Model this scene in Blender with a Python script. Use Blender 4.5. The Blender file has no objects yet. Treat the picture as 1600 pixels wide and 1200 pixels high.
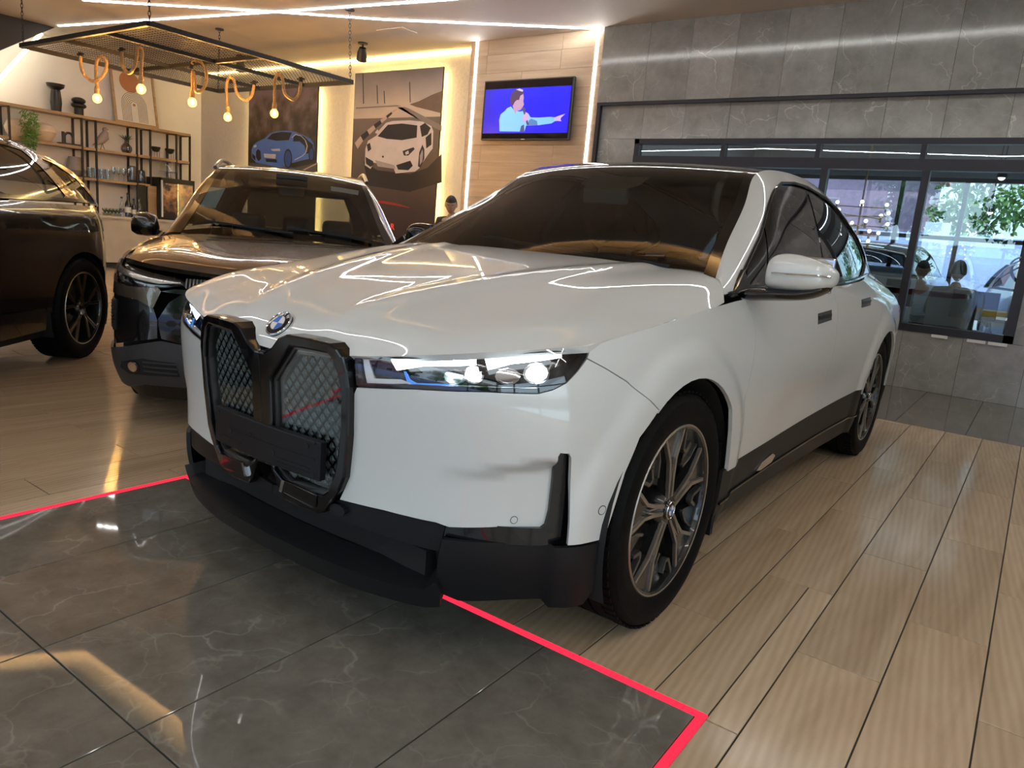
import bpy, bmesh, math, random
import numpy as np
from mathutils import Vector, Matrix
from mathutils.geometry import delaunay_2d_cdt, tessellate_polygon
random.seed(7)
scene = bpy.context.scene
COL = scene.collection
PI = math.pi
# ------------------------------------------------------------------ camera
CAM = np.array([1.7859, -2.1611, 1.2141]); YAW, PITCH, ROLL, FPX = 0.6126, 0.1999, 0.0888, 1142.9
def cam_axes():
    f = np.array([-math.sin(YAW)*math.cos(PITCH), math.cos(YAW)*math.cos(PITCH), -math.sin(PITCH)])
    r = np.array([math.cos(YAW), math.sin(YAW), 0.0]); u = np.cross(r, f)
    c, s = math.cos(ROLL), math.sin(ROLL)
    return c*r+s*u, -s*r+c*u, f
CR, CU, CF = cam_axes()
def at(x, y, ax, val):
    """point of the photograph carried to the world plane axis=val (0 x, 1 y, 2 z)"""
    d = CF + (x-800)/FPX*CR - (y-600)/FPX*CU
    return CAM + (val-CAM[ax])/d[ax]*d
def to_px(P):
    d = np.asarray(P, float)-CAM; z = d@CF
    return (800+FPX*(d@CR)/z, 600-FPX*(d@CU)/z, z)
cd = bpy.data.cameras.new('camera'); co = bpy.data.objects.new('camera', cd); COL.objects.link(co)
cd.sensor_width = 36; cd.lens = FPX/1600*36; cd.clip_start = 0.05; cd.clip_end = 300
co.matrix_world = Matrix(((CR[0], CU[0], -CF[0], CAM[0]), (CR[1], CU[1], -CF[1], CAM[1]), (CR[2], CU[2], -CF[2], CAM[2]), (0, 0, 0, 1)))
scene.camera = co
# ------------------------------------------------------------------ sky, sun, exposure
w = bpy.data.worlds.new('sky'); scene.world = w; w.use_nodes = True
bg = w.node_tree.nodes['Background']; bg.inputs[0].default_value = (0.70, 0.88, 1.0, 1); bg.inputs[1].default_value = 3.3
sl = bpy.data.lights.new('sun', 'SUN'); sl.energy = 7.0; sl.angle = 0.02; sl.color = (1, 0.95, 0.86)
so = bpy.data.objects.new('sun', sl); COL.objects.link(so); so.rotation_euler = (math.radians(24), math.radians(30), 0)
scene.view_settings.view_transform = 'Standard'; scene.view_settings.look = 'None'
scene.view_settings.exposure = 0.0; scene.view_settings.gamma = 1.0; scene.view_settings.use_curve_mapping = False
try:
    scene.cycles.max_bounces = 8; scene.cycles.transparent_max_bounces = 16
    scene.cycles.sample_clamp_indirect = 6.0; scene.cycles.caustics_reflective = False; scene.cycles.caustics_refractive = False
except Exception: pass
# ------------------------------------------------------------------ helpers
def tag(o, label=None, cat=None, group=None, kind=None):
    if label: o['label'] = label
    if cat: o['category'] = cat
    if group: o['group'] = group
    if kind: o['kind'] = kind
    return o
def empty(name, loc=(0, 0, 0), rz=0.0, label=None, cat=None, group=None):
    o = bpy.data.objects.new(name, None); COL.objects.link(o); o.location = loc; o.rotation_euler = (0, 0, rz)
    o.empty_display_size = 0.1
    return tag(o, label, cat, group)
def link(name, me, m, parent=None, loc=None, rot=None):
    o = bpy.data.objects.new(name, me); COL.objects.link(o)
    if m is not None and len(me.materials) == 0: me.materials.append(m)
    if parent is not None: o.parent = parent
    if loc is not None: o.location = loc
    if rot is not None: o.rotation_euler = rot
    return o
def copy_tree(o, parent=None, loc=None, rz=None):
    c = o.copy(); COL.objects.link(c)
    if parent is not None: c.parent = parent
    if loc is not None: c.location = loc
    if rz is not None: c.rotation_euler = (0, 0, rz)
    for ch in list(o.children): copy_tree(ch, c)
    return c
class MB:
    def __init__(s): s.v = []; s.f = []; s.mi = []; s.cur = 0
    def add(s, V, F):
        n = len(s.v); s.v += [tuple(map(float, q)) for q in V]
        for f in F: s.f.append([n+i for i in f]); s.mi.append(s.cur)
        return s
    def box(s, x0, x1, y0, y1, z0, z1, M=None):
        V = [(x, y, z) for z in (z0, z1) for y in (y0, y1) for x in (x0, x1)]
        if M is not None: V = [M @ Vector(q) for q in V]
        return s.add(V, [(0, 2, 3, 1), (4, 5, 7, 6), (0, 1, 5, 4), (2, 6, 7, 3), (0, 4, 6, 2), (1, 3, 7, 5)])
    def bar(s, a, b, w_, h_, up=(0, 0, 1)):
        a, b = Vector(a), Vector(b); d = (b-a).normalized(); u = Vector(up)
        if abs(d.dot(u)) > 0.98: u = Vector((1, 0, 0))
        x = d.cross(u).normalized(); y = x.cross(d)
        V = [p + x*i*w_/2 + y*j*h_/2 for p in (a, b) for i, j in ((-1, -1), (1, -1), (1, 1), (-1, 1))]
        return s.add(V, [(0, 1, 2, 3), (7, 6, 5, 4), (0, 4, 5, 1), (1, 5, 6, 2), (2, 6, 7, 3), (3, 7, 4, 0)])
    def tube(s, pts, r, n=8, cap=True, closed=False):
        pts = [Vector(q) for q in pts]; N = len(pts); rs = r if hasattr(r, '__len__') else [r]*N
        V = []; ref = None
        for i, q in enumerate(pts):
            if closed: d = pts[(i+1) % N]-pts[i-1]
            else: d = pts[min(i+1, N-1)]-pts[max(i-1, 0)]
            d.normalize()
            if ref is None:
                ref = Vector((0, 0, 1)) if abs(d.z) < 0.9 else Vector((1, 0, 0))
            x = d.cross(ref)
            if x.length < 1e-6: x = d.orthogonal()
            x.normalize(); y = d.cross(x); ref = -y if False else x.cross(d)
            for k in range(n):
                a = 2*PI*k/n; V.append(q + (x*math.cos(a)+y*math.sin(a))*rs[i])
        F = []
        for i in range(N if closed else N-1):
            j = (i+1) % N
            for k in range(n): F.append((i*n+k, i*n+(k+1) % n, j*n+(k+1) % n, j*n+k))
        if cap and not closed: F.append(tuple(range(n))[::-1]); F.append(tuple((N-1)*n+k for k in range(n)))
        return s.add(V, F)
    def lathe(s, prof, n=24, c=(0, 0, 0), axis='z', M=None, cap=True):
        V = []; F = []
        for (r, h) in prof:
            for k in range(n):
                a = 2*PI*k/n; x, y = r*math.cos(a), r*math.sin(a)
                q = (x, y, h) if axis == 'z' else ((h, x, y) if axis == 'x' else (y, h, x))
                q = Vector(q)
                if M is not None: q = M @ q
                V.append(q+Vector(c))
        for i in range(len(prof)-1):
            for k in range(n): F.append((i*n+k, i*n+(k+1) % n, (i+1)*n+(k+1) % n, (i+1)*n+k))
        if cap and prof[0][0] > 1e-4: F.append(tuple(range(n))[::-1])
        if cap and prof[-1][0] > 1e-4: F.append(tuple((len(prof)-1)*n+k for k in range(n)))
        return s.add(V, F)
    def sphere(s, c, r, nu=14, nv=9):
        rx, ry, rz = r if hasattr(r, '__len__') else (r, r, r)
        V = [(c[0], c[1], c[2]-rz)]; F = []
        for i in range(1, nv):
            t = PI*i/nv-PI/2
            for k in range(nu):
                a = 2*PI*k/nu; V.append((c[0]+rx*math.cos(t)*math.cos(a), c[1]+ry*math.cos(t)*math.sin(a), c[2]+rz*math.sin(t)))
        V.append((c[0], c[1], c[2]+rz))
        for k in range(nu): F.append((0, 1+(k+1) % nu, 1+k)); F.append((len(V)-1, 1+(nv-2)*nu+k, 1+(nv-2)*nu+(k+1) % nu))
        for i in range(nv-2):
            for k in range(nu): F.append((1+i*nu+k, 1+i*nu+(k+1) % nu, 1+(i+1)*nu+(k+1) % nu, 1+(i+1)*nu+k))
        return s.add(V, F)
    def prism(s, poly, fn0, fn1):
        """poly: 2d outline; fn0/fn1 map (a,b) -> 3d for back and front"""
        n = len(poly); V = [fn0(*q) for q in poly]+[fn1(*q) for q in poly]
        tri = tessellate_polygon([[Vector((q[0], q[1], 0)) for q in poly]])
        F = [tuple(n+i for i in t) for t in tri]+[tuple(t)[::-1] for t in tri]
        F += [(i, (i+1) % n, n+(i+1) % n, n+i) for i in range(n)]
        return s.add(V, F)
    def build(s, name, m, parent=None, smooth=False, loc=None, rot=None, bevel=0.0, angle=35, seg=2):
        me = bpy.data.meshes.new(name); me.from_pydata(s.v, [], s.f)
        bm = bmesh.new(); bm.from_mesh(me); bmesh.ops.recalc_face_normals(bm, faces=bm.faces); bm.to_mesh(me); bm.free()
        ms = m if isinstance(m, (list, tuple)) else [m]
        for q in ms: me.materials.append(q)
        if len(ms) > 1: me.polygons.foreach_set('material_index', s.mi)
        if smooth:
            me.polygons.foreach_set('use_smooth', [True]*len(me.polygons))
            if angle < 180: me.set_sharp_from_angle(angle=math.radians(angle))
        me.update()
        o = link(name, me, None, parent, loc, rot)
        if bevel > 0:
            b = o.modifiers.new('bevel', 'BEVEL'); b.width = bevel; b.segments = seg; b.limit_method = 'ANGLE'; b.angle_limit = math.radians(40)
        return o
def text_mesh(txt, size, mat_, name, parent=None, M=None, depth=0.002, bold=0.0, sx=1.0):
    cu = bpy.data.curves.new(name, 'FONT'); cu.body = txt; cu.size = size; cu.extrude = depth; cu.align_x = 'CENTER'; cu.align_y = 'CENTER'; cu.offset = bold; cu.resolution_u = 3
    t = bpy.data.objects.new(name, cu); COL.objects.link(t)
    dg = bpy.context.evaluated_depsgraph_get(); me = bpy.data.meshes.new_from_object(t.evaluated_get(dg))
    bpy.data.objects.remove(t); bpy.data.curves.remove(cu)
    me.transform(Matrix.Diagonal((sx, 1, 1, 1)))
    if M is not None: me.transform(M)
    me.materials.clear(); me.materials.append(mat_)
    return link(name, me, None, parent)
# ------------------------------------------------------------------ materials
def nm(name):
    m = bpy.data.materials.new(name); m.use_nodes = True; nt = m.node_tree
    return m, nt, nt.nodes['Principled BSDF']
def N(nt, t, **kw):
    n = nt.nodes.new(t)
    for k, v in kw.items():
        if k.startswith('i_'): n.inputs[int(k[2:])].default_value = v
        else: setattr(n, k, v)
    return n
def mat(name, col, rough=0.5, metal=0.0, coat=0.0, coat_r=0.03, emit=None, es=0.0, var=0.0, vs=8.0, bump=0.0, bs=40.0, spec=0.5, stretch=None, ior=None):
    m, nt, b = nm(name); L = nt.links
    b.inputs['Base Color'].default_value = (*col, 1); b.inputs['Roughness'].default_value = rough; b.inputs['Metallic'].default_value = metal
    b.inputs['Coat Weight'].default_value = coat; b.inputs['Coat IOR'].default_value = 1.6; b.inputs['Coat Roughness'].default_value = coat_r; b.inputs['Specular IOR Level'].default_value = spec
    if ior: b.inputs['IOR'].default_value = ior
    if emit: b.inputs['Emission Color'].default_value = (*emit, 1); b.inputs['Emission Strength'].default_value = es
    if var > 0 or bump > 0:
        tc = N(nt, 'ShaderNodeTexCoord'); mp = N(nt, 'ShaderNodeMapping'); L.new(tc.outputs['Object'], mp.inputs[0])
        if stretch: mp.inputs['Scale'].default_value = stretch
    if var > 0:
        no = N(nt, 'ShaderNodeTexNoise'); no.inputs['Scale'].default_value = vs; no.inputs['Detail'].default_value = 5; L.new(mp.outputs[0], no.inputs[0])
        rp = N(nt, 'ShaderNodeValToRGB'); rp.color_ramp.elements[0].position = 0.3; rp.color_ramp.elements[1].position = 0.7
        rp.color_ramp.elements[0].color = (*[max(0, c*(1-var)) for c in col], 1); rp.color_ramp.elements[1].color = (*[min(1, c*(1+var)) for c in col], 1)
        L.new(no.outputs[0], rp.inputs[0]); L.new(rp.outputs[0], b.inputs['Base Color'])
    if bump > 0:
        n2 = N(nt, 'ShaderNodeTexNoise'); n2.inputs['Scale'].default_value = bs; n2.inputs['Detail'].default_value = 4; L.new(mp.outputs[0], n2.inputs[0])
        bp = N(nt, 'ShaderNodeBump'); bp.inputs['Strength'].default_value = bump; bp.inputs['Distance'].default_value = 0.02
        L.new(n2.outputs[0], bp.inputs['Height']); L.new(bp.outputs[0], b.inputs['Normal'])
    return m
def emis(name, col, s):
    m = bpy.data.materials.new(name); m.use_nodes = True; nt = m.node_tree; nt.nodes.clear()
    e = N(nt, 'ShaderNodeEmission'); e.inputs[0].default_value = (*col, 1); e.inputs[1].default_value = s
    o = N(nt, 'ShaderNodeOutputMaterial'); nt.links.new(e.outputs[0], o.inputs[0]); return m
def wood(name, c0, c1, c2, rough=0.35, grain=(14, 1.2, 14), rand=0.12, spec=0.5, bump=0.05):
    m, nt, b = nm(name); L = nt.links
    tc = N(nt, 'ShaderNodeTexCoord'); oi = N(nt, 'ShaderNodeObjectInfo')
    sc = N(nt, 'ShaderNodeVectorMath', operation='MULTIPLY'); sc.inputs[1].default_value = grain; L.new(tc.outputs['Object'], sc.inputs[0])
    cb = N(nt, 'ShaderNodeCombineXYZ'); mu = N(nt, 'ShaderNodeMath', operation='MULTIPLY'); mu.inputs[1].default_value = 57.0
    L.new(oi.outputs['Random'], mu.inputs[0])
    for i in range(3): L.new(mu.outputs[0], cb.inputs[i])
    ad = N(nt, 'ShaderNodeVectorMath', operation='ADD'); L.new(sc.outputs[0], ad.inputs[0]); L.new(cb.outputs[0], ad.inputs[1])
    no = N(nt, 'ShaderNodeTexNoise'); no.inputs['Scale'].default_value = 1.0; no.inputs['Detail'].default_value = 6; no.inputs['Roughness'].default_value = 0.6; no.inputs['Distortion'].default_value = 0.6
    L.new(ad.outputs[0], no.inputs[0])
    wv = N(nt, 'ShaderNodeTexWave'); wv.wave_type = 'BANDS'; wv.bands_direction = 'DIAGONAL'; wv.inputs['Scale'].default_value = 2.6; wv.inputs['Distortion'].default_value = 5; wv.inputs['Detail'].default_value = 3; wv.inputs['Detail Scale'].default_value = 0.35
    L.new(ad.outputs[0], wv.inputs[0])
    mx = N(nt, 'ShaderNodeMath', operation='MULTIPLY_ADD'); mx.inputs[1].default_value = 0.13; L.new(wv.outputs['Fac'], mx.inputs[0])
    m2 = N(nt, 'ShaderNodeMath', operation='MULTIPLY'); m2.inputs[1].default_value = 0.87; L.new(no.outputs[0], m2.inputs[0]); L.new(m2.outputs[0], mx.inputs[2])
    rp = N(nt, 'ShaderNodeValToRGB'); e = rp.color_ramp.elements; e[0].position = 0.25; e[0].color = (*c0, 1); e[1].position = 0.75; e[1].color = (*c2, 1)
    k = e.new(0.5); k.color = (*c1, 1); L.new(mx.outputs[0], rp.inputs[0])
    hs = N(nt, 'ShaderNodeHueSaturation'); L.new(rp.outputs[0], hs.inputs['Color'])
    mr = N(nt, 'ShaderNodeMapRange'); mr.inputs[3].default_value = 1-rand; mr.inputs[4].default_value = 1+rand; L.new(oi.outputs['Random'], mr.inputs[0]); L.new(mr.outputs[0], hs.inputs['Value'])
    L.new(hs.outputs[0], b.inputs['Base Color']); b.inputs['Roughness'].default_value = rough; b.inputs['Specular IOR Level'].default_value = spec
    if bump:
        bp = N(nt, 'ShaderNodeBump'); bp.inputs['Strength'].default_value = bump; bp.inputs['Distance'].default_value = 0.01; L.new(mx.outputs[0], bp.inputs['Height']); L.new(bp.outputs[0], b.inputs['Normal'])
    return m
def stone(name, c0, c1, vein, rough=0.1, scale=2.0, rand=0.10, veins=0.55, spec=0.5):
    m, nt, b = nm(name); L = nt.links
    tc = N(nt, 'ShaderNodeTexCoord'); oi = N(nt, 'ShaderNodeObjectInfo')
    cb = N(nt, 'ShaderNodeCombineXYZ'); mu = N(nt, 'ShaderNodeMath', operation='MULTIPLY'); mu.inputs[1].default_value = 43.0; L.new(oi.outputs['Random'], mu.inputs[0])
    for i in range(3): L.new(mu.outputs[0], cb.inputs[i])
    ad = N(nt, 'ShaderNodeVectorMath', operation='ADD'); L.new(tc.outputs['Object'], ad.inputs[0]); L.new(cb.outputs[0], ad.inputs[1])
    no = N(nt, 'ShaderNodeTexNoise'); no.inputs['Scale'].default_value = scale*2.2; no.inputs['Detail'].default_value = 9; no.inputs['Roughness'].default_value = 0.68; L.new(ad.outputs[0], no.inputs[0])
    rp = N(nt, 'ShaderNodeValToRGB'); e = rp.color_ramp.elements; e[0].position = 0.3; e[0].color = (*c0, 1); e[1].position = 0.72; e[1].color = (*c1, 1); L.new(no.outputs[0], rp.inputs[0])
    dn = N(nt, 'ShaderNodeTexNoise'); dn.inputs['Scale'].default_value = scale*1.4; dn.inputs['Detail'].default_value = 4; L.new(ad.outputs[0], dn.inputs[0])
    sm = N(nt, 'ShaderNodeVectorMath', operation='SCALE'); sm.inputs['Scale'].default_value = 0.55/scale*1.6; L.new(dn.outputs['Color'], sm.inputs[0])
    a2 = N(nt, 'ShaderNodeVectorMath', operation='ADD'); L.new(ad.outputs[0], a2.inputs[0]); L.new(sm.outputs[0], a2.inputs[1])
    col = rp.outputs[0]
    for q, (vs, wd, k) in enumerate(((scale*0.75, 0.006, 1.0), (scale*1.9, 0.010, 0.45))):
        vo = N(nt, 'ShaderNodeTexVoronoi'); vo.feature = 'DISTANCE_TO_EDGE'; vo.inputs['Scale'].default_value = vs; L.new(a2.outputs[0], vo.inputs[0])
        mr = N(nt, 'ShaderNodeMapRange'); mr.inputs[1].default_value = 0.0; mr.inputs[2].default_value = wd*scale*0.8; mr.inputs[3].default_value = 1; mr.inputs[4].default_value = 0; L.new(vo.outputs['Distance'], mr.inputs[0])
        ms = N(nt, 'ShaderNodeTexNoise'); ms.inputs['Scale'].default_value = scale*1.1+q; L.new(ad.outputs[0], ms.inputs[0])
        m3 = N(nt, 'ShaderNodeMapRange'); m3.inputs[1].default_value = 0.46; m3.inputs[2].default_value = 0.66; L.new(ms.outputs[0], m3.inputs[0])
        m4 = N(nt, 'ShaderNodeMath', operation='MULTIPLY'); L.new(mr.outputs[0], m4.inputs[0]); L.new(m3.outputs[0], m4.inputs[1])
        m5 = N(nt, 'ShaderNodeMath', operation='MULTIPLY'); m5.inputs[1].default_value = veins*k; L.new(m4.outputs[0], m5.inputs[0])
        mx = N(nt, 'ShaderNodeMix'); mx.data_type = 'RGBA'; L.new(m5.outputs[0], mx.inputs[0]); L.new(col, mx.inputs[6]); mx.inputs[7].default_value = (*vein, 1); col = mx.outputs[2]
    hs = N(nt, 'ShaderNodeHueSaturation'); L.new(col, hs.inputs['Color'])
    mr = N(nt, 'ShaderNodeMapRange'); mr.inputs[3].default_value = 1-rand; mr.inputs[4].default_value = 1+rand; L.new(oi.outputs['Random'], mr.inputs[0]); L.new(mr.outputs[0], hs.inputs['Value'])
    L.new(hs.outputs[0], b.inputs['Base Color']); b.inputs['Roughness'].default_value = rough; b.inputs['Specular IOR Level'].default_value = spec
    return m
def glass(name, tint, refl=0.04, rough=0.0, gloss=(1, 1, 1)):
    """thin pane: tinted see-through plus Fresnel mirror"""
    m = bpy.data.materials.new(name); m.use_nodes = True; nt = m.node_tree; nt.nodes.clear(); L = nt.links
    tr = N(nt, 'ShaderNodeBsdfTransparent'); tr.inputs[0].default_value = (*tint, 1)
    gl = N(nt, 'ShaderNodeBsdfGlossy'); gl.inputs['Roughness'].default_value = rough; gl.inputs[0].default_value = (*gloss, 1)
    ge = N(nt, 'ShaderNodeNewGeometry'); dt = N(nt, 'ShaderNodeVectorMath', operation='DOT_PRODUCT'); L.new(ge.outputs['Normal'], dt.inputs[0]); L.new(ge.outputs['Incoming'], dt.inputs[1])
    ab = N(nt, 'ShaderNodeMath', operation='ABSOLUTE'); L.new(dt.outputs['Value'], ab.inputs[0]); om = N(nt, 'ShaderNodeMath', operation='SUBTRACT'); om.use_clamp = True; om.inputs[0].default_value = 1.0; L.new(ab.outputs[0], om.inputs[1])
    pw = N(nt, 'ShaderNodeMath', operation='POWER'); pw.inputs[1].default_value = 5.0; L.new(om.outputs[0], pw.inputs[0])
    ma = N(nt, 'ShaderNodeMath', operation='MULTIPLY_ADD'); ma.use_clamp = True; ma.inputs[1].default_value = 0.95; ma.inputs[2].default_value = 0.04+refl; L.new(pw.outputs[0], ma.inputs[0])
    mx = N(nt, 'ShaderNodeMixShader'); L.new(ma.outputs[0], mx.inputs[0]); L.new(tr.outputs[0], mx.inputs[1]); L.new(gl.outputs[0], mx.inputs[2])
    o = N(nt, 'ShaderNodeOutputMaterial'); L.new(mx.outputs[0], o.inputs[0]); return m
M = {}
M['ceiling'] = mat('ceiling_paint', (0.62, 0.56, 0.51), 0.7, var=0.03, vs=2)
M['wall'] = mat('wall_paint', (0.80, 0.78, 0.78), 0.6, var=0.02, vs=3)
M['plaster'] = mat('ridged_plaster', (0.66, 0.60, 0.52), 0.8, var=0.06, vs=30, bump=0.9, bs=30, stretch=(3.0, 3.0, 0.5))
M['darkpanel'] = mat('dark_soffit_paint', (0.018, 0.016, 0.016), 0.6, var=0.05)
M['plank'] = wood('wood_tile_floor', (0.375, 0.258, 0.155), (0.470, 0.340, 0.218), (0.560, 0.425, 0.288), 0.15, (9, 0.9, 9), 0.08)
M['panelwood'] = wood('oak_panelling', (0.36, 0.25, 0.155), (0.45, 0.325, 0.215), (0.54, 0.40, 0.27), 0.45, (1.0, 14, 16), 0.06)
M['shelfwood'] = wood('oak_shelf', (0.27, 0.17, 0.09), (0.38, 0.25, 0.14), (0.48, 0.33, 0.2), 0.45, (12, 1.2, 12), 0.05)
M['greytile'] = stone('grey_marble_floor', (0.11, 0.099, 0.082), (0.185, 0.168, 0.142), (0.46, 0.42, 0.37), 0.035, 3.4, 0.05, 0.30)
M['walltile'] = stone('grey_marble_wall', (0.225, 0.222, 0.212), (0.345, 0.340, 0.325), (0.68, 0.66, 0.62), 0.12, 2.0, 0.10, 0.65)
M['grout'] = mat('dark_grout', (0.02, 0.018, 0.015), 0.8, var=0.1)
M['led'] = emis('led_white', (1.0, 0.985, 0.95), 36)
M['ledw'] = emis('led_warm', (1.0, 0.74, 0.30), 26)
M['covestrip'] = emis('led_cove', (1.0, 0.74, 0.36), 320)
M['shelfled'] = emis('led_shelf', (0.95, 0.96, 1.0), 9)
M['posterled'] = emis('led_poster', (1.0, 0.72, 0.25), 42)
M['ledcool'] = emis('led_stair', (1.0, 0.93, 0.66), 11)
M['redled'] = emis('led_red', (1.0, 0.025, 0.06), 1.5)
M['alu'] = mat('dark_aluminium', (0.035, 0.033, 0.038), 0.35, 0.5, var=0.05)
M['winglass'] = glass('tinted_pane', (0.74, 0.84, 0.88), 0.05, 0.0, (0.92, 0.97, 1.0))
M['blackiron'] = mat('black_iron', (0.022, 0.020, 0.018), 0.5, 0.3, var=0.15)
M['black'] = mat('black_plastic', (0.012, 0.012, 0.013), 0.4, var=0.05)
M['white'] = mat('white_plastic', (0.75, 0.75, 0.74), 0.4, var=0.02)
M['rope'] = mat('jute_rope', (0.50, 0.31, 0.14), 0.9, var=0.25, vs=60, bump=0.6, bs=120)
M['bulb'] = emis('bulb_glow', (1.0, 0.60, 0.16), 9)
M['filament'] = emis('bulb_filament', (1.0, 0.58, 0.20), 2300)
M['bulbcap'] = mat('brass_cap', (0.6, 0.42, 0.18), 0.3, 1.0)
M['ceramic_black'] = mat('black_ceramic', (0.015, 0.014, 0.014), 0.35, var=0.1)
M['ceramic_cream'] = mat('cream_ceramic', (0.66, 0.53, 0.40), 0.6, var=0.08, vs=10)
M['grey_ceramic'] = mat('grey_ceramic', (0.22, 0.20, 0.19), 0.5, var=0.06)
M['mauve'] = mat('mauve_resin', (0.34, 0.27, 0.27), 0.4, var=0.05)
M['leaf'] = mat('green_leaf', (0.10, 0.22, 0.035), 0.55, var=0.4, vs=25)
M['leafd'] = mat('dark_leaf', (0.035, 0.09, 0.03), 0.5, var=0.4, vs=25)
M['clear'] = glass('clear_glassware', (0.93, 0.95, 0.95), 0.10)
M['smoke'] = glass('smoked_glassware', (0.55, 0.5, 0.47), 0.10)
M['amber'] = glass('dark_bottle_glass', (0.10, 0.06, 0.03), 0.06)
# ================================================================== the room
H = 3.87; YW = 6.45; YB = 6.78; XL = -12.9; XR = 5.5; YF = -7.2
def struct(name, mb, m, parent=None, **k):
    o = mb.build(name, m, parent, **k)
    if parent is None: o['kind'] = 'structure'
    return o
floor = struct('floor', MB().box(XL-0.2, XR+0.2, YF, 15.3, -0.12, -0.004), M['grout'])
# wood-look tiles 0.25 x 1.05 in staggered rows, grey tiles 0.5 x 1.0
PX0, PX1, PY1 = -1.252, 1.268, -0.374
def tile_mesh(name, sx, sy, h=0.012, c=0.0012):
    x, y = sx/2, sy/2
    V = [(-x, -y, -h), (x, -y, -h), (x, y, -h), (-x, y, -h), (-x, -y, -c), (x, -y, -c), (x, y, -c), (-x, y, -c), (-x+c, -y+c, 0), (x-c, -y+c, 0), (x-c, y-c, 0), (-x+c, y-c, 0)]
    F = [(0, 3, 2, 1), (8, 9, 10, 11)]+[(i, (i+1) % 4, 4+(i+1) % 4, 4+i) for i in range(4)]+[(4+i, 4+(i+1) % 4, 8+(i+1) % 4, 8+i) for i in range(4)]
    me = bpy.data.meshes.new(name); me.from_pydata(V, [], F); return me
rects = []
for k in range(-56, 17):
    x0 = 1.110+0.2485*k; x1 = x0+0.2485
    if x1 < XL or x0 > XR: continue
    ph = 0.66 if k % 2 == 0 else 0.148
    for j in range(-9, 5):
        y0 = ph+1.055*j; y1 = y0+1.055
        y0, y1 = max(y0, -7.0), min(y1, 4.425)
        if y1-y0 < 0.03: continue
        a0, a1 = x0, x1
        if y0 < PY1:  # around the grey inlay
            if a0 >= PX0-0.001 and a1 <= PX1+0.03:
                y0 = PY1
                if y1-y0 < 0.03: continue
            elif a0 < PX0 < a1: 
                if y1 > PY1+0.05:
                    rects.append(('w', PX0, a1, PY1, y1))
                a1 = PX0
            elif a0 < PX1 < a1:
                if y1 > PY1+0.05: rects.append(('w', a0, PX1, PY1, y1))
                a0 = PX1
        if a1-a0 < 0.02: continue
        rects.append(('w', a0, a1, y0, y1))
for i in range(-1, 6):
    for j in range(0, 8):
        x0, x1 = max(PX0+0.026, -1.244+0.5*i), min(PX1-0.026, -0.744+0.5*i)
        y1 = (PY1-0.026) if j == 0 else -1.39-1.0*(j-1); y0 = -1.39-1.0*j
        if x1-x0 > 0.02 and y0 > -7.5: rects.append(('g', x0, x1, y0, y1))
for i in range(-27, 10):
    for j, (y0, y1) in enumerate(((4.43, 5.44), (5.44, YW))):
        rects.append(('g', -0.01+0.5*i, 0.49+0.5*i, y0, y1))
def seen(r):
    _, a, b, c, d = r; out = 1e9
    for q in ((a, c), (b, c), (a, d), (b, d), ((a+b)/2, (c+d)/2)):
        x, y, z = to_px((q[0], q[1], 0))
        if z > 0.2 and -40 < x < 1640 and 350 < y < 1260: out = min(out, z)
    return out
cache = {}
for typ, mt, nm_ in (('w', 'plank', 'plank'), ('g', 'greytile', 'tile')):
    rs = sorted([r for r in rects if r[0] == typ], key=seen); rest = MB()
    for k, r in enumerate(rs):
        _, a, b, c, d = r; g = 0.0045
        if k < (290 if typ == 'w' else 200) and seen(r) < 1e8:
            key = (typ, round(b-a, 3), round(d-c, 3))
            if key not in cache:
                cache[key] = tile_mesh(nm_, b-a-g, d-c-g); cache[key].materials.append(M[mt])
            link(nm_, cache[key], None, floor, ((a+b)/2, (c+d)/2, 0))
        else: rest.box(a+g/2, b-g/2, c+g/2, d-g/2, -0.012, -0.0002)
    o = rest.build(nm_+'_field', M[mt], floor); o['kind'] = 'stuff'
# red glowing inlay around the grey bay
red = MB(); s_ = 0.024
red.box(PX0, PX1, PY1-s_, PY1-0.001, -0.012, 0.001).box(PX0, PX0+s_, -7.0, PY1-s_, -0.012, 0.001).box(PX1-s_, PX1, -7.0, PY1-s_, -0.012, 0.001)
tag(red.build('floor_light_strip', M['redled']), 'red glowing light strip set in the floor around the grey tiled bay', 'light strip')
# ceiling
ceil = struct('ceiling', MB().box(XL-0.2, XR+0.2, YF, 15.3, H, H+0.15), M['ceiling'])
tag(MB().box(at(600, 45, 2, H)[0]-0.15, at(600, 45, 2, H)[0]+0.35, at(600, 45, 2, H)[1], at(600, 45, 2, H)[1]+0.3, H-0.012, H).build('ceiling_vent', M['ceiling']), 'square flush vent panel in the ceiling beside the chain plate', 'vent')
struct('wall_left', MB().box(XL-0.15, XL, YF, YW+0.6, 0, H), M['wall'])
wr = struct('wall_right', MB().box(XR, XR+0.15, -0.6, YW+0.6, 0, H).box(XR, XR+0.15, YF, -0.6, 3.0, H), M['walltile'])
for y in (YF+0.05, -4.9, -2.75, -0.65): MB().box(XR, XR+0.12, y-0.05, y+0.05, 0, 3.0).build('post', M['alu'], wr)
MB().box(XR+0.02, XR+0.1, YF, -0.6, 2.35, 2.43).build('rail', M['alu'], wr)
struct('wall_back_plaster', MB().box(XL, -5.42, YB, YB+0.12, 0, H), M['plaster'])
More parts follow.
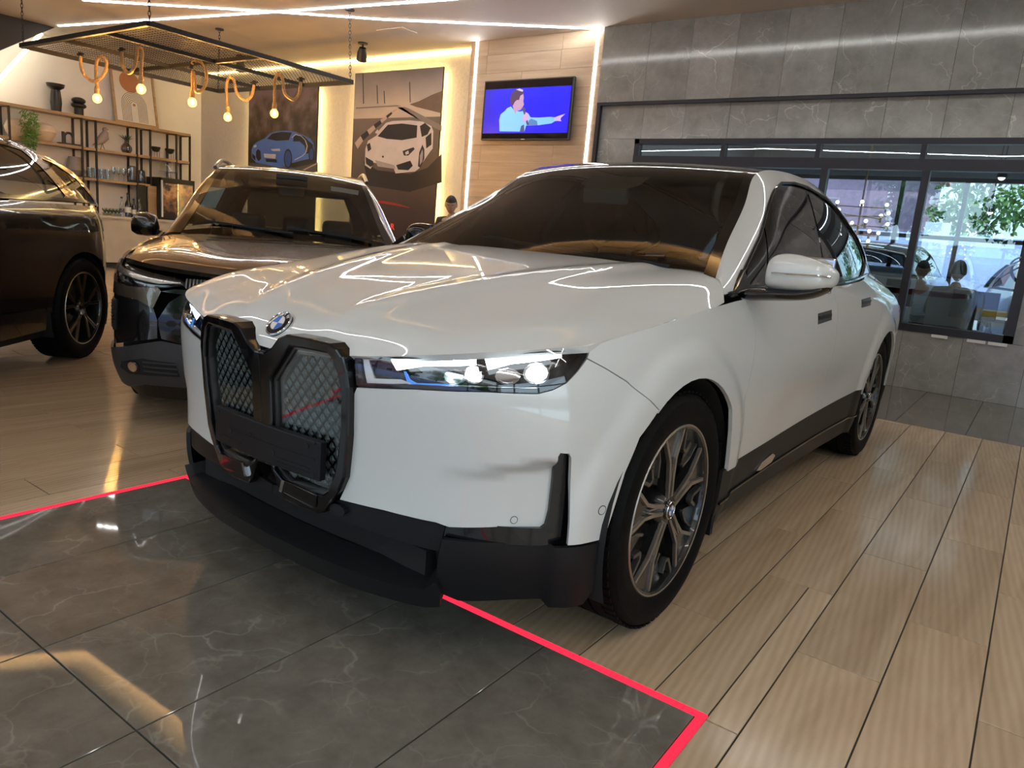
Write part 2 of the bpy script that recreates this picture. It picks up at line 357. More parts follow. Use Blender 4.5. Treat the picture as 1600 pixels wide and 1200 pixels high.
# oak panelled pier with the television
XP0, XP1 = at(741, 180, 1, YW)[0]-0.13, at(937, 157, 1, YW)[0]
pier = struct('wall_pier', MB().box(XP0, XP1-0.004, YW+0.012, YB+0.1, 0, H), M['grout'])
z = 0.02; k = 0
while z < H-0.01:
    z1 = min(z+0.243, H); xs = sorted([XP0, XP1-0.004]+[q for q in (XP0+0.30+0.62*(k % 3)+1.25*i for i in range(-1, 3)) if XP0+0.05 < q < XP1-0.05])
    for a, b in zip(xs, xs[1:]):
        me = bpy.data.meshes.new('board'); mb = MB().box(-(b-a)/2+0.0015, (b-a)/2-0.0015, 0, 0.012, -(z1-z)/2+0.0015, (z1-z)/2-0.0015); me.from_pydata(mb.v, [], mb.f)
        link('board', me, M['panelwood'], pier, ((a+b)/2, YW, (z+z1)/2))
    z = z1; k += 1
MB().box(XP0-0.012, XP0, YW, YB+0.1, 0, H).build('side_board', M['panelwood'], pier)
# stone wall with the long window
Z0, Z1 = 0.60, 2.53; WX0, WX1 = at(993, 218, 1, YW)[0], at(1579, 533, 1, YW)[0]+0.02
ws = struct('wall_back_stone', MB().box(XP1, XR, YW+0.03, YW+0.2, 0, Z0).box(XP1, WX0, YW+0.03, YW+0.2, Z0, Z1).box(WX1, XR, YW+0.03, YW+0.2, Z0, Z1).box(XP1, XR, YW+0.03, YW+0.2, Z1, H), M['grout'])
cols = [XP1]+[0.11+0.55*i for i in range(-6, 10) if XP1+0.1 < 0.11+0.55*i < XR]+[XR]
ZB = 2.965
for a, b in zip(cols, cols[1:]):
    segs = [(ZB, H, -0.06)]
    if b <= WX0+0.02: segs += [(0, 0.9, 0), (0.9, 1.93, 0), (1.93, ZB, 0)]
    elif a < WX0: segs += [(0, Z0, 0), (Z1, ZB, 0), (Z0, Z1, 'L')]
    elif b <= WX1: segs += [(0, Z0, 0), (Z1, ZB, 0)]
    elif a < WX1: segs += [(0, Z0, 0), (Z1, ZB, 0), (Z0, Z1, 'R')]
    else: segs += [(0, Z0, 0), (Z0, 1.75, 0), (1.75, ZB, 0)]
    for z0, z1, dy in segs:
        A, B = a, b
        if dy == 'L': B = WX0; dy = 0
        if dy == 'R': A = WX1; dy = 0
        if B-A < 0.02: continue
        me = bpy.data.meshes.new('tile'); g = 0.0016
        mb = MB().box(-(B-A)/2+g, (B-A)/2-g, 0, 0.03-dy, -(z1-z0)/2+g, (z1-z0)/2-g); me.from_pydata(mb.v, [], mb.f)
        link('tile', me, M['walltile'], ws, ((A+B)/2, YW+dy, (z0+z1)/2))
# window
win = struct('window_1', MB().box(WX0, WX1, YW-0.01, YW+0.10, Z0, Z0+0.075).box(WX0, WX1, YW-0.01, YW+0.10, Z1-0.06, Z1).box(WX0, WX0+0.06, YW-0.01, YW+0.10, Z0, Z1).box(WX1-0.085, WX1, YW-0.01, YW+0.10, Z0, Z1).box(WX0, WX1, YW-0.015, YW+0.10, 2.215, 2.325), M['alu'])
mul = [at(1278, 330, 1, YW)[0], at(1428, 370, 1, YW)[0]]; mul = [mul[0]-1.05]+mul
mt = [at(q, 237, 1, YW)[0] for q in (1129, 1278, 1443)]
for x in mul: MB().box(x-0.035, x+0.035, YW-0.008, YW+0.09, Z0+0.07, 2.22).build('mullion', M['alu'], win)
for x in mt: MB().box(x-0.025, x+0.025, YW-0.008, YW+0.09, 2.32, Z1-0.05).build('mullion', M['alu'], win)
ed = [WX0+0.05]+mul+[WX1-0.08]
for a, b in zip(ed, ed[1:]): MB().box(a+0.02, b-0.02, YW+0.04, YW+0.046, Z0+0.06, 2.23).build('pane', M['winglass'], win)
ed = [WX0+0.05]+mt+[WX1-0.08]
for a, b in zip(ed, ed[1:]): MB().box(a+0.01, b-0.01, YW+0.04, YW+0.046, 2.31, Z1-0.05).build('pane', M['winglass'], win)
for i, (a, b) in enumerate(((1456, 1480), (1513, 1541), (1547, 1576))):
    xa, xb = at(a, 522, 1, YW)[0], at(b, 530, 1, YW)[0]
    MB().box(xa, xb, YW-0.02, YW, Z0-0.032, Z0-0.002).build('sill_strip', M['white'], win)
# black strip drawn as the shadow under the upper stone band
struct('shade_trim_1', MB().box(XP1, XR, YW-0.058, YW+0.02, ZB-0.035, ZB-0.002).box(XP1, XP1+0.05, YW-0.05, YW, 0, ZB-0.03), M['alu'])
# led lines on the ceiling and pier
def strip(pts, w_, label, m='led', zz=H-0.004):
    mb = MB()
    for a, b in zip(pts, pts[1:]): mb.bar((a[0], a[1], zz), (b[0], b[1], zz), w_, 0.012)
    return tag(mb.build('led_strip', M[m]), label, 'light strip')
A0 = at(92, 40, 2, H); A1 = at(430, 18, 2, H); B1 = at(925, 47, 2, H)
strip([A0, A1, (-4.5, 4.84), (1.0, 4.95), (XR-0.05, 4.7)], 0.032, 'white light line on the ceiling starting at the dark stair soffit and running right')
strip([at(130, 0, 2, H), A1, at(600, 30, 2, H), (XP1-0.07, YW-0.005)], 0.032, 'white light line on the ceiling ending at the corner of the oak pier')
strip([(XR-0.1, -1.2), (2.9, 0.5), (4.9, 2.2), (2.7, 4.2), (XR-0.1, 5.9)], 0.032, 'white zigzag light line added overhead along the right wall for more light')  # overhead line out of view, added to brighten the right side of the floor
strip([(XL+2, -2.6), (-6.0, -1.6), (-2.0, -0.7), (2.2, -2.0), (XR-0.05, -0.4)], 0.032, 'white zigzag light line on the ceiling above the front bay, overhead')
strip([(XL+1, -5.0), (-4.5, -3.8), (0.5, -4.8), (XR-0.05, -3.6)], 0.032, 'white light line on the ceiling near the street front')
for px_, lab in ((738, 'left upright white light line on the oak pier beside the posters'), (922, 'right upright white light line on the oak pier beside the stone wall')):
    x = at(px_, 180, 1, YW)[0]
    tag(MB().box(x-0.018, x+0.018, YW-0.006, YW, 0.02, H-0.01).build('led_strip', M['led']), lab, 'light strip')
tag(MB().box(XL+0.1, XP0-0.02, YB-0.03, YB-0.012, H-0.028, H-0.012).build('led_strip', M['ledw']), 'warm yellow cove light line along the top of the plaster wall', 'light strip')
# wood-lined ceiling cove washed by a hidden strip (overhead, seen as golden reflections in glass, bonnets and floor)
cvp = [(-12.0, -4.6), (-7.6, -0.3), (-6.25, 1.42), (-4.5, 1.50), (-2.0, 1.43), (-0.9, 1.68), (0.0, 2.0), (XR-0.05, 2.9)]
cv = empty('ceiling_cove', (-2.0, 1.62, H), 0, 'golden wood lined ceiling cove with a hidden warm light strip, overhead', 'ceiling cove'); cvo = -cv.location
nrm_ = []
for a, b in zip(cvp, cvp[1:]): d = Vector((b[0]-a[0], b[1]-a[1])).normalized(); nrm_.append(Vector((d.y, -d.x)))
jn = [nrm_[0]]+[(nrm_[k]+nrm_[k+1])/(1+nrm_[k].dot(nrm_[k+1])) for k in range(len(nrm_)-1)]+[nrm_[-1]]
def cvq(k, o0, o1, z0, z1):
    V = []
    for z in (z0, z1):
        for o in (o0, o1):
            for q in (k, k+1): V.append((cvp[q][0]+jn[q].x*o, cvp[q][1]+jn[q].y*o, z))
    return MB().add(V, [(0, 2, 3, 1), (4, 5, 7, 6), (0, 1, 5, 4), (2, 6, 7, 3), (0, 4, 6, 2), (1, 3, 7, 5)])
for k in range(len(cvp)-1):
    cvq(k, -0.02, 0.75, H-0.012, H-0.001).build('wood_panel', M['panelwood'], cv, loc=cvo); cvq(k, -0.03, 0.13, H-0.15, H-0.135).build('lip', M['ceiling'], cv, loc=cvo); cvq(k, 0.12, 0.13, H-0.135, H-0.085).build('upstand', M['ceiling'], cv, loc=cvo); cvq(k, -0.05, -0.03, H-0.15, H-0.001).build('riser', M['ceiling'], cv, loc=cvo)
    cvq(k, 0.0, 0.02, H-0.134, H-0.128).build('hidden_strip', M['covestrip'], cv, loc=cvo)
# dark sloping stair soffit with its light line
p0, p1 = at(88, 40, 2, H), at(0, 135, 0, -12.0)
sx = -12.0
mb = MB(); poly = [(p0[1]+0.05, H-0.002), (-2.0, H-0.002), (-2.0, p1[2]-(p1[1]+2.0)*((H-p1[2])/(p0[1]+0.05-p1[1]))), ]
mb.prism([(q[0], max(0.02, q[1])) for q in poly], lambda a, b: (sx-0.85, a, b), lambda a, b: (sx, a, b))
st = mb.build('stair_soffit', M['darkpanel']); tag(st, 'dark sloping stair underside at the top left corner', 'stair')
sl_ = (p0[1]+0.05-p1[1], H-p1[2]); ln = math.hypot(*sl_)
mb = MB(); mb.bar((sx-0.45, p0[1]+0.09, H-0.03), (sx-0.45, p1[1]-0.9*sl_[0]/ln+0.05, p1[2]-0.9*sl_[1]/ln-0.03), 0.5, 0.012, up=(1, 0, 0.0))
mb = MB(); mb.bar((sx-0.6, p0[1]+0.09, H-0.03), (sx-0.6, p1[1]-1.2*sl_[0]/ln+0.07, p1[2]-1.2*sl_[1]/ln-0.03), 0.05, 0.05)
tag(mb.build('led_strip', M['ledcool']), 'pale yellow light line along the underside of the stair', 'light strip')
# street front behind the camera: dark frame with the glazing folded open
fr = MB(); fr.box(XL, XR, YF, YF+0.1, H-0.35, H)
struct('wall_front', fr, M['alu'])
for x in (-10.4, -7.8, -5.2, -2.6, 2.7):
    MB().box(x-0.04, x+0.04, YF+0.01, YF+0.1, 0, H-0.35).build('post', M['alu'], bpy.data.objects['wall_front'])
MB().box(XL, -2.6, YF+0.02, YF+0.08, 2.2, 2.28).build('rail', M['alu'], bpy.data.objects['wall_front'])
MB().box(2.7, XR, YF+0.02, YF+0.08, 2.2, 2.28).build('rail', M['alu'], bpy.data.objects['wall_front'])
# ------------------------------------------------------------------ posters
def flat(poly, Y, mt, name, parent, t=0.0012):
    P = [at(x, y, 1, Y) for x, y in poly]
    mb = MB(); mb.prism([(q[0], q[2]) for q in P], lambda a, b: (a, Y+t, b), lambda a, b: (a, Y, b))
    return mb.build(name, mt, parent, loc=-parent.location)
def pm(name, c, r=0.35): return mat(name, c, r, var=0.06, vs=6)
def gradmat(name, stops, z0, z1, r=0.35, noise=0.25, ns=3.0, es=0.0, xs=None):
    m, nt, b = nm(name); L = nt.links; tc = N(nt, 'ShaderNodeTexCoord'); sp = N(nt, 'ShaderNodeSeparateXYZ'); L.new(tc.outputs['Object'], sp.inputs[0])
    mr = N(nt, 'ShaderNodeMapRange'); mr.inputs[1].default_value = z0; mr.inputs[2].default_value = z1; L.new(sp.outputs[2 if xs is None else 0], mr.inputs[0])
    no = N(nt, 'ShaderNodeTexNoise'); no.inputs['Scale'].default_value = ns; no.inputs['Detail'].default_value = 6; L.new(tc.outputs['Object'], no.inputs[0])
    ad = N(nt, 'ShaderNodeMath', operation='MULTIPLY_ADD'); ad.inputs[1].default_value = noise; L.new(no.outputs[0], ad.inputs[0]); L.new(mr.outputs[0], ad.inputs[2])
    sb = N(nt, 'ShaderNodeMath', operation='SUBTRACT'); sb.inputs[1].default_value = noise/2; L.new(ad.outputs[0], sb.inputs[0])
    rp = N(nt, 'ShaderNodeValToRGB'); e = rp.color_ramp.elements; e[0].position, e[0].color = stops[0][0], (*stops[0][1], 1); e[1].position, e[1].color = stops[-1][0], (*stops[-1][1], 1)
    for p, c in stops[1:-1]: q = e.new(p); q.color = (*c, 1)
    L.new(sb.outputs[0], rp.inputs[0]); L.new(rp.outputs[0], b.inputs['Base Color']); b.inputs['Roughness'].default_value = r
    if es: L.new(rp.outputs[0], b.inputs['Emission Color']); b.inputs['Emission Strength'].default_value = es
    return m
YP = YB-0.115
def poster(x0, x1, xt0, zb, label, tops):
    P0 = at(*tops[0], 1, YP); P1 = at(*tops[1], 1, YP); zt = (P0[2]+P1[2])/2
    t = empty('poster', ((P0[0]+P1[0])/2, YP, zb), 0, label, 'poster')
    MB().box(P0[0], P1[0], YP+0.004, YP+0.03, zb, zt).build('board', M['black'], t, loc=-t.location)
    g = MB(); a, b = P0[0]+0.03, P1[0]-0.03
    g.box(a, a+0.02, YP+0.035, YP+0.05, zb+0.05, zt-0.05).box(b-0.02, b, YP+0.035, YP+0.05, zb+0.05, zt-0.05).box(a, b, YP+0.035, YP+0.05, zt-0.07, zt-0.05).box(a, b, YP+0.035, YP+0.05, zb+0.05, zb+0.07)
    g.build('back_light', M['posterled'], t, loc=-t.location)
    for xx in (P0[0]+0.2, P1[0]-0.2):
        for zz in (zb+0.2, zt-0.2): MB().box(xx-0.02, xx+0.02, YP+0.03, YB-0.001, zz-0.02, zz+0.02).build('standoff', M['black'], t, loc=-t.location)
    return t, P0[0], P1[0], zt
# big poster: white sports car on a race track
t, xa, xb, zt = poster(0, 0, 0, 0.55, 'tall backlit poster of a white sports car on a race track', ((555, 113), (693, 106)))
def px(lst): return lst
bgm = gradmat('poster_track_sky', [(0.0, (0.40, 0.33, 0.28)), (0.35, (0.50, 0.42, 0.34)), (0.7, (0.34, 0.29, 0.27)), (1.0, (0.20, 0.18, 0.19))], 2.6, zt, noise=0.55, ns=1.6)
MB().box(xa+0.004, xb-0.004, YP+0.0012, YP+0.004, 2.35, zt-0.004).build('sky_print', bgm, t, loc=-t.location)
MB().box(xa+0.004, xb-0.004, YP+0.0010, YP+0.004, 0.56, 2.9).build('track_print', gradmat('poster_track', [(0.0, (0.015, 0.011, 0.011)), (0.4, (0.045, 0.03, 0.03)), (0.72, (0.10, 0.075, 0.06)), (1.0, (0.16, 0.125, 0.10))], 0.55, 3.0, noise=0.15, ns=5), t, loc=-t.location)
Y0 = YP
dk = pm('print_dark', (0.016, 0.013, 0.013)); cw = pm('print_white_car', (0.52, 0.48, 0.48)); cw2 = pm('print_white_shade', (0.30, 0.27, 0.28)); gr = pm('print_grass', (0.14, 0.085, 0.045)); kb = pm('print_kerb', (0.42, 0.33, 0.27)); gy = pm('print_grey', (0.20, 0.17, 0.15))
flat([(556, 168), (620, 164), (628, 166), (556, 170)], Y0-0.0004, gy, 'horizon_print', t)
flat([(640, 163), (655, 158), (665, 153), (675, 148), (691, 142), (690, 177), (670, 172), (650, 167)], Y0-0.0004, gr, 'bank_print', t)
for i, (a, b) in enumerate((((568, 162), (567, 115)), ((590, 162), (589, 133)), ((641, 160), (640, 128)), ((601, 162), (600, 142)))):
    flat([(a[0]-0.6, a[1]), (b[0]-0.6, b[1]), (b[0]+0.6, b[1]), (a[0]+0.6, a[1])], Y0-0.0008, dk, 'mast_print', t)
flat([(621, 168), (628, 167), (660, 190), (690, 205), (690, 196), (640, 170), (632, 167)], Y0-0.0004, gy, 'line_print', t)
ker = [(556, 228), (565, 216), (575, 207), (585, 198), (595, 190), (604, 183), (612, 176), (620, 170)]
for i, (a, b) in enumerate(zip(ker, ker[1:])):
    w0, w1 = 4.5-i*0.5, 4.0-i*0.5
    flat([(a[0]-w0*.4, a[1]-w0), (b[0]-w1*.4, b[1]-w1+0.5), (b[0]+w1*.6, b[1]+w1), (a[0]+w0*.6, a[1]+w0)], Y0-0.0008, kb if i % 2 == 0 else dk, 'kerb_print', t)
flat([(568, 252), (590, 266), (640, 272), (668, 262), (690, 240), (690, 285), (640, 300), (575, 290)], Y0-0.0006, dk, 'shadow_print', t)
flat([(571, 232), (575, 220), (588, 212), (592, 204), (603, 192), (614, 189), (640, 188), (660, 190), (674, 197), (677, 205), (676, 232), (672, 237), (663, 250), (655, 263), (648, 268), (618, 271), (615, 262), (584, 254), (579, 264), (570, 258)], Y0-0.0012, cw, 'car_print', t)
flat([(590, 213), (606, 195), (628, 193), (652, 196), (651, 215), (628, 219), (604, 217)], Y0-0.0018, dk, 'windscreen_print', t)
flat([(656, 197), (664, 192), (673, 200), (668, 210), (659, 214)], Y0-0.0018, dk, 'side_print', t)
flat([(665, 215), (674, 207), (674, 226), (666, 232)], Y0-0.0018, dk, 'intake_print', t)
flat([(571, 245), (583, 252), (584, 257), (579, 261), (572, 256)], Y0-0.0018, dk, 'intake_print', t)
flat([(619, 258), (641, 251), (645, 259), (638, 266), (622, 265)], Y0-0.0018, dk, 'intake_print', t)
flat([(586, 250), (616, 258), (618, 264), (590, 260)], Y0-0.0018, cw2, 'bumper_print', t)
flat([(573, 226), (578, 223), (580, 233), (575, 237)], Y0-0.0018, dk, 'headlight_print', t)
flat([(629, 236), (646, 230), (648, 233), (638, 243), (631, 243)], Y0-0.0018, dk, 'headlight_print', t)
flat([(633, 238), (638, 235), (639, 240), (634, 242)], Y0-0.0022, cw, 'lamp_print', t)
flat([(655, 238), (660, 226), (663, 233), (663, 248), (657, 262), (653, 260)], Y0-0.0018, dk, 'wheel_print', t)
flat([(656, 243), (660, 233), (661, 240), (660, 252), (656, 258)], Y0-0.0022, cw2, 'rim_print', t)
flat([(586, 207), (590, 202), (592, 206), (588, 209)], Y0-0.0018, cw, 'mirror_print', t)
flat([(596.5, 244), (599, 243), (600, 245), (598, 247)], Y0-0.0018, dk, 'badge_print', t)
flat([(585, 313), (600, 314), (620, 318), (640, 324), (640, 325), (618, 321), (600, 318), (585, 317)], Y0-0.0008, pm('print_red', (0.30, 0.02, 0.02)), 'swoosh_print', t)
q0, q1 = at(597, 354, 1, YP), at(619, 354, 1, YP)
redt = mat('sign_red', (0.75, 0.05, 0.04), 0.4, emit=(0.9, 0.05, 0.04), es=0.35); wht = mat('sign_white', (0.8, 0.8, 0.8), 0.4)
def wtext(txt, px_c, size, mt, parent, Y, sx=1.0, bold=0.0, name='lettering'):
    q = at(*px_c, 1, Y)
    return text_mesh(txt, size, mt, name, parent, Matrix.Translation(Vector(q)-parent.location) @ Matrix.Rotation(PI/2, 4, 'X'), 0.0015, bold, sx)
wtext('CAR', (606, 354), 0.14, redt, t, YP-0.002, 1.1, 0.002)
wtext('PREMIUM', (602, 361.5), 0.062, wht, t, YP-0.002, 1.1, 0.002)
# left poster: blue sports car in front of a hedge
t, xa, xb, zt = poster(0, 0, 0, 0.75, 'smaller backlit poster of a blue sports car under bare trees', ((389, 141), (497, 137)))
MB().box(xa+0.004, xb-0.004, YP+0.0012, YP+0.004, 0.76, zt-0.004).build('trees_print', gradmat('poster_trees', [(0.0, (0.03, 0.025, 0.02)), (0.55, (0.018, 0.022, 0.010)), (0.70, (0.05, 0.032, 0.016)), (0.82, (0.10, 0.065, 0.045)), (0.95, (0.17, 0.12, 0.12)), (1.0, (0.20, 0.14, 0.15))], 0.75, zt, noise=0.85, ns=4.2), t, loc=-t.location)
cb = pm('print_blue_car', (0.07, 0.16, 0.47)); cb2 = pm('print_blue_dark', (0.03, 0.07, 0.24)); 
flat([(388.5, 254), (420, 257), (460, 262), (496.5, 254), (496.5, 275), (388.5, 275)], Y0-0.0004, pm('print_asphalt', (0.08, 0.07, 0.065)), 'road_print', t)
flat([(465, 269), (494, 255), (496, 256), (470, 269)], Y0-0.0007, kb, 'line_print', t)
flat([(393, 234), (396, 226), (403, 221), (414, 216), (421, 209), (432, 205), (448, 204), (462, 206), (474, 211), (485, 217), (490, 224), (491, 241), (488, 247), (470, 251), (452, 256), (440, 262), (420, 258), (400, 254), (393, 246)], Y0-0.0010, cb, 'car_print', t)
flat([(417, 217), (425, 209), (440, 206), (456, 207), (451, 219), (432, 220)], Y0-0.0015, dk, 'windscreen_print', t)
flat([(459, 213), (466, 209), (475, 213), (482, 220), (489, 226), (490, 240), (478, 240), (476, 228), (468, 221), (458, 221)], Y0-0.0015, dk, 'rear_print', t)
arc = [(456, 215), (462, 210), (470, 212), (477, 219), (480, 228), (478, 238), (472, 244), (460, 250)]
for a, b in zip(arc, arc[1:]): flat([(a[0]-0.7, a[1]), (b[0]-0.7, b[1]), (b[0]+0.7, b[1]), (a[0]+0.7, a[1])] if abs(a[0]-b[0]) < abs(a[1]-b[1]) else [(a[0], a[1]-0.7), (b[0], b[1]-0.7), (b[0], b[1]+0.7), (a[0], a[1]+0.7)], Y0-0.0019, cw, 'arc_print', t)
def ell(cx, cy, rx, ry, n=16): return [(cx+rx*math.cos(2*PI*i/n), cy+ry*math.sin(2*PI*i/n)) for i in range(n)]
flat(ell(450, 248, 6.5, 15.5), Y0-0.0015, dk, 'wheel_print', t); flat(ell(450, 248, 4.8, 12.5), Y0-0.0019, cb2, 'rim_print', t)
flat(ell(486.5, 241, 4.5, 12), Y0-0.0019, dk, 'wheel_print', t); flat(ell(486.5, 241, 3, 9), Y0-0.0023, cb2, 'rim_print', t)
flat([(400, 237), (403, 233), (407, 236), (408, 248), (404, 252), (400, 246)], Y0-0.0015, dk, 'grille_print', t)
flat([(412, 240), (431, 241), (430, 248), (413, 246)], Y0-0.0019, cw, 'plate_print', t)
flat([(415, 248), (432, 249), (433, 254), (416, 253)], Y0-0.0015, dk, 'intake_print', t)
flat([(394, 240), (399, 244), (399, 251), (394, 246)], Y0-0.0015, dk, 'intake_print', t)
flat([(423, 233), (437, 232), (438, 236), (426, 236)], Y0-0.0015, cw, 'headlight_print', t)
flat([(396, 228), (400, 226), (401, 229), (397, 231)], Y0-0.0015, cw, 'headlight_print', t)
# ------------------------------------------------------------------ television
TY = YW-0.075
c0, c1, c2, c3 = at(757, 125, 1, TY), at(896, 121, 1, TY), at(889.5, 219, 1, TY), at(752, 218.5, 1, TY)
tx0, tx1, tz0, tz1 = (c0[0]+c3[0])/2, (c1[0]+c2[0])/2, (c2[2]+c3[2])/2, (c0[2]+c1[2])/2
tv = empty('television', ((tx0+tx1)/2, YW, tz0), 0, 'flat television on the oak pier showing a man with a microphone on blue', 'television')
MB().box(tx0, tx1, TY, TY+0.045, tz0, tz1).build('housing', M['black'], tv, loc=-tv.location, bevel=0.004)
MB().box((tx0+tx1)/2-0.25, (tx0+tx1)/2+0.25, TY+0.045, YW-0.002, tz0+0.2, tz1-0.2).build('wall_bracket', M['black'], tv, loc=-tv.location)
MB().box((tx0+tx1)/2-0.03, (tx0+tx1)/2+0.03, TY-0.002, TY, tz0+0.006, tz0+0.014).build('maker_badge', M['white'], tv, loc=-tv.location)
iw = tx1-tx0; ih = tz1-tz0
sc0, sc1 = tz0+ih*0.115, tz0+ih*0.855
MB().box(tx0+0.02, tx1-0.02, TY-0.001, TY, tz0+0.02, tz1-0.015).build('screen_glass', mat('screen_black', (0.006, 0.005, 0.008), 0.08, var=0.05), tv, loc=-tv.location)
MB().box(tx0+0.028, tx1-0.028, TY-0.002, TY-0.001, sc0, sc1).build('screen', gradmat('screen_blue', [(0, (0.01, 0.005, 0.35)), (0.35, (0.005, 0.005, 0.75)), (0.8, (0.004, 0.004, 0.95)), (1, (0.008, 0.005, 0.5))], tx0, tx1, 0.3, 0.15, 2, 1.0, xs=1), tv, loc=-tv.location)
def tvp(poly, c, nme, d):
    # outline in the 1600x1200 zoom of region 740..920 x 100..235
    mt_ = mat('screen_'+nme, c, 0.4, emit=c, es=0.9)
    return flat([(740+x*0.1125, 100+y*0.1125) for x, y in poly], TY-0.003-d, mt_, nme, tv, 0.0008)
tvp([(360, 935), (355, 780), (375, 700), (430, 655), (470, 610), (520, 590), (560, 640), (640, 660), (690, 650), (760, 690), (790, 740), (900, 745), (1060, 735), (1130, 740), (1120, 800), (1080, 825), (900, 850), (730, 855), (705, 940)], (0.15, 0.42, 0.80), 'shirt_print', 0)
tvp([(545, 590), (530, 540), (560, 470), (620, 420), (690, 410), (697, 470), (690, 520), (700, 560), (680, 600), (650, 640), (600, 650), (580, 700), (560, 650)], (0.34, 0.22, 0.36), 'face_print', 0.0008)
tvp([(510, 560), (505, 470), (530, 400), (580, 350), (640, 340), (690, 360), (695, 410), (650, 440), (630, 500), (600, 500), (570, 530), (545, 580)], (0.04, 0.02, 0.07), 'hair_print', 0.0016)
tvp([(590, 355), (640, 342), (688, 360), (680, 385), (630, 370)], (0.45, 0.42, 0.65), 'hair_light_print', 0.0020)
tvp([(670, 620), (700, 595), (722, 625), (715, 660), (770, 850), (740, 850), (690, 670)], (0.05, 0.04, 0.10), 'microphone_print', 0.0020)
tvp([(675, 790), (690, 720), (735, 670), (765, 710), (755, 770), (710, 810)], (0.42, 0.28, 0.52), 'hand_print', 0.0024)
tvp([(1120, 745), (1180, 720), (1275, 690), (1215, 745), (1205, 770), (1222, 795), (1160, 790), (1120, 795)], (0.45, 0.32, 0.70), 'hand_print', 0.0016)
tvp([(745, 850), (770, 780), (800, 760), (880, 790), (890, 850)], (0.05, 0.16, 0.38), 'fold_print', 0.0010)
tvp([(640, 940), (660, 860), (700, 840), (705, 940)], (0.03, 0.06, 0.15), 'fold_print', 0.0010)
# ================================================================== car machinery
def spw(xk, x):
    """weights of a natural cubic spline through knots xk at x -> (N, n)"""
    xk = np.asarray(xk, float); x = np.atleast_1d(np.asarray(x, float)); n = len(xk); h = np.diff(xk); Y = np.eye(n)
    A = np.zeros((n, n)); B = np.zeros((n, n)); A[0, 0] = A[-1, -1] = 1
    for i in range(1, n-1):
        A[i, i-1] = h[i-1]; A[i, i] = 2*(h[i-1]+h[i]); A[i, i+1] = h[i]
        B[i] = 6*((Y[i+1]-Y[i])/h[i]-(Y[i]-Y[i-1])/h[i-1])
    Mm = np.linalg.solve(A, B); i = np.clip(np.searchsorted(xk, x)-1, 0, n-2)
    a = ((xk[i+1]-x)/h[i])[:, None]; b = ((x-xk[i])/h[i])[:, None]; hh = h[i][:, None]
    return a*Y[i]+b*Y[i+1]+((a**3-a)*Mm[i]+(b**3-b)*Mm[i+1])*hh*hh/6
class Sheet:
    """smooth surface through a net of points; ctr = a point inside the car for the outward side; sc = metres per unit of u and v"""
    def __init__(s, U, V, net, ctr=(0, 1.5, 0.7), sc=(1, 1), disp=None):
        s.U, s.V, s.net = np.asarray(U, float), np.asarray(V, float), np.asarray(net, float); s.ctr = np.asarray(ctr, float); s.sc = np.asarray(sc, float); s.disp = disp
    def base(s, uv):
        uv = np.atleast_2d(uv); return np.einsum('ni,nj,ijk->nk', spw(s.U, uv[:, 0]), spw(s.V, uv[:, 1]), s.net)
    def nrm(s, fn, uv):
        h = 1e-3; du = np.array([h/s.sc[0], 0]); dv = np.array([0, h/s.sc[1]])
        n = np.cross(fn(uv+du)-fn(uv-du), fn(uv+dv)-fn(uv-dv)); n /= np.linalg.norm(n, axis=1)[:, None]+1e-12
        P = fn(uv); c = np.array(s.ctr)[None]*np.ones_like(P)
        sg = np.sign(((P-c)*n).sum(1)); return n*sg[:, None]
    def ev(s, uv):
        uv = np.atleast_2d(np.asarray(uv, float)); P = s.base(uv)
        if s.disp is not None: P = P+s.nrm(s.base, uv)*s.disp(uv, P)[:, None]
        return P
    def both(s, uv):
        uv = np.atleast_2d(np.asarray(uv, float)); return s.ev(uv), s.nrm(s.ev, uv)
def inside(pts, poly):
    pts = np.asarray(pts); x, y = pts[:, 0], pts[:, 1]; r = np.zeros(len(pts), bool); n = len(poly)
    for i in range(n):
        (x0, y0), (x1, y1) = poly[i], poly[(i+1) % n]
        if y0 == y1: continue
        c = ((y0 > y) != (y1 > y)) & (x < (x1-x0)*(y-y0)/(y1-y0)+x0); r ^= c
    return r
def resample(poly, d):
    out = []
    for i in range(len(poly)):
        a, b = np.array(poly[i], float), np.array(poly[(i+1) % len(poly)], float); k = max(1, int(np.ceil(np.linalg.norm(b-a)/d)))
        out += [a+(b-a)*j/k for j in range(k)]
    return np.array(out)
def shrink(poly, g):
    P = np.array(poly, float); n = len(P); a = 0.5*np.sum(P[:, 0]*np.roll(P[:, 1], -1)-np.roll(P[:, 0], -1)*P[:, 1]); sg = 1 if a > 0 else -1
    d = np.roll(P, -1, 0)-P; d /= np.linalg.norm(d, axis=1)[:, None]+1e-12; nn = np.stack([-d[:, 1], d[:, 0]], 1)*sg
    m = nn+np.roll(nn, 1, 0); l = (m*nn).sum(1); return P+m*(g/np.maximum(l, 0.5))[:, None]
def smooth_poly(poly, it=1, sharp=0.75):
    P = [np.array(q, float) for q in poly]
    for _ in range(it):
        out = []
        n = len(P)
        for i in range(n):
            a, b, c = P[i-1], P[i], P[(i+1) % n]; u, v = b-a, c-b; cs = u@v/(np.linalg.norm(u)*np.linalg.norm(v)+1e-12)
            if cs > sharp: out += [b*0.75+a*0.25, b*0.75+c*0.25]
            else: out.append(b)
        P = out
    return P
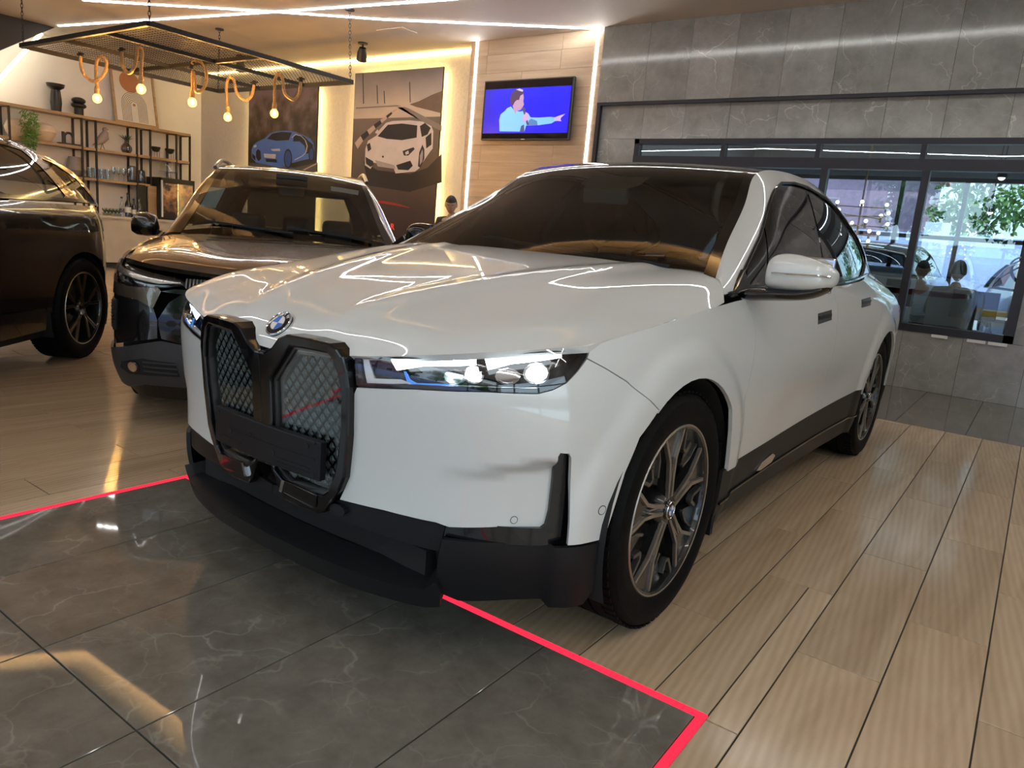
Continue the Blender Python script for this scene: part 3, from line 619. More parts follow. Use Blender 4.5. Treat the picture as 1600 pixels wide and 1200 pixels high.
def mesh_panel(sheet, poly, gap=0.0016, res=0.03, skirt=0.014, off=0.0, mirror=False, both=False):
    sc = sheet.sc; P2 = shrink(resample([(q[0]*sc[0], q[1]*sc[1]) for q in poly], res*0.55), gap); nb = len(P2)
    lo, hi = P2.min(0), P2.max(0); gx, gy = np.meshgrid(np.arange(lo[0]+res*0.5, hi[0], res), np.arange(lo[1]+res*0.5, hi[1], res)); G = np.stack([gx.ravel(), gy.ravel()], 1)
    if len(G):
        G = G[inside(G, P2)]
    if len(G):
        dm = np.full(len(G), 1e9)
        for i in range(nb):
            a, b = P2[i], P2[(i+1) % nb]; ab = b-a; t = np.clip(((G-a)@ab)/(ab@ab+1e-12), 0, 1); dm = np.minimum(dm, np.linalg.norm(G-a-t[:, None]*ab, axis=1))
        G = G[dm > res*0.35]
    allp = np.concatenate([P2, G]) if len(G) else P2
    vs, es, fs, ov, oe, of = delaunay_2d_cdt([Vector(q) for q in allp], [(i, (i+1) % nb) for i in range(nb)], [], 0, 1e-7)
    V2 = np.array([tuple(q) for q in vs]); F = np.array([f for f in fs if len(f) == 3]); F = F[inside(V2[F].mean(1), P2)]
    uv = V2/sc; P, n = sheet.both(uv); P = P+n*off
    fn = np.cross(P[F[:, 1]]-P[F[:, 0]], P[F[:, 2]]-P[F[:, 0]]); fl = (fn*n[F[:, 0]]).sum(1) < 0; F[fl] = F[fl][:, ::-1]
    V = list(P); NN = list(n); FF = [list(f) for f in F]
    if skirt > 0:
        cnt = {}
        for f in FF:
            for i in range(3): e = (f[i], f[(i+1) % 3]); cnt[e] = 1
        for (a, b) in [e for e in cnt if (e[1], e[0]) not in cnt]:
            k = len(V); tdir = P[b]-P[a]; sn = np.cross(tdir, n[a]); sn /= np.linalg.norm(sn)+1e-12
            V += [P[a], P[b], P[b]-n[b]*skirt, P[a]-n[a]*skirt]; NN += [sn]*4; FF.append([k+1, k, k+3, k+2])
    V = np.array(V); NN = np.array(NN)
    if mirror: V = V*[-1, 1, 1]; NN = NN*[-1, 1, 1]; FF = [f[::-1] for f in FF]
    return V, NN, FF
def panel(name, sheet, poly, m, parent, mirror=False, **k):
    V, NN, FF = mesh_panel(sheet, poly, mirror=mirror, **k)
    me = bpy.data.meshes.new(name); me.from_pydata([tuple(q) for q in V], [], FF); me.polygons.foreach_set('use_smooth', [True]*len(me.polygons))
    me.update(); me.normals_split_custom_set_from_vertices([tuple(q) for q in NN]); me.materials.append(m)
    return link(name, me, None, parent)
def pair(name, sheet, poly, m, parent, **k):
    return [panel(name, sheet, poly, m, parent, **k), panel(name, sheet, poly, m, parent, mirror=True, **k)]
class Hit:
    """carry points of the photograph onto a sheet of a car standing at loc, turned by rz"""
    def __init__(s, sheet, ur, vr, loc, rz, nu=160, nv=60):
        s.sh = sheet; s.ur, s.vr = ur, vr; c, q = math.cos(rz), math.sin(rz); s.R = np.array([[c, -q, 0], [q, c, 0], [0, 0, 1]]); s.loc = np.asarray(loc, float)
        a, b = np.meshgrid(np.linspace(*ur, nu), np.linspace(*vr, nv), indexing='ij'); s.uv = np.stack([a.ravel(), b.ravel()], 1); s.px, s.d = s.pr(s.uv)
    def pr(s, uv):
        W = s.sh.base(uv)@s.R.T+s.loc; d = W-CAM; z = d@CF
        return np.stack([800+FPX*(d@CR)/z, 600-FPX*(d@CU)/z], 1), np.linalg.norm(d, axis=1)
    def __call__(s, x, y):
        t = np.array([x, y]); d = ((s.px-t)**2).sum(1); idx = np.argsort(d)[:30]; k = idx[np.argmin(s.d[idx]+d[idx]*1e-2)]; uv = s.uv[k].copy()
        for _ in range(14):
            h = 1e-4; q = np.array([uv, uv+[h, 0], uv+[0, h]]); p, _d = s.pr(q); J = np.stack([(p[1]-p[0])/h, (p[2]-p[0])/h], 1)
            st = np.clip(np.linalg.lstsq(J, t-p[0], rcond=None)[0], -0.15, 0.15); uv = np.clip(uv+st, (s.ur[0], s.vr[0]), (s.ur[1], s.vr[1]))
        return tuple(uv)
    def poly(s, lst): return [s(*q) for q in lst]
# ------------------------------------------------------------------ car materials
def paint(name, c, metal=0.0, rough=0.35, coat=1.0):
    return mat(name, c, rough, metal, coat, 0.015, var=0.0)
C_ = {}
C_['white'] = paint('pearl_white_paint', (0.635, 0.655, 0.642), 0.0, 0.4)
C_['gloss'] = mat('gloss_black', (0.004, 0.004, 0.005), 0.10, spec=0.35, coat=0.25)
C_['matte'] = mat('satin_black_trim', (0.009, 0.0095, 0.011), 0.42, var=0.08, vs=60, spec=0.25)
C_['sill'] = mat('dark_grey_sill', (0.020, 0.0195, 0.018), 0.45, spec=0.18)
C_['tyre'] = mat('tyre_rubber', (0.0045, 0.0045, 0.0045), 0.6, var=0.2, vs=40, bump=0.12, bs=150, spec=0.09)
C_['rimdark'] = mat('rim_black', (0.012, 0.012, 0.012), 0.25, coat=0.6)
C_['rimgrey'] = mat('rim_grey', (0.16, 0.155, 0.15), 0.3, 0.8)
C_['rimcut'] = mat('rim_machined_edge', (0.46, 0.43, 0.39), 0.36, 0.9)
C_['chrome'] = mat('chrome', (0.75, 0.75, 0.76), 0.06, 1.0)
C_['ws'] = glass('windscreen_glass', (0.62, 0.66, 0.63), 0.03)
C_['pg'] = glass('privacy_glass', (0.06, 0.07, 0.07), 0.03)
C_['lens'] = glass('lamp_lens', (0.93, 0.95, 0.97), 0.02)
C_['grglass'] = glass('grille_cover', (0.85, 0.88, 0.88), 0.0)
C_['under'] = mat('wheel_well', (0.008, 0.008, 0.008), 0.8)
C_['int'] = mat('dark_interior', (0.02, 0.02, 0.02), 0.6, var=0.1)
C_['seat'] = mat('seat_leather', (0.035, 0.033, 0.032), 0.5, var=0.1)
C_['film'] = glass('plastic_film', (0.86, 0.9, 0.9), 0.10, 0.15)
C_['drl'] = emis('lamp_daylight', (0.86, 0.95, 1.0), 9)
C_['beam'] = emis('lamp_beam', (0.84, 0.95, 1.0), 5)
C_['blue'] = mat('lamp_blue_accent', (0.05, 0.2, 0.7), 0.2, emit=(0.05, 0.25, 0.9), es=0.6)
C_['silverpat'] = mat('grille_silver', (0.145, 0.16, 0.165), 0.4, 0.3)
C_['tail'] = mat('tail_lamp_red', (0.6, 0.01, 0.02), 0.15, coat=1.0, emit=(1.0, 0.02, 0.05), es=2.5)
C_['tailoff'] = mat('tail_lamp_unlit', (0.20, 0.006, 0.01), 0.12, coat=1.0)
C_['emblue'] = mat('emblem_blue', (0.01, 0.13, 0.55), 0.2, coat=1.0)
C_['emwhite'] = mat('emblem_white', (0.75, 0.75, 0.75), 0.2, coat=1.0)
C_['bronze'] = mat('rim_bronze_edge', (0.30, 0.22, 0.15), 0.3, 1.0)
C_['disc'] = mat('brake_disc', (0.25, 0.24, 0.23), 0.35, 1.0)
# ------------------------------------------------------------------ wheels
def spoke_star(mb, n, prof, x0, x1, rot=0.0, edge=None):
    """prof: outline as (radius, angle in degrees) of one spoke; built in the plane of the wheel, x = axle"""
    for k in range(n):
        a0 = 2*PI*k/n+rot; P = [(r*math.cos(a0+math.radians(t)), r*math.sin(a0+math.radians(t))) for r, t in prof]
        mb.prism(P, lambda a, b: (x0, a, b), lambda a, b: (x1, a, b))
def make_wheel(parent, loc, side, R_, W_, rim, style, rot=0.0, mats=None):
    """side=+1: outer face towards +x. one wheel with tyre, rim, spokes, hub"""
    w_ = bpy.data.objects.new('wheel', None); COL.objects.link(w_); w_.parent = parent; w_.location = loc
    if side < 0: w_.rotation_euler = (0, 0, PI)
    h = W_/2; s = R_-rim
    prof = [(rim-0.012, -h+0.012), (rim+0.004, -h+0.004), (rim+s*0.35, -h-0.004), (rim+s*0.75, -h+0.002), (R_-0.014, -h+0.014), (R_-0.004, -h+0.032)]
    g = [-0.30, -0.1, 0.1, 0.30]
    for q in g: prof += [(R_-0.001, q*W_-0.006), (R_-0.009, q*W_-0.0045), (R_-0.009, q*W_+0.0045), (R_-0.001, q*W_+0.006)]
    prof += [(R_-0.004, h-0.032), (R_-0.014, h-0.014), (rim+s*0.75, h-0.002), (rim+s*0.55, h+0.003), (rim+s*0.35, h+0.004), (rim+0.006, h-0.003), (rim-0.008, h-0.010), (rim-0.012, h-0.012), (rim-0.012, -h+0.012)]
    MB().lathe(prof, 72, axis='x', cap=False).build('tyre', C_['tyre'], w_, smooth=True, angle=30)
    tr = MB()  # shoulder tread blocks
    for k in range(72):
        a = 2*PI*k/72
        for sx in (-1, 1):
            Mx = Matrix.Rotation(a, 4, 'X')
            tr.box(sx*(h-0.036)-0.018, sx*(h-0.036)+0.018, -0.011, 0.011, R_-0.006, R_+0.0006, Mx)
    o = tr.build('tread', C_['tyre'], w_); o['kind'] = 'stuff'
    MB().lathe([(rim-0.004, h-0.012), (rim-0.012, h-0.006), (rim-0.020, h-0.010), (rim-0.026, h-0.03), (rim-0.03, -h+0.03), (rim-0.006, -h+0.01)], 72, axis='x', cap=False).build('rim', C_['rimdark'], w_, smooth=True)
    MB().lathe([(rim-0.005, h-0.010), (rim-0.008, h-0.005), (rim-0.013, h-0.006), (rim-0.014, h-0.010)], 72, axis='x', cap=False).build('rim_lip', C_['rimcut'], w_, smooth=True)
    MB().lathe([(0.06, -0.01), (rim*0.66, -0.01), (rim*0.66, 0.012), (0.06, 0.012), (0.06, -0.01)], 40, axis='x', cap=False).build('brake_disc', C_['disc'], w_, smooth=True)
    f = h-0.022
    hubm = MB().lathe([(0.0, f+0.004), (0.052, f+0.002), (0.062, f-0.012), (0.066, f-0.07)], 30, axis='x'); hubm.build('hub', C_['rimdark'], w_, smooth=True)
    if style == 'kite':
        bl = MB(); ed = MB(); ins = MB(); ed2 = MB()
        blade = [(0.040, -34), (0.105, -9.5), (0.165, -8.0), (rim-0.018, -15), (rim-0.016, 0), (rim-0.018, 15), (0.165, 8.0), (0.105, 9.5), (0.040, 34)]
        hole = [(0.10, 0)]
        spoke_star(bl, 5, blade, f-0.035, f-0.004, rot)
        for k in range(5):
            a0 = 2*PI*k/5+rot
            def pt(r, t, x=f): return (x, r*math.cos(a0+math.radians(t)), r*math.sin(a0+math.radians(t)))
            for sgn in (-1, 1):
                path = [(0.045, 16*sgn), (0.11, 7.6*sgn), (0.175, 7.2*sgn), (rim-0.018, 14.4*sgn)]
                for a, b in zip(path, path[1:]): ed.bar(pt(*a), pt(*b), 0.0115, 0.012, up=(1, 0, 0))
                ed.bar(pt(0.05, 2.5*sgn*6), pt(0.155, 1.6*sgn), 0.005, 0.012, up=(1, 0, 0))
            ed.bar(pt(rim-0.018, -14.4), pt(rim-0.0165, 0), 0.006, 0.01, up=(1, 0, 0)); ed.bar(pt(rim-0.0165, 0), pt(rim-0.018, 14.4), 0.006, 0.01, up=(1, 0, 0))
            # stepped aero inserts between the spokes
            i0 = [(0.15, 30), (0.205, 20), (rim-0.02, 19.5), (rim-0.017, 30), (rim-0.02, 40), (0.235, 36)]
            P = [(r*math.cos(a0+math.radians(t)), r*math.sin(a0+math.radians(t))) for r, t in i0]
            ins = MB(); ed2 = MB(); ins.prism(P, lambda a, b: (f-0.045, a, b), lambda a, b: (f-0.014, a, b)); io_ = ins.build('aero_insert', C_['rimdark'], w_)
            pa = [(rim-0.02, 41), (0.235, 37), (0.195, 42), (0.205, 48), (rim-0.02, 51)]
            for a, b in zip(pa[1:], pa[2:]): ed2.bar(pt(*a, f-0.008), pt(*b, f-0.008), 0.012, 0.02, up=(1, 0, 0))
            ed2.build('insert_edge', C_['rimgrey'], w_); ed2 = MB()
            ed2.bar(pt(0.155, 30, f-0.012), pt(0.205, 21, f-0.012), 0.010, 0.012, up=(1, 0, 0)); ed2.bar(pt(0.205, 21, f-0.012), pt(rim-0.02, 19.8, f-0.012), 0.006, 0.012, up=(1, 0, 0)); ed2.build('insert_edge', C_['rimgrey'], w_)
        bl.build('spokes', C_['rimdark'], w_); ed.build('spoke_edges', C_['rimcut'], w_)
        cap = MB().lathe([(0.0, f+0.010), (0.030, f+0.009), (0.034, f+0.004)], 28, axis='x').build('hub_cap', C_['gloss'], w_, smooth=True)
        roundel(cap, Matrix.Translation((f+0.0105, 0, 0)) @ Matrix.Rotation(PI/2, 4, 'Y') @ Matrix.Rotation(PI/2, 4, 'Z'), 0.030, False)
    else:
        bl = MB(); ed = MB()
        for k in range(5):
            a0 = 2*PI*k/5+rot
            def pt(r, t, x=f): return (x, r*math.cos(a0+math.radians(t)), r*math.sin(a0+math.radians(t)))
            for sgn in (-1, 1):
                P = [(0.045, 20*sgn), (0.10, 6*sgn), (rim-0.015, 15.5*sgn), (rim-0.015, 10.5*sgn), (0.11, 2*sgn)]
                Q = [(r*math.cos(a0+math.radians(t)), r*math.sin(a0+math.radians(t))) for r, t in P]
                bl.prism(Q, lambda a, b: (f-0.04, a, b), lambda a, b: (f-0.006, a, b))
                ed.bar(pt(0.05, 18*sgn), pt(0.10, 6.2*sgn), 0.006, 0.01, up=(1, 0, 0)); ed.bar(pt(0.10, 6.2*sgn), pt(rim-0.015, 15.3*sgn), 0.007, 0.012, up=(1, 0, 0)); ed.bar(pt(0.12, 2.2*sgn), pt(rim-0.015, 10.8*sgn), 0.004, 0.01, up=(1, 0, 0))
        bl.build('spokes', C_['rimdark'], w_); ed.build('spoke_edges', C_['bronze'], w_)
    return w_
def roundel(parent, M_, r, letters=True):
    """round badge: chrome rim, black ring, blue and white quarters; drawn in its xy plane, z outward"""
    def bld(mb, name, m_):
        o = mb.build(name, m_, parent, smooth=True); o.data.transform(M_); return o
    bld(MB().lathe([(0.0, -0.004), (r, -0.004), (r, 0.001), (r*0.955, 0.0025), (r*0.90, 0.001)], 48, cap=False), 'badge_rim', C_['chrome'])
    bld(MB().lathe([(0.0, 0.0012), (r*0.92, 0.0012), (r*0.60, 0.0022), (0.0, 0.0022)], 48), 'badge_ring', C_['gloss'])
    bld(MB().lathe([(r*0.60, 0.0020), (r*0.60, 0.0034), (r*0.565, 0.0034), (r*0.565, 0.0020)], 40, cap=False), 'badge_circle', C_['chrome'])
    for k in range(4):
        mb = MB(); n = 8; P = [(0, 0)]+[(r*0.565*math.cos(PI/2*k+PI/2*i/n), r*0.565*math.sin(PI/2*k+PI/2*i/n)) for i in range(n+1)]
        mb.prism(P, lambda a, b: (a, b, 0.0015), lambda a, b: (a, b, 0.0028)); bld(mb, 'badge_quarter', C_['emblue'] if k % 2 == 1 else C_['emwhite'])
    if letters:
        for ch, a in (('B', 38), ('M', 0), ('W', -38)):
            T = Matrix.Rotation(math.radians(a), 4, 'Z') @ Matrix.Translation((0, r*0.765, 0.0022))
            text_mesh(ch, r*0.34, C_['emwhite'], 'badge_letter', parent, M_ @ T, 0.0006, 0.0)
# ================================================================== the white electric SUV
BR = -0.0139
bmw = empty('electric_suv', (0, 0, 0), BR, 'large pearl white electric SUV with black double grille and lit headlights', 'car')
ZR = [.20, .33, .46, .60, .74, .86, .96, 1.04, 1.12, 1.20]; nz = len(ZR)
def col(xs, ys): return [(x, y, z) for x, y, z in zip(np.broadcast_to(xs, (nz,)), np.broadcast_to(ys, (nz,)), ZR)]
dzf = np.array([.035, .005, .004, .0, -.012, -.010, .035, .10, .22, .36]); dxf = np.array([-.03, -.010, -.004, 0, 0, -.022, -.058, -.09, -.13, -.19])
FR = [(0, -.842), (.28, -.830), (.52, -.789), (.72, -.703), (.852, -.575), (.925, -.41), (.957, -.21)]
cols = [col(x+dxf*b, y+dzf*a) for (x, y), a, b in zip(FR, [1, 1, 1, 1, .8, .5, .25], [0, .15, .45, .7, .85, .9, .75])]
for y, xs in [(0.02, [.935, .958, .966, .972, .970, .955, .930, .902, .86, .81]), (0.35, [.925, .950, .960, .968, .970, .956, .932, .904, .865, .815]),
              (0.80, [.915, .940, .955, .966, .970, .958, .935, .908, .870, .82]), (1.40, [.91, .935, .950, .963, .969, .960, .940, .914, .877, .83]),
              (2.00, [.915, .940, .955, .967, .973, .966, .947, .920, .876, .82]), (2.55, [.935, .957, .968, .977, .982, .977, .960, .926, .866, .79]),
              (3.00, [.945, .965, .975, .983, .987, .984, .967, .925, .845, .755]), (3.40, [.92, .945, .955, .965, .972, .970, .952, .905, .81, .71]),
              (3.72, [.84, .88, .90, .91, .918, .915, .895, .845, .75, .65])]: cols.append(col(np.array(xs), y))
cols.append(col(.74+dxf*0.8, [3.90, 3.93, 3.95, 3.96, 3.96, 3.955, 3.945, 3.92, 3.88, 3.82])); cols.append(col(.42, [3.99, 4.02, 4.04, 4.05, 4.05, 4.045, 4.03, 4.0, 3.95, 3.88])); cols.append(col(0, [4.01, 4.04, 4.06, 4.07, 4.07, 4.065, 4.05, 4.02, 3.97, 3.9]))
NETL = np.array(cols); US = np.concatenate([[0], np.cumsum(np.linalg.norm(np.diff(NETL[:, 3, :2], axis=0), axis=1))])
def sstep(x): x = np.clip(x, 0, 1); return x*x*(3-2*x)
def disp_low(uv, P):
    d = np.zeros(len(P)); u, z = uv[:, 0], uv[:, 1]
    for yc in (0.0, 3.0):   # wheel-arch flares
        r = np.hypot(P[:, 1]-yc, P[:, 2]-0.392); sd = np.abs(P[:, 0]) > 0.8
        d += np.where(sd, 0.015*sstep((0.57-r)/0.085), 0)
    # hollow beside the front corner slot
    zt = 0.655-0.045*sstep((0.94-u)/0.32); d -= 0.034*sstep((u-0.58)/0.34)*sstep((zt-z)/0.040)*(u < 0.947)
    # sculpted lower door
    d -= 0.012*np.exp(-((z-0.60)/0.085)**2)*sstep((P[:, 1]-0.75)/0.5)*sstep((2.45-P[:, 1])/0.5)
    return d
low = Sheet(US, ZR, NETL, (0, 1.5, 0.6), (1, 1), disp_low)
hl = Hit(low, (0.0, 5.0), (0.17, 1.19), (0, 0, 0), BR, 260, 70)
L_ = hl.poly
def uy(y, z):
    a, b = 1.0, 5.25
    for _ in range(40):
        m_ = (a+b)/2
        if low.base([[m_, z]])[0, 1] < y: a = m_
        else: b = m_
    return ((a+b)/2, z)
# --- panels of the lower body
HLTOP = [(553, 556), (650, 556), (740, 552), (830, 546), (922, 540)]; HLOUT = [(917, 558), (903, 579), (885, 598), (864, 609), (840, 615)]; HLBOT = [(760, 612), (650, 608), (557, 605)]
head = L_(HLTOP+HLOUT+HLBOT)
bump = L_(HLBOT[::-1]+HLOUT[::-1][:-1]+[(917, 560), (945, 575), (979, 596), (1023, 640), (993, 682), (971, 735), (951, 801), (938, 839), (910, 846), (884, 851), (887, 820), (890, 768), (892, 716), (889, 710), (876, 709), (873, 714), (871, 755), (865, 805), (859, 827), (850, 833), (775, 829), (700, 825), (680, 817), (600, 798), (530, 781), (546, 745), (552, 680), (553, 615)])
pair('front_bumper', low, bump, C_['white'], bmw, res=0.022)
slot = L_([(884, 851), (887, 820), (890, 768), (892, 716), (889, 710), (876, 709), (873, 714), (871, 755), (865, 805), (859, 827), (850, 833), (775, 829), (694, 825), (690, 840), (775, 852), (850, 856)])
low.disp = None
pair('corner_slot', low, slot, C_['gloss'], bmw, off=-0.022, gap=-0.004, res=0.02)
low.disp = disp_low
arcF = [uy(0.436*math.cos(a), 0.392+0.436*math.sin(a)) for a in np.radians(np.linspace(124, 34, 14))]
fend = L_([(917, 560), (923, 541), (960, 528), (1000, 516), (1060, 497), (1100, 484), (1132, 475), (1150, 470), (1164, 467), (1174, 490), (1180, 515), (1180, 540), (1172, 590), (1164, 622), (1158, 670), (1153, 722), (1131, 735), (1134, 705), (1137, 672)])
fend = fend+[uy(0.305, 0.715)]+arcF[::-1][1:]+L_([(1023, 640), (979, 596), (945, 575)])
pair('front_wing', low, fend, C_['white'], bmw, res=0.025)
seamF = L_([(1164, 467), (1174, 490), (1180, 515), (1180, 540), (1172, 590), (1164, 622), (1158, 670), (1153, 722)]); seamM = L_([(1302, 461), (1309, 478), (1308, 502), (1304, 542), (1294, 580), (1287, 620), (1283, 642)])
ysF = [low.base([q])[0] for q in (seamF[0], seamF[-1])]; ysM = [low.base([q])[0] for q in (seamM[0], seamM[-1])]
def belt_z(y): return float(np.interp(y, [0.4, 0.75, 1.1, 1.5, 2.0, 2.5, 3.0, 3.45, 3.8], [1.06, 1.085, 1.096, 1.10, 1.106, 1.125, 1.15, 1.165, 1.168]))
def sill_z(y): return float(np.interp(y, [0.36, 2.6], [0.452, 0.505]))
def rng(a, b, n): return list(np.linspace(a, b, n))
y0, y1 = ysF[0][1], ysM[0][1]
doorF = [uy(y, belt_z(y)) for y in rng(y0, y1, 10)]+seamM[1:-1]+[uy(y, sill_z(y)) for y in rng(ysM[1][1], ysF[1][1], 10)]+seamF[::-1][1:-1]
doors = pair('front_door', low, doorF, C_['white'], bmw)
rdz = [(2.78, 1.138), (2.80, 1.0), (2.74, 0.86), (2.62, 0.73), (2.56, 0.62), (2.555, 0.505)]
doorR = [uy(y, belt_z(y)) for y in rng(y1, 2.76, 9)]+[uy(*q) for q in rdz]+[uy(y, sill_z(y)) for y in rng(2.5, ysM[1][1], 7)]+seamM[::-1][1:-1]
rdoors = pair('rear_door', low, doorR, C_['white'], bmw)
arcR = [uy(3.0+0.436*math.cos(a), 0.392+0.436*math.sin(a)) for a in np.radians(np.linspace(170, 8, 18))]
quart = [uy(*q) for q in rdz]+arcR+[uy(3.44, 0.42)]+[uy(3.6, 0.46), uy(3.72, 0.52)]+[(5.40, 0.54), (5.40, 0.90), (5.40, 1.05), (5.36, 1.15)]+[uy(y, belt_z(y)+0.006) for y in (3.78, 3.6, 3.3, 3.0, 2.85)]
pair('rear_quarter', low, quart, C_['white'], bmw)
ue = US[-1]
pair('rear_bumper', low, [(5.40, 0.54), (ue, 0.54), (ue, 0.905), (5.40, 0.905)], C_['white'], bmw, gap=0.001)
pair('tailgate', low, [(5.40, 0.975), (ue, 0.975), (ue, 1.16), (5.36, 1.16)], C_['white'], bmw, gap=0.001)
pair('tail_lamp', low, [(5.02, 0.925), (5.40, 0.908), (ue-0.10, 0.908), (ue-0.10, 0.972), (5.40, 0.972), (5.02, 0.965)], C_['tailoff'], bmw, off=0.004, gap=0.0)
pair('rear_valance', low, [uy(3.44, 0.42), uy(3.45, 0.21), uy(3.7, 0.20), (ue, 0.20), (ue, 0.54), (5.40, 0.54), uy(3.72, 0.52), uy(3.6, 0.46)], C_['matte'], bmw)
sill = [uy(y, sill_z(y)) for y in rng(0.37, 2.56, 10)]+[uy(2.58, 0.30), uy(2.55, 0.235)]+[uy(y, 0.225) for y in rng(2.2, 0.6, 6)]+[uy(0.40, 0.225), uy(0.385, 0.33)]
pair('side_sill', low, sill, C_['sill'], bmw, off=-0.006)
pair('sill_blade', low, [uy(0.40, 0.325), uy(1.6, 0.335), uy(2.57, 0.345), uy(2.57, 0.335), uy(1.6, 0.325), uy(0.40, 0.315)], C_['gloss'], bmw, off=0.004, gap=0, res=0.05)
pair('sill_badge', low, L_([(1181, 736), (1190, 722), (1207, 708), (1211, 711), (1205, 722), (1188, 735)]), C_['chrome'], bmw, off=0.002, gap=0.001, res=0.03)
# handles
for d_, hp in ((doors, [(1278, 490), (1299, 484), (1299, 500), (1278, 507)]), (rdoors, [(1346, 468), (1360, 464), (1360, 477), (1346, 481)])):
    for dd, mr in zip(d_, (False, True)):
        panel('handle', low, L_(hp), C_['gloss'], dd, mirror=mr, off=0.0015, gap=0.0, res=0.02, skirt=0.004)
        q = L_(hp); c_ = np.mean(q, 0); panel('grip', low, [c_+(np.array(a)-c_)*[0.9, 0.35] for a in q], C_['matte'], dd, mirror=mr, off=0.005, gap=0.0, res=0.02, skirt=0.004)
# parking sensors
for c_, r_ in (((805, 819), 0.011), ((935, 794), 0.014)):
    u0, z0 = hl(*c_)
    pair('parking_sensor', low, [(u0+r_*math.cos(a), z0+r_*math.sin(a)) for a in np.linspace(0, 2*PI, 18)[:-1]], C_['matte'], bmw, off=0.0006, gap=0, res=0.01, skirt=0.002)
    pair('sensor_face', low, [(u0+r_*.84*math.cos(a), z0+r_*.84*math.sin(a)) for a in np.linspace(0, 2*PI, 18)[:-1]], C_['white'], bmw, off=0.0010, gap=0, res=0.01, skirt=0.001)
# --- front valance
vc = L_([(690, 841), (775, 852), (850, 856), (884, 852), (938, 840), (934, 870), (922, 915), (905, 938), (880, 945), (800, 948), (715, 941), (690, 928), (681, 905), (684, 870)])
pair('valance_corner', low, vc, C_['matte'], bmw, off=0.004, res=0.02)
pair('valance_band', low, L_([(527, 783), (600, 800), (680, 819), (694, 826), (690, 841), (684, 866), (600, 842), (530, 815), (505, 803)])+[(0.0, 0.375), (0.0, 0.405)], C_['matte'], bmw, off=-0.012, res=0.025)
lip = [(0, 0.252), (0.3, 0.250), (0.5, 0.250), (0.60, 0.258), (0.632, 0.29), (0.645, 0.26), (0.64, 0.210), (0.60, 0.200), (0.3, 0.190), (0, 0.190)]
pair('front_lip', low, lip, C_['matte'], bmw, off=0.02, gap=-0.001, res=0.02, skirt=0.10)
pair('intake_back', low, [(0, 0.25), (0.66, 0.25), (0.66, 0.43), (0, 0.43)], C_['under'], bmw, off=-0.085, gap=0, res=0.05)
u0, z0 = hl(530, 797); pair('camera_pod', low, [(u0+0.030*math.cos(a)-0.006, z0+0.016*math.sin(a)) for a in np.linspace(0, 2*PI, 16)[:-1]], C_['matte'], bmw, off=0.004, gap=0, res=0.012, skirt=0.03)
# --- head lamps
for mr in (False, True):
    g = bpy.data.objects.new('headlight', None); COL.objects.link(g); g.parent = bmw
    panel('lens', low, head, C_['lens'], g, mirror=mr, gap=0.002, off=0.001, skirt=0.0)
    panel('bucket', low, head, C_['gloss'], g, mirror=mr, gap=0.0, off=-0.050, res=0.03, skirt=0.0)
    hb = HLTOP+HLOUT+HLBOT; inn = L_([(563, 560), (650, 560), (740, 556), (830, 551), (908, 546), (905, 558), (893, 576), (876, 593), (858, 602), (838, 607), (760, 605), (650, 601), (566, 599)])
    # black rim around the lens
    n_ = len(inn)
    for i in range(n_):
        j = (i+1) % n_; dead = [head[i], head[j], inn[j], inn[i]]
        panel('lens_rim', low, dead, C_['gloss'] if i >= 4 else C_['drl' if False else 'gloss'], g, mirror=mr, gap=-0.0003, off=-0.004, res=0.03, skirt=0.03)
    panel('daylight_bar', low, L_([(607, 560), (743, 558), (743, 568), (700, 570), (660, 570), (616, 578)]), C_['drl'], g, mirror=mr, gap=0, off=-0.012, res=0.02, skirt=0.006)
    panel('daylight_bar', low, L_([(757, 557), (820, 554), (880, 549), (881, 556), (840, 562), (800, 566), (762, 576)]), C_['drl'], g, mirror=mr, gap=0, off=-0.012, res=0.02, skirt=0.006)
    panel('inner_trim', low, L_([(564, 560), (572, 560), (582, 592), (622, 593), (640, 600), (570, 600)]), C_['emwhite'], g, mirror=mr, gap=0, off=-0.010, res=0.02, skirt=0.006)
    panel('camera_window', low, L_([(573, 560), (606, 561), (626, 590), (584, 592)]), C_['gloss'], g, mirror=mr, gap=0, off=-0.012, res=0.02, skirt=0.006)
    panel('lamp_blade', low, L_([(632, 590), (646, 599), (700, 600), (846, 605), (844, 609), (700, 606), (634, 602)]), C_['chrome'], g, mirror=mr, gap=0, off=-0.010, res=0.02, skirt=0.006)
    panel('blue_accent', low, L_([(628, 580), (631, 580), (638, 594), (648, 599), (700, 600), (700, 602), (645, 602), (633, 596)]), C_['blue'], g, mirror=mr, gap=0, off=-0.009, res=0.02, skirt=0.004)
    for (cx, cy, rx, ry, mm) in ((706, 587, 15, 11, 'chrome'), (737, 583, 14, 13, 'beam'), (795, 585, 17, 12, 'chrome'), (844, 580, 18, 15, 'beam')):
        q = L_([(cx+rx*math.cos(a), cy+ry*math.sin(a)) for a in np.linspace(0, 2*PI, 13)[:-1]])
        panel('projector', low, q, C_[mm], g, mirror=mr, gap=0, off=-0.026, res=0.02, skirt=0.02)
        panel('projector_bezel', low, [np.mean(q, 0)+(np.array(a)-np.mean(q, 0))*1.28 for a in q], C_['chrome'], g, mirror=mr, gap=0, off=-0.034, res=0.02, skirt=0.01)
    panel('divider', low, L_([(745, 557), (756, 557), (760, 580), (748, 580)]), C_['gloss'], g, mirror=mr, gap=0, off=-0.006, res=0.02, skirt=0.01)
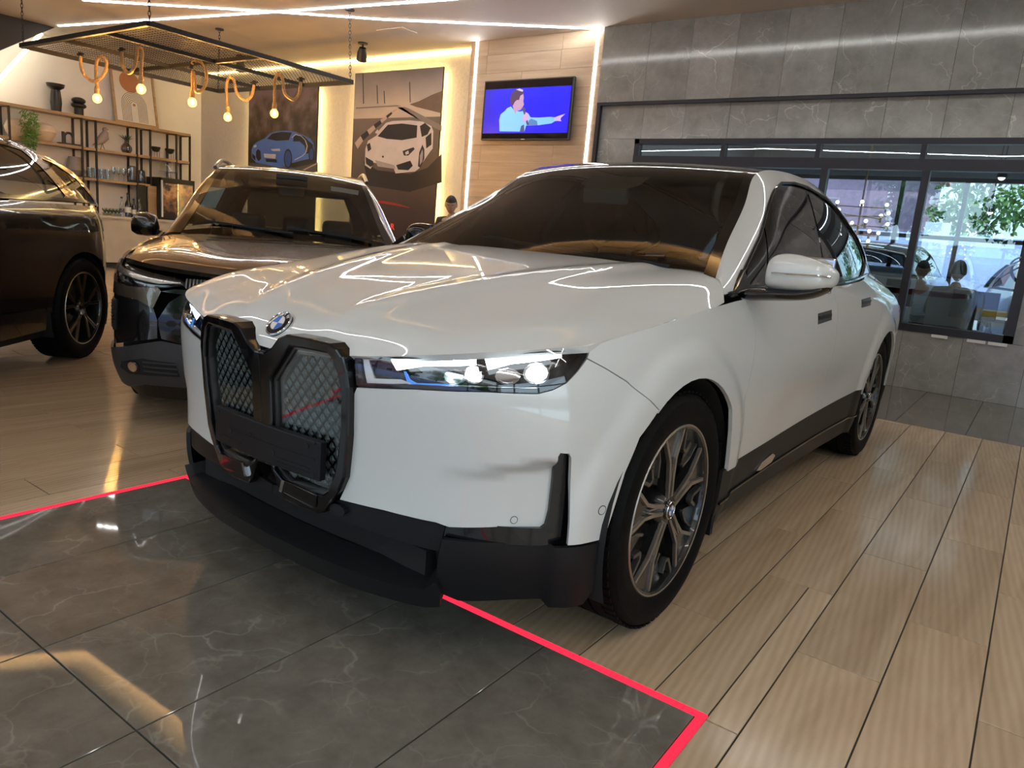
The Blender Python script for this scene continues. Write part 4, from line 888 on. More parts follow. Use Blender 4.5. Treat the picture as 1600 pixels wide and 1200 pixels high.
# --- grille
def yg(x, z): return -.808+.2*x*x-.07*z
gx, gz = np.linspace(-0.5, 0.5, 7), np.linspace(0.2, 1.1, 7)
gsh = Sheet(gx, gz, [[(x, yg(x, z), z) for z in gz] for x in gx], (0, 0.5, 0.6)); hg = Hit(gsh, (-0.45, 0.45), (0.25, 1.05), (0, 0, 0), BR, 60, 60)
OF = hg.poly([(420, 549), (433, 541), (443, 527), (455, 522), (490, 528), (522, 536), (535, 545), (543, 557), (549, 580), (553, 605), (552, 680), (546, 745), (538, 765), (526, 782), (512, 799), (502, 800), (475, 790), (451, 778), (446, 768), (440, 750), (432, 727)])
KI = hg.poly([(421, 590), (462, 541), (490, 546), (520, 552), (528, 562), (537, 590), (541, 620), (540, 665), (535, 712), (531, 735), (520, 765), (511, 771), (480, 763), (457, 755), (447, 744), (431, 727), (426, 670)])
zc_top = OF[0][1]; zc_bot = OF[-1][1]
OFh = [(0.0, zc_top)]+[(max(q[0], 0.012), q[1]) for q in OF]+[(0.0, zc_bot)]
KIs = [(max(q[0], 0.045), q[1]) for q in KI]
for mr in (False, True):
    sg = -1 if mr else 1
    k_ = bpy.data.objects.new('grille', None); COL.objects.link(k_); k_.parent = bmw
    def fr_ring(o_, i_, d0, d1, name, m_, bv=0.004):
        # ring between outline o_ and hole i_, front at d0, back at d1 behind the grille face
        n1, n2 = len(o_), len(i_); pts = [Vector(q) for q in o_]+[Vector(q) for q in i_]
        ed_ = [(i, (i+1) % n1) for i in range(n1)]+[(n1+i, n1+(i+1) % n2) for i in range(n2)]
        vs, es, fs, *_ = delaunay_2d_cdt(pts, ed_, [], 0, 1e-7); V2 = np.array([tuple(q) for q in vs]); F = [f for f in fs if len(f) == 3]
        F = [f for f in F if inside([V2[list(f)].mean(0)], o_)[0] and not inside([V2[list(f)].mean(0)], i_)[0]]
        mb = MB(); nv = len(V2); V = [(sg*x, yg(x, z)+d0, z) for x, z in V2]+[(sg*x, yg(x, z)+d1, z) for x, z in V2]
        FF = [tuple(f) for f in F]+[tuple(nv+i for i in f)[::-1] for f in F]; cnt = {}
        for f in F:
            for i in range(3): cnt[(f[i], f[(i+1) % 3])] = 1
        for a, b in [e for e in cnt if (e[1], e[0]) not in cnt]: FF.append((b, a, nv+a, nv+b))
        mb.add(V, FF); return mb.build(name, m_, k_, bevel=bv)
    fr_ring(OFh, KIs, -0.020, 0.05, 'grille_frame', C_['gloss'], 0.006)
    ctr_ = np.mean(KIs, 0); inn2 = [ctr_+(np.array(q)-ctr_)*0.965 for q in KIs]
    fr_ring(KIs, inn2, -0.004, 0.03, 'grille_edge', C_['rimgrey'], 0.0)
    pl = MB(); pl.prism(KIs, lambda a, b: (sg*a, yg(a, b)+0.034, b), lambda a, b: (sg*a, yg(a, b)+0.026, b)); pl.build('grille_back', C_['gloss'], k_)
    pl = MB(); pl.prism(KIs, lambda a, b: (sg*a, yg(a, b)+0.004, b), lambda a, b: (sg*a, yg(a, b)+0.002, b)); pl.build('grille_glass', C_['grglass'], k_)
    pat = MB(); P_ = 0.034; Q_ = 0.039; inr = [tuple(q) for q in inn2]
    for i in range(-2, 14):
        for j in range(-2, 32):
            cx = 0.03+i*P_+(P_/2 if j % 2 else 0); cz = 0.37+j*Q_*0.5*1.55/1.55
            w2, h2 = P_*0.335, Q_*0.355
            for tri in (((-w2, 0), (-0.0012, -h2), (-0.0012, h2)), ((0.0012, -h2), (w2, 0), (0.0012, h2))):
                T = [(cx+a, cz+b) for a, b in tri]
                if all(inside(np.array(T), inr)):
                    m0 = np.mean(T, 0)
                    pat.add([(sg*a, yg(a, b)+0.022, b) for a, b in T]+[(sg*m0[0], yg(*m0)+0.017, m0[1])], [(0, 1, 3), (1, 2, 3), (2, 0, 3)])
    o = pat.build('grille_pattern', C_['silverpat'], k_); o['kind'] = 'stuff'
    bl = MB(); bl.prism([(0.085, 0.415), (0.215, 0.398), (0.232, 0.405), (0.238, 0.445), (0.225, 0.446), (0.10, 0.455)], lambda a, b: (sg*a, yg(a, b)-0.018, b), lambda a, b: (sg*a, yg(a, b)-0.026, b)); bl.build('lower_blade', C_['gloss'], k_, bevel=0.003)
    MB().prism([(0.082, 0.415), (0.094, 0.413), (0.108, 0.454), (0.096, 0.456)], lambda a, b: (sg*a, yg(a, b)-0.020, b), lambda a, b: (sg*a, yg(a, b)-0.029, b)).build('blade_edge', C_['chrome'], k_)
# number-plate holder
ph = MB(); n_ = 12
for i in range(n_):
    x0, x1 = -0.258+0.516*i/n_, -0.258+0.516*(i+1)/n_
    f_ = lambda x: -.875+.20*x*x
    ph.add([(x, f_(x)+d, z) for d in (0, 0.024) for z in (0.492, 0.606) for x in (x0, x1)], [(0, 1, 3, 2), (4, 6, 7, 5), (0, 4, 5, 1), (2, 3, 7, 6)]+([(0, 2, 6, 4)] if i == 0 else [])+([(1, 5, 7, 3)] if i == n_-1 else []))
plo = ph.build('plate_holder', C_['matte'], bmw, bevel=0.003)
for i, (x, z, r_) in enumerate(((-0.235, 0.588, 0.006), (0.205, 0.585, 0.009), (-0.16, 0.545, 0.008), (0.06, 0.53, 0.010), (-0.05, 0.56, 0.005), (0.0, 0.575, 0.004), (0.235, 0.60, 0.005), (0.235, 0.505, 0.005), (-0.235, 0.505, 0.005))):
    MB().lathe([(0, 0), (r_, 0), (r_, 0.002), (0, 0.002)], 14, (x, -.876+.2*x*x-0.001, z), 'y').build('screw_hole', C_['under'], plo)
for z, xa_, xb_ in ((0.553, -0.2, 0.24), (0.521, 0.08, 0.22), (0.509, 0.08, 0.22), (0.521, -0.22, -0.1)):
    mb = MB()
    for i in range(8):
        a, b = xa_+(xb_-xa_)*i/8, xa_+(xb_-xa_)*(i+1)/8; mb.bar((a, -.8755+.2*a*a, z), (b, -.8755+.2*b*b, z), 0.003, 0.003)
    mb.build('rib', C_['matte'], plo)
# --- bonnet
hn = [[(0, -.858, .832), (.17, -.856, .846), (.35, -.835, .864), (.52, -.788, .890), (.70, -.700, .922), (.858, -.485, .950)],
      [(0, -.800, .910), (.18, -.790, .918), (.36, -.755, .928), (.54, -.69, .947), (.715, -.58, .966), (.876, -.34, .968)],
      [(0, -.62, .988), (.18, -.61, .990), (.37, -.58, .990), (.56, -.52, .996), (.74, -.40, 1.002), (.893, -.15, .990)],
      [(0, -.32, 1.055), (.19, -.31, 1.056), (.38, -.29, 1.053), (.57, -.23, 1.050), (.76, -.13, 1.040), (.903, .05, 1.012)],
      [(0, .05, 1.115), (.19, .06, 1.115), (.39, .07, 1.111), (.59, .10, 1.104), (.78, .16, 1.088), (.906, .21, 1.033)],
      [(0, .42, 1.156), (.2, .425, 1.156), (.4, .44, 1.152), (.6, .465, 1.144), (.79, .49, 1.130), (.893, .345, 1.050)]]
ss = [0, .2, .42, .64, .84, 1.0]; full = [-q for q in ss[:0:-1]]+ss
hnet = [[(-x, y, z) for x, y, z in r[:0:-1]]+r for r in hn]
def disp_hood(uv, P):
    x, y = np.abs(P[:, 0]), P[:, 1]; xr = 0.16+0.36*np.clip((y+.86)/1.3, 0, 1)
    return 0.010*np.exp(-((x-xr)/0.055)**2)*sstep((y+0.86)/0.25)-0.006*np.exp(-(x/0.11)**2)*sstep((y+0.8)/0.4)*0
hood = Sheet([0, 1, 2, 3, 4, 5], full, hnet, (0, 0, 0.3), (0.25, 0.9), disp_hood)
panel('bonnet', hood, [(0.0, v) for v in np.linspace(-1, 1, 25)]+[(t_, 1.0) for t_ in np.linspace(0.2, 4.8, 24)]+[(5.0, v) for v in np.linspace(1, -1, 25)]+[(t_, -1.0) for t_ in np.linspace(4.8, 0.2, 24)], C_['white'], bmw, res=0.035, gap=0.001, skirt=0.02)
# badge on the bonnet
Pb, nb_ = hood.both([[0.84, 0.0]]); Pb, nb_ = Vector(Pb[0]), (Vector(nb_[0])*0.55+Vector((0, -0.80, 0.60))*0.45).normalized(); xa_ = Vector((1, 0, 0)); ya_ = nb_.cross(xa_).normalized()
Mb = Matrix(((xa_.x, ya_.x, nb_.x, Pb.x), (xa_.y, ya_.y, nb_.y, Pb.y), (xa_.z, ya_.z, nb_.z, Pb.z), (0, 0, 0, 1)))
bd = bpy.data.objects.new('badge', None); COL.objects.link(bd); bd.parent = bmw; MB().lathe([(0.0, -0.012), (0.043, -0.012), (0.043, 0.002), (0.0, 0.002)], 40).build('badge_plinth', C_['gloss'], bd, smooth=True).data.transform(Mb @ Matrix.Translation((0, 0, 0.004))); roundel(bd, Mb @ Matrix.Translation((0, 0, 0.007)), 0.0435)
# --- greenhouse
GS = [((.868, .40, 1.075), (.80, .47, 1.128)), ((.876, .75, 1.10), (.735, .72, 1.276)), ((.880, 1.1, 1.108), (.668, 1.03, 1.449)), ((.882, 1.5, 1.114), (.605, 1.33, 1.600)),
      ((.875, 2.0, 1.12), (.595, 1.95, 1.648)), ((.848, 2.5, 1.14), (.575, 2.5, 1.628)), ((.795, 3.0, 1.165), (.545, 3.0, 1.572)), ((.735, 3.45, 1.18), (.51, 3.45, 1.50)), ((.66, 3.8, 1.18), (.48, 3.8, 1.43))]
BV = [0, .35, .7, .9, 1.]; gn = []
for b_, t_ in GS:
    b_, t_ = np.array(b_), np.array(t_); w_ = np.linalg.norm(t_-b_); n_ = np.array([t_[2]-b_[2], 0, b_[0]-t_[0]]); n_ /= np.linalg.norm(n_)
    gn.append([b_+(t_-b_)*v+n_*k*min(1, w_/.45) for v, k in zip(BV, (0, .034, .040, .022, 0))])
gh = Sheet(range(9), BV, gn, (0, 1.8, 1.1), (0.45, 0.45)); hh = Hit(gh, (0, 8), (0, 1), (0, 0, 0), BR, 120, 50); G_ = hh.poly
Wup = G_([(1145, 438), (1165, 405), (1186, 370), (1200, 320), (1205, 305), (1210, 295), (1220, 286), (1240, 286), (1260, 292), (1285, 307), (1307, 327), (1322, 347), (1337, 370), (1345, 387)])
Wup[0] = (0.22, 0.0); Wup[1] = (0.62, 0.36)
Wrear = [(6.32, 0.25), (6.28, 0.16), (5.9, 0.05), (5.6, 0.0)]
Wb = Wup+Wrear
pair('side_frame', gh, [(0.0, 0.0), (0.0, 1.0)]+[(t_, 1.0) for t_ in np.linspace(0.3, 8, 28)]+[(8, 0.5), (8, 0.0), (7, 0.0), (6.2, 0.0)]+Wb[::-1], C_['white'], bmw, gap=0.0, res=0.025)
tr_ = [(q[0], q[1]) for q in Wb]
pair('window_trim', gh, Wb+[(t_, 0.0) for t_ in np.linspace(5.2, 0.6, 12)], C_['gloss'], bmw, gap=0.0, off=-0.006, res=0.03)
g1 = G_([(1167, 446), (1168, 414), (1190, 356), (1194, 446)]); g2 = G_([(1198, 446), (1195, 350), (1202, 324), (1212, 301), (1222, 293), (1240, 293), (1257, 298), (1268, 340), (1281, 402)])+[(3.55, 0.05), (2.6, 0.05)]
g3 = G_([(1264, 303), (1283, 312), (1303, 331), (1318, 351), (1331, 373), (1339, 390)])+[(6.0, 0.20), (5.75, 0.10), (5.2, 0.06), (4.4, 0.05), (3.85, 0.05)]+G_([(1287, 402), (1275, 340)])
pair('quarter_glass', gh, g1, C_['pg'], bmw, gap=0.0, off=-0.003, res=0.03); pair('front_side_glass', gh, g2, C_['pg'], bmw, gap=0.0, off=-0.003, res=0.04); pair('rear_side_glass', gh, g3, C_['pg'], bmw, gap=0.0, off=-0.003, res=0.04)
for sg in (1, -1):
    pts = gh.base([[t_, 0.0] for t_ in np.linspace(0.1, 6.1, 40)]); MB().tube([(sg*(q[0]+0.004), q[1], q[2]-0.004) for q in pts], 0.011, 8).build('belt_moulding', C_['gloss'], bmw, smooth=True)
    pts = gh.ev(Wup[1:]+Wrear); MB().tube([(sg*(q[0]+0.003), q[1], q[2]) for q in pts], 0.007, 8).build('window_moulding', C_['gloss'], bmw, smooth=True)
# --- windscreen, roof, tailgate glass
CT = [(0.40, 1.150), (0.61, 1.291), (0.90, 1.466), (1.24, 1.618), (1.95, 1.672), (2.5, 1.655), (3.0, 1.60), (3.45, 1.53), (3.82, 1.455)]; sv = [-1, -.75, -.4, 0, .4, .75, 1]; tn = []
for (b_, t_), (cy, cz) in zip(GS, CT): tn.append([(t_[0]*s, cy+(t_[1]-cy)*s*s, cz+(t_[2]-cz)*s*s) for s in sv])
top = Sheet(range(9), sv, tn, (0, 1.8, 1.0), (0.42, 0.65))
def rect(t0, t1, s0, s1, n=16): return [(t_, s0) for t_ in np.linspace(t0, t1, n)]+[(t1, s) for s in np.linspace(s0, s1, n)[1:]]+[(t_, s1) for t_ in np.linspace(t1, t0, n)[1:]]+[(t0, s) for s in np.linspace(s1, s0, n)[1:-1]]
panel('windscreen', top, rect(0.0, 2.86, -0.945, 0.945), C_['ws'], bmw, res=0.06, gap=0, skirt=0)
for a, b, c, d in ((0.0, 3.1, 0.945, 1.0), (0.0, 3.1, -1.0, -0.945), (2.86, 3.1, -0.945, 0.945)): panel('windscreen_frame', top, rect(a, b, c, d), C_['gloss'], bmw, gap=-0.0005, off=0.001, res=0.05, skirt=0.012)
panel('roof', top, rect(3.1, 7.8, -1.0, 1.0), C_['gloss'], bmw, gap=0.001, res=0.06, skirt=0.01)
rw = Sheet([0, 1, 2], sv, [[(t_[0]*s*k_, y_-0.06*s*s, z_-0.02*s*s) for s in sv] for k_, y_, z_ in ((1.02, 3.83, 1.452), (1.12, 3.92, 1.31), (1.25, 3.93, 1.17))], (0, 3, 1.2), (0.15, 0.6))
panel('rear_window', rw, rect(0.25, 1.7, -0.88, 0.88), C_['pg'], bmw, gap=0, off=0.003, res=0.06, skirt=0)
panel('tailgate_frame', rw, rect(0.0, 2.0, -1.06, 1.06), C_['gloss'], bmw, gap=0, res=0.06)
sp = MB(); sp.add([(x, y, z) for (y, z) in ((3.70, 1.475), (3.98, 1.44), (3.97, 1.42), (3.70, 1.44)) for x in (-0.50, 0.50)], [(0, 1, 3, 2), (2, 3, 5, 4), (4, 5, 7, 6), (6, 7, 1, 0), (0, 2, 4, 6), (1, 7, 5, 3)]); sp.build('roof_spoiler', C_['gloss'], bmw, bevel=0.008)
# --- door mirrors
for sg in (1, -1):
    mo = bpy.data.objects.new('door_mirror', None); COL.objects.link(mo); mo.parent = bmw
    if sg < 0:   # the far mirror is folded back against the door
        mo.matrix_local = Matrix.Translation((-0.90, 0.66, 0)) @ Matrix.Rotation(math.radians(-84), 4, 'Z') @ Matrix.Translation((0.90, -0.66, 0))
    def sec(x, y0, y1, z0, z1, n=14, e=2.6):
        return [(sg*x, (y0+y1)/2+(y1-y0)/2*math.copysign(abs(math.cos(a))**(2/e), math.cos(a)), (z0+z1)/2+(z1-z0)/2*math.copysign(abs(math.sin(a))**(2/e), math.sin(a))) for a in np.linspace(0, 2*PI, n+1)[:-1]]
    secs = [sec(.942, .60, .66, 1.115, 1.19), sec(.950, .545, .685, 1.105, 1.215), sec(.975, .520, .70, 1.100, 1.236), sec(1.03, .515, .705, 1.100, 1.241), sec(1.09, .53, .70, 1.104, 1.230), sec(1.135, .555, .70, 1.112, 1.215), sec(1.165, .59, .695, 1.128, 1.198), sec(1.178, .63, .68, 1.145, 1.182)]
    mb = MB(); n = 14; V = [q for s in secs for q in s]; F = [(i*n+k, i*n+(k+1) % n, (i+1)*n+(k+1) % n, (i+1)*n+k) for i in range(len(secs)-1) for k in range(n)]+[tuple(range(n)), tuple((len(secs)-1)*n+k for k in range(n))]
    o = mb.add(V, F).build('mirror_cap', C_['white'] if sg > 0 else C_['gloss'], mo, smooth=True, angle=60); sd_ = o.modifiers.new('s', 'SUBSURF'); sd_.levels = 1; sd_.render_levels = 2
    mb = MB(); secs = [sec(.865, .50, .68, 1.046, 1.10, 12, 2.2), sec(.95, .52, .68, 1.058, 1.108, 12, 2.2), sec(1.03, .522, .69, 1.066, 1.114, 12, 2.2), sec(1.11, .545, .69, 1.078, 1.122, 12, 2.2), sec(1.168, .60, .69, 1.118, 1.150, 12, 2.2)]; n = 12
    V = [q for s in secs for q in s]; F = [(i*n+k, i*n+(k+1) % n, (i+1)*n+(k+1) % n, (i+1)*n+k) for i in range(len(secs)-1) for k in range(n)]+[tuple(range(n)), tuple((len(secs)-1)*n+k for k in range(n))]
    o = mb.add(V, F).build('mirror_foot', C_['gloss'], mo, smooth=True, angle=60); sd_ = o.modifiers.new('s', 'SUBSURF'); sd_.levels = 1; sd_.render_levels = 2
    MB().tube([(sg*x, y, z) for x, y, z in ((.985, .5155, 1.164), (1.03, .5105, 1.165), (1.09, .526, 1.167), (1.135, .552, 1.169), (1.168, .592, 1.168))], 0.0032, 6).build('indicator', C_['chrome'], mo, smooth=True)
    MB().box(min(sg*.96, sg*1.15), max(sg*.96, sg*1.15), .690, .708, 1.105, 1.232).build('mirror_glass', C_['chrome'] if sg > 0 else C_['gloss'], mo, bevel=0.006)
    MB().prism([(.44, 1.062), (.66, 1.085), (.62, 1.165)], lambda a, b: (sg*(.868-0.45*max(0, b-1.09)), a, b), lambda a, b: (sg*(.884-0.45*max(0, b-1.09)), a, b)).build('mirror_triangle', C_['gloss'], mo, bevel=0.004)
# --- wheels, wells, floor, cabin
for sg in (1, -1):
    make_wheel(bmw, (sg*0.824, 0, 0.392), sg, 0.392, 0.262, 0.291, 'kite', rot=0.42)
    make_wheel(bmw, (sg*0.834, 3.0, 0.392), sg, 0.392, 0.262, 0.291, 'kite', rot=1.1)
    for yc in (0, 3.0):
        mb = MB(); n = 28; prof = [(0.455, 0.30*1), (0.452, 0.955)]
        V = []; F = []
        for i in range(n+1):
            a = -0.42+(PI+0.84)*i/n
            for x in (0.55, 0.948): V.append((sg*x, yc+0.438*math.cos(a), 0.392+0.438*math.sin(a)))
        F = [(2*i, 2*i+1, 2*i+3, 2*i+2) for i in range(n)]+[tuple(2*i for i in range(n+1))]
        mb.add(V, F).build('wheel_well', C_['under'], bmw, smooth=True, angle=40)
    MB().box(min(sg*.80, sg*.945), max(sg*.80, sg*.945), 0.395, 0.42, 0.19, 0.55).build('mud_flap', C_['matte'], bmw)
ub = MB().box(-0.88, 0.88, 0.42, 2.56, 0.20, 0.30).box(-0.55, 0.55, -0.72, 3.9, 0.20, 0.34); ub.build('underbody', C_['under'], bmw)
MB().box(-0.84, 0.84, 0.48, 3.6, 0.30, 0.36).box(-0.80, 0.80, 3.30, 3.34, 0.36, 1.14).build('cabin_floor', C_['int'], bmw)
dash = MB(); dash.prism([(0.42, 0.55), (0.42, 1.10), (0.62, 1.10), (0.92, 1.04), (1.02, 0.95), (0.98, 0.55)], lambda a, b: (-0.80, a, b), lambda a, b: (0.80, a, b)); dash.build('dashboard', C_['int'], bmw, bevel=0.02)
MB().box(-0.10, 0.66, 0.86, 0.875, 1.03, 1.16).build('dash_display', C_['gloss'], bmw, bevel=0.006)
MB().tube([(0.40+0.18*math.cos(a), 1.16-0.05*math.sin(a), 1.0+0.17*math.sin(a)) for a in np.linspace(0, 2*PI, 25)[:-1]], 0.014, 8, closed=True).build('steering_wheel', C_['int'], bmw, smooth=True)
def seat(x, y, w_, parent, film=False):
    s = MB(); s.prism([(0, 0.32), (0.52, 0.32), (0.66, 0.98), (0.58, 1.0), (0.44, 0.52), (0, 0.50)], lambda a, b: (x-w_/2, y+a, b), lambda a, b: (x+w_/2, y+a, b)); o = s.build('seat', C_['seat'], parent, bevel=0.05, seg=3)
    for dx in ((0,) if w_ < 0.8 else (-0.42, 0, 0.42)): MB().box(x+dx-0.13, x+dx+0.13, y+0.60, y+0.70, 1.00, 1.20).build('headrest', C_['seat'], o, bevel=0.04)
    if film:
        f = MB(); rr = random.Random(3)
        cols_ = 9
        for i in range(cols_):
            a, b = x-w_/2-0.02+(w_+0.04)*i/cols_, x-w_/2-0.02+(w_+0.04)*(i+1)/cols_; d0, d1 = rr.uniform(0, .05), rr.uniform(0, .05)
            f.add([(a, y+0.40-d0, 0.55), (b, y+0.40-d1, 0.55), (b, y+0.55-d1*.6, 1.0), (a, y+0.55-d0*.6, 1.0), (b*0.5+x*0.5, y+0.58, 1.19), (a*0.5+x*0.5, y+0.58, 1.19)], [(0, 1, 2, 3), (3, 2, 4, 5)])
        f.build('seat_film', C_['film'], o)
seat(0.40, 1.25, 0.54, bmw, True); seat(-0.40, 1.25, 0.54, bmw, False); seat(0.0, 2.25, 1.35, bmw, False)
MB().prism([(-0.16, 0), (0.16, 0), (0.11, -0.035), (-0.11, -0.035)], lambda a, b: (a, 1.12+b*0.7, 1.540+b*0.6), lambda a, b: (a, 1.02+b*0.7, 1.492+b*0.6)).build('sensor_cover', C_['int'], bmw)
MB().box(-0.12, 0.12, 0.98, 1.01, 1.40, 1.47).build('inside_mirror', C_['int'], bmw, bevel=0.01)
wp = MB().bar((0.30, 0.445, 1.158), (-0.32, 0.50, 1.20), 0.014, 0.012); wp.bar((0.62, 0.46, 1.150), (0.05, 0.475, 1.185), 0.014, 0.012); wp.build('wiper', C_['matte'], bmw)
# ================================================================== the two dark SUVs
C_['brown'] = mat('dark_bronze_paint', (0.11, 0.080, 0.058), 0.26, 0.7, 1.0, 0.01)
C_['blackp'] = mat('black_car_paint', (0.0075, 0.0065, 0.0075), 0.25, 0.3, 1.0, 0.01)
C_['grey'] = mat('grey_bumper_plastic', (0.030, 0.031, 0.034), 0.5, var=0.08, vs=50)
C_['ws2'] = glass('clear_windscreen', (0.50, 0.52, 0.50), 0.03)
C_['brow'] = mat('satin_chrome', (0.55, 0.52, 0.48), 0.25, 0.9)
C_['paper'] = mat('blue_price_sheet', (0.32, 0.52, 0.62), 0.6, var=0.1)
C_['label'] = mat('white_windscreen_strip', (0.72, 0.73, 0.75), 0.6, var=0.08, vs=60)
def car_low(FRp, dz, dx, kdx, ks, sides, rear, Z):
    n = len(Z); cc = lambda xs, ys: [(x, y, z) for x, y, z in zip(np.broadcast_to(xs, (n,)), np.broadcast_to(ys, (n,)), Z)]
    C0 = [cc(x+np.array(dx)*b, y+np.array(dz)*a) for (x, y), a, b in zip(FRp, ks, kdx)]
    C0 += [cc(np.array(xs), y) for y, xs in sides]+[cc(x+np.array(dx)*0.5*(x > 0), y-np.array(dz)*0.3) for x, y in rear]
    net = np.array(C0); U = np.concatenate([[0], np.cumsum(np.linalg.norm(np.diff(net[:, 3, :2], axis=0), axis=1))]); return net, U
def uyf(sh, a0, b0):
    def f(y, z):
        a, b = a0, b0
        for _ in range(36):
            m_ = (a+b)/2
            if sh.base([[m_, z]])[0, 1] < y: a = m_
            else: b = m_
        return ((a+b)/2, z)
    return f
def green(stations, bul=(0, .03, .036, .02, 0)):
    gn = []
    for b_, t_ in stations:
        b_, t_ = np.array(b_), np.array(t_); w_ = np.linalg.norm(t_-b_); n_ = np.array([t_[2]-b_[2], 0, b_[0]-t_[0]]); n_ /= np.linalg.norm(n_)
        gn.append([b_+(t_-b_)*v+n_*k*min(1, w_/.45) for v, k in zip(BV, bul)])
    return gn
def wells(car, ys, R_, xin, xout, zc):
    for sg in (1, -1):
        for yc in ys:
            V = []; n = 22
            for i in range(n+1):
                a = -0.42+(PI+0.84)*i/n
                for x in (xin, xout): V.append((sg*x, yc+R_*math.cos(a), zc+R_*math.sin(a)))
            MB().add(V, [(2*i, 2*i+1, 2*i+3, 2*i+2) for i in range(n)]+[tuple(2*i for i in range(n+1))]).build('wheel_well', C_['under'], car, smooth=True, angle=40)
# ---------------------------------------------------------------- bronze compact SUV facing the camera
TL, TR = (-2.30, 0.92, 0), 0.886
toy = empty('compact_suv', TL, TR, 'dark bronze compact SUV with honeycomb grille parked behind the white SUV', 'car')
Z2 = [.18, .32, .46, .60, .74, .84, .92, 1.0, 1.08]
net, U2 = car_low([(0, -.90), (.30, -.888), (.56, -.85), (.76, -.775), (.872, -.64), (.912, -.44), (.916, -.20)], [.06, .01, 0, 0, .02, .05, .13, .25, .40], [-.06, -.01, 0, 0, -.005, -.02, -.05, -.09, -.13], [0, .1, .3, .6, .8, 1, 1], [1, 1, 1, 1, .8, .5, .2],
    [(0.02, [.87, .895, .905, .91, .91, .90, .88, .855, .82]), (0.5, [.86, .885, .895, .90, .90, .895, .88, .86, .83]), (1.3, [.86, .885, .893, .897, .90, .895, .885, .865, .835]), (2.1, [.87, .89, .90, .905, .907, .90, .888, .868, .838]), (2.64, [.88, .90, .91, .915, .915, .905, .89, .865, .83]), (3.05, [.86, .88, .89, .895, .895, .885, .87, .84, .80])],
    [(.72, 3.38), (.42, 3.47), (0, 3.5)], Z2)
tlow = Sheet(U2, Z2, net, (0, 1.3, 0.6)); th = Hit(tlow, (0, 1.6), (0.15, 1.05), TL, TR, 120, 60); tu = uyf(tlow, 0.9, U2[-4])
# mirrored hit: the visible front corner is the car's right one, so points are found on a mirrored sheet
mnet = net*[-1, 1, 1]; tlm = Sheet(U2, Z2, mnet, (0, 1.3, 0.6)); tm = Hit(tlm, (0, 1.6), (0.15, 1.05), TL, TR, 120, 60)
T_ = tm.poly
def both_(name, poly, m_, **k): return pair(name, tlow, poly, m_, toy, **k)
def tprint(l): 
    for q in l: print('T', q, np.round(tm(*q), 3))
hexg = [(0, .475), (.48, .475), (.60, .50), (.62, .60), (.56, .70), (.50, .745), (0, .755)]
both_('grille_surround', hexg, C_['gloss'], gap=-0.002, off=-0.014, res=0.05)
for sgm in (False, True):
    for i in range(0, 9):
        for j in range(0, 6):
            u0 = 0.02+i*0.066+(0.033 if j % 2 else 0); z0 = 0.50+j*0.043; r_ = 0.030
            hx = [(u0+r_*math.cos(a)*1.0, z0+r_*0.62*math.sin(a)) for a in np.radians([0, 60, 120, 180, 240, 300])]
            if all(inside(np.array(hx), hexg)): panel('grille_cell', tlow, hx, C_['under'], toy, mirror=sgm, off=-0.010, gap=0, res=0.05, skirt=0.004)
both_('upper_grille', [(0, .775), (.46, .775), (.50, .80), (.47, .835), (0, .845)], C_['under'], gap=0, off=-0.012, res=0.05)
for sgm in (False, True):
    for i in range(26):
        u0 = 0.008+i*0.0185
        panel('louvre', tlow, [(u0, .782), (u0+0.007, .782), (u0+0.007, .832), (u0, .836)], C_['rimgrey'], toy, mirror=sgm, off=-0.004, gap=0, res=0.06, skirt=0.006)
both_('grille_bar', [(0, .755), (.52, .748), (.60, .755), (.53, .772), (0, .775)], C_['chrome'] if False else C_['gloss'], gap=0, off=0.004, res=0.05)
lamp = [(.50, .80), (.62, .775), (.80, .765), (.98, .78), (1.08, .82), (1.10, .875), (1.0, .895), (.85, .875), (.66, .845), (.50, .825)]
for sgm in (False, True):
    g = bpy.data.objects.new('headlight', None); COL.objects.link(g); g.parent = toy
    panel('lens', tlow, lamp, C_['lens'], g, mirror=sgm, off=0.004, gap=0, res=0.04, skirt=0); panel('bucket', tlow, lamp, C_['gloss'], g, mirror=sgm, off=-0.03, gap=0, res=0.04, skirt=0)
    panel('chrome_brow', tlow, [(.50, .808), (.66, .822), (.85, .852), (1.0, .872), (1.09, .872), (1.06, .845), (.96, .835), (.80, .815), (.62, .795)], C_['brow'], g, mirror=sgm, off=-0.004, gap=0, res=0.04, skirt=0.01)
    for cu_, cz_ in ((.90, .80), (.97, .81)): panel('projector', tlow, [(cu_+0.026*math.cos(a), cz_+0.02*math.sin(a)) for a in np.linspace(0, 2*PI, 13)[:-1]], C_['chrome'], g, mirror=sgm, off=-0.012, gap=0, res=0.03, skirt=0.02)
both_('bumper_skin', [(.60, .755), (.62, .775), (.80, .765), (.98, .78), (1.07, .815), (1.12, .78), (1.12, .70), (.98, .71), (.74, .70), (.64, .66)], C_['brown'], res=0.04)
both_('bumper_cheek', [(.62, .60), (.64, .66), (.74, .70), (.98, .71), (1.12, .70), (1.14, .55), (1.12, .44), (1.0, .42), (.80, .46), (.62, .50)], C_['blackp'], off=-0.006, gap=0, res=0.04)
both_('side_vent', [(.92, .68), (1.06, .68), (1.07, .56), (1.02, .50), (.93, .51)], C_['under'], off=0.0, gap=0, res=0.04)
for sgm in (False, True):
    for i in range(9): panel('vent_slat', tlow, [(.93, .520+i*.018), (1.05, .520+i*.018), (1.05, .528+i*.018), (.93, .528+i*.018)], C_['matte'], toy, mirror=sgm, off=0.006, gap=0, res=0.06, skirt=0.008)
lowb = [(0, .475), (.48, .475), (.60, .49), (.80, .44), (1.0, .40), (1.13, .42), (1.15, .30), (1.10, .215), (.85, .20), (.70, .235), (0, .235)]
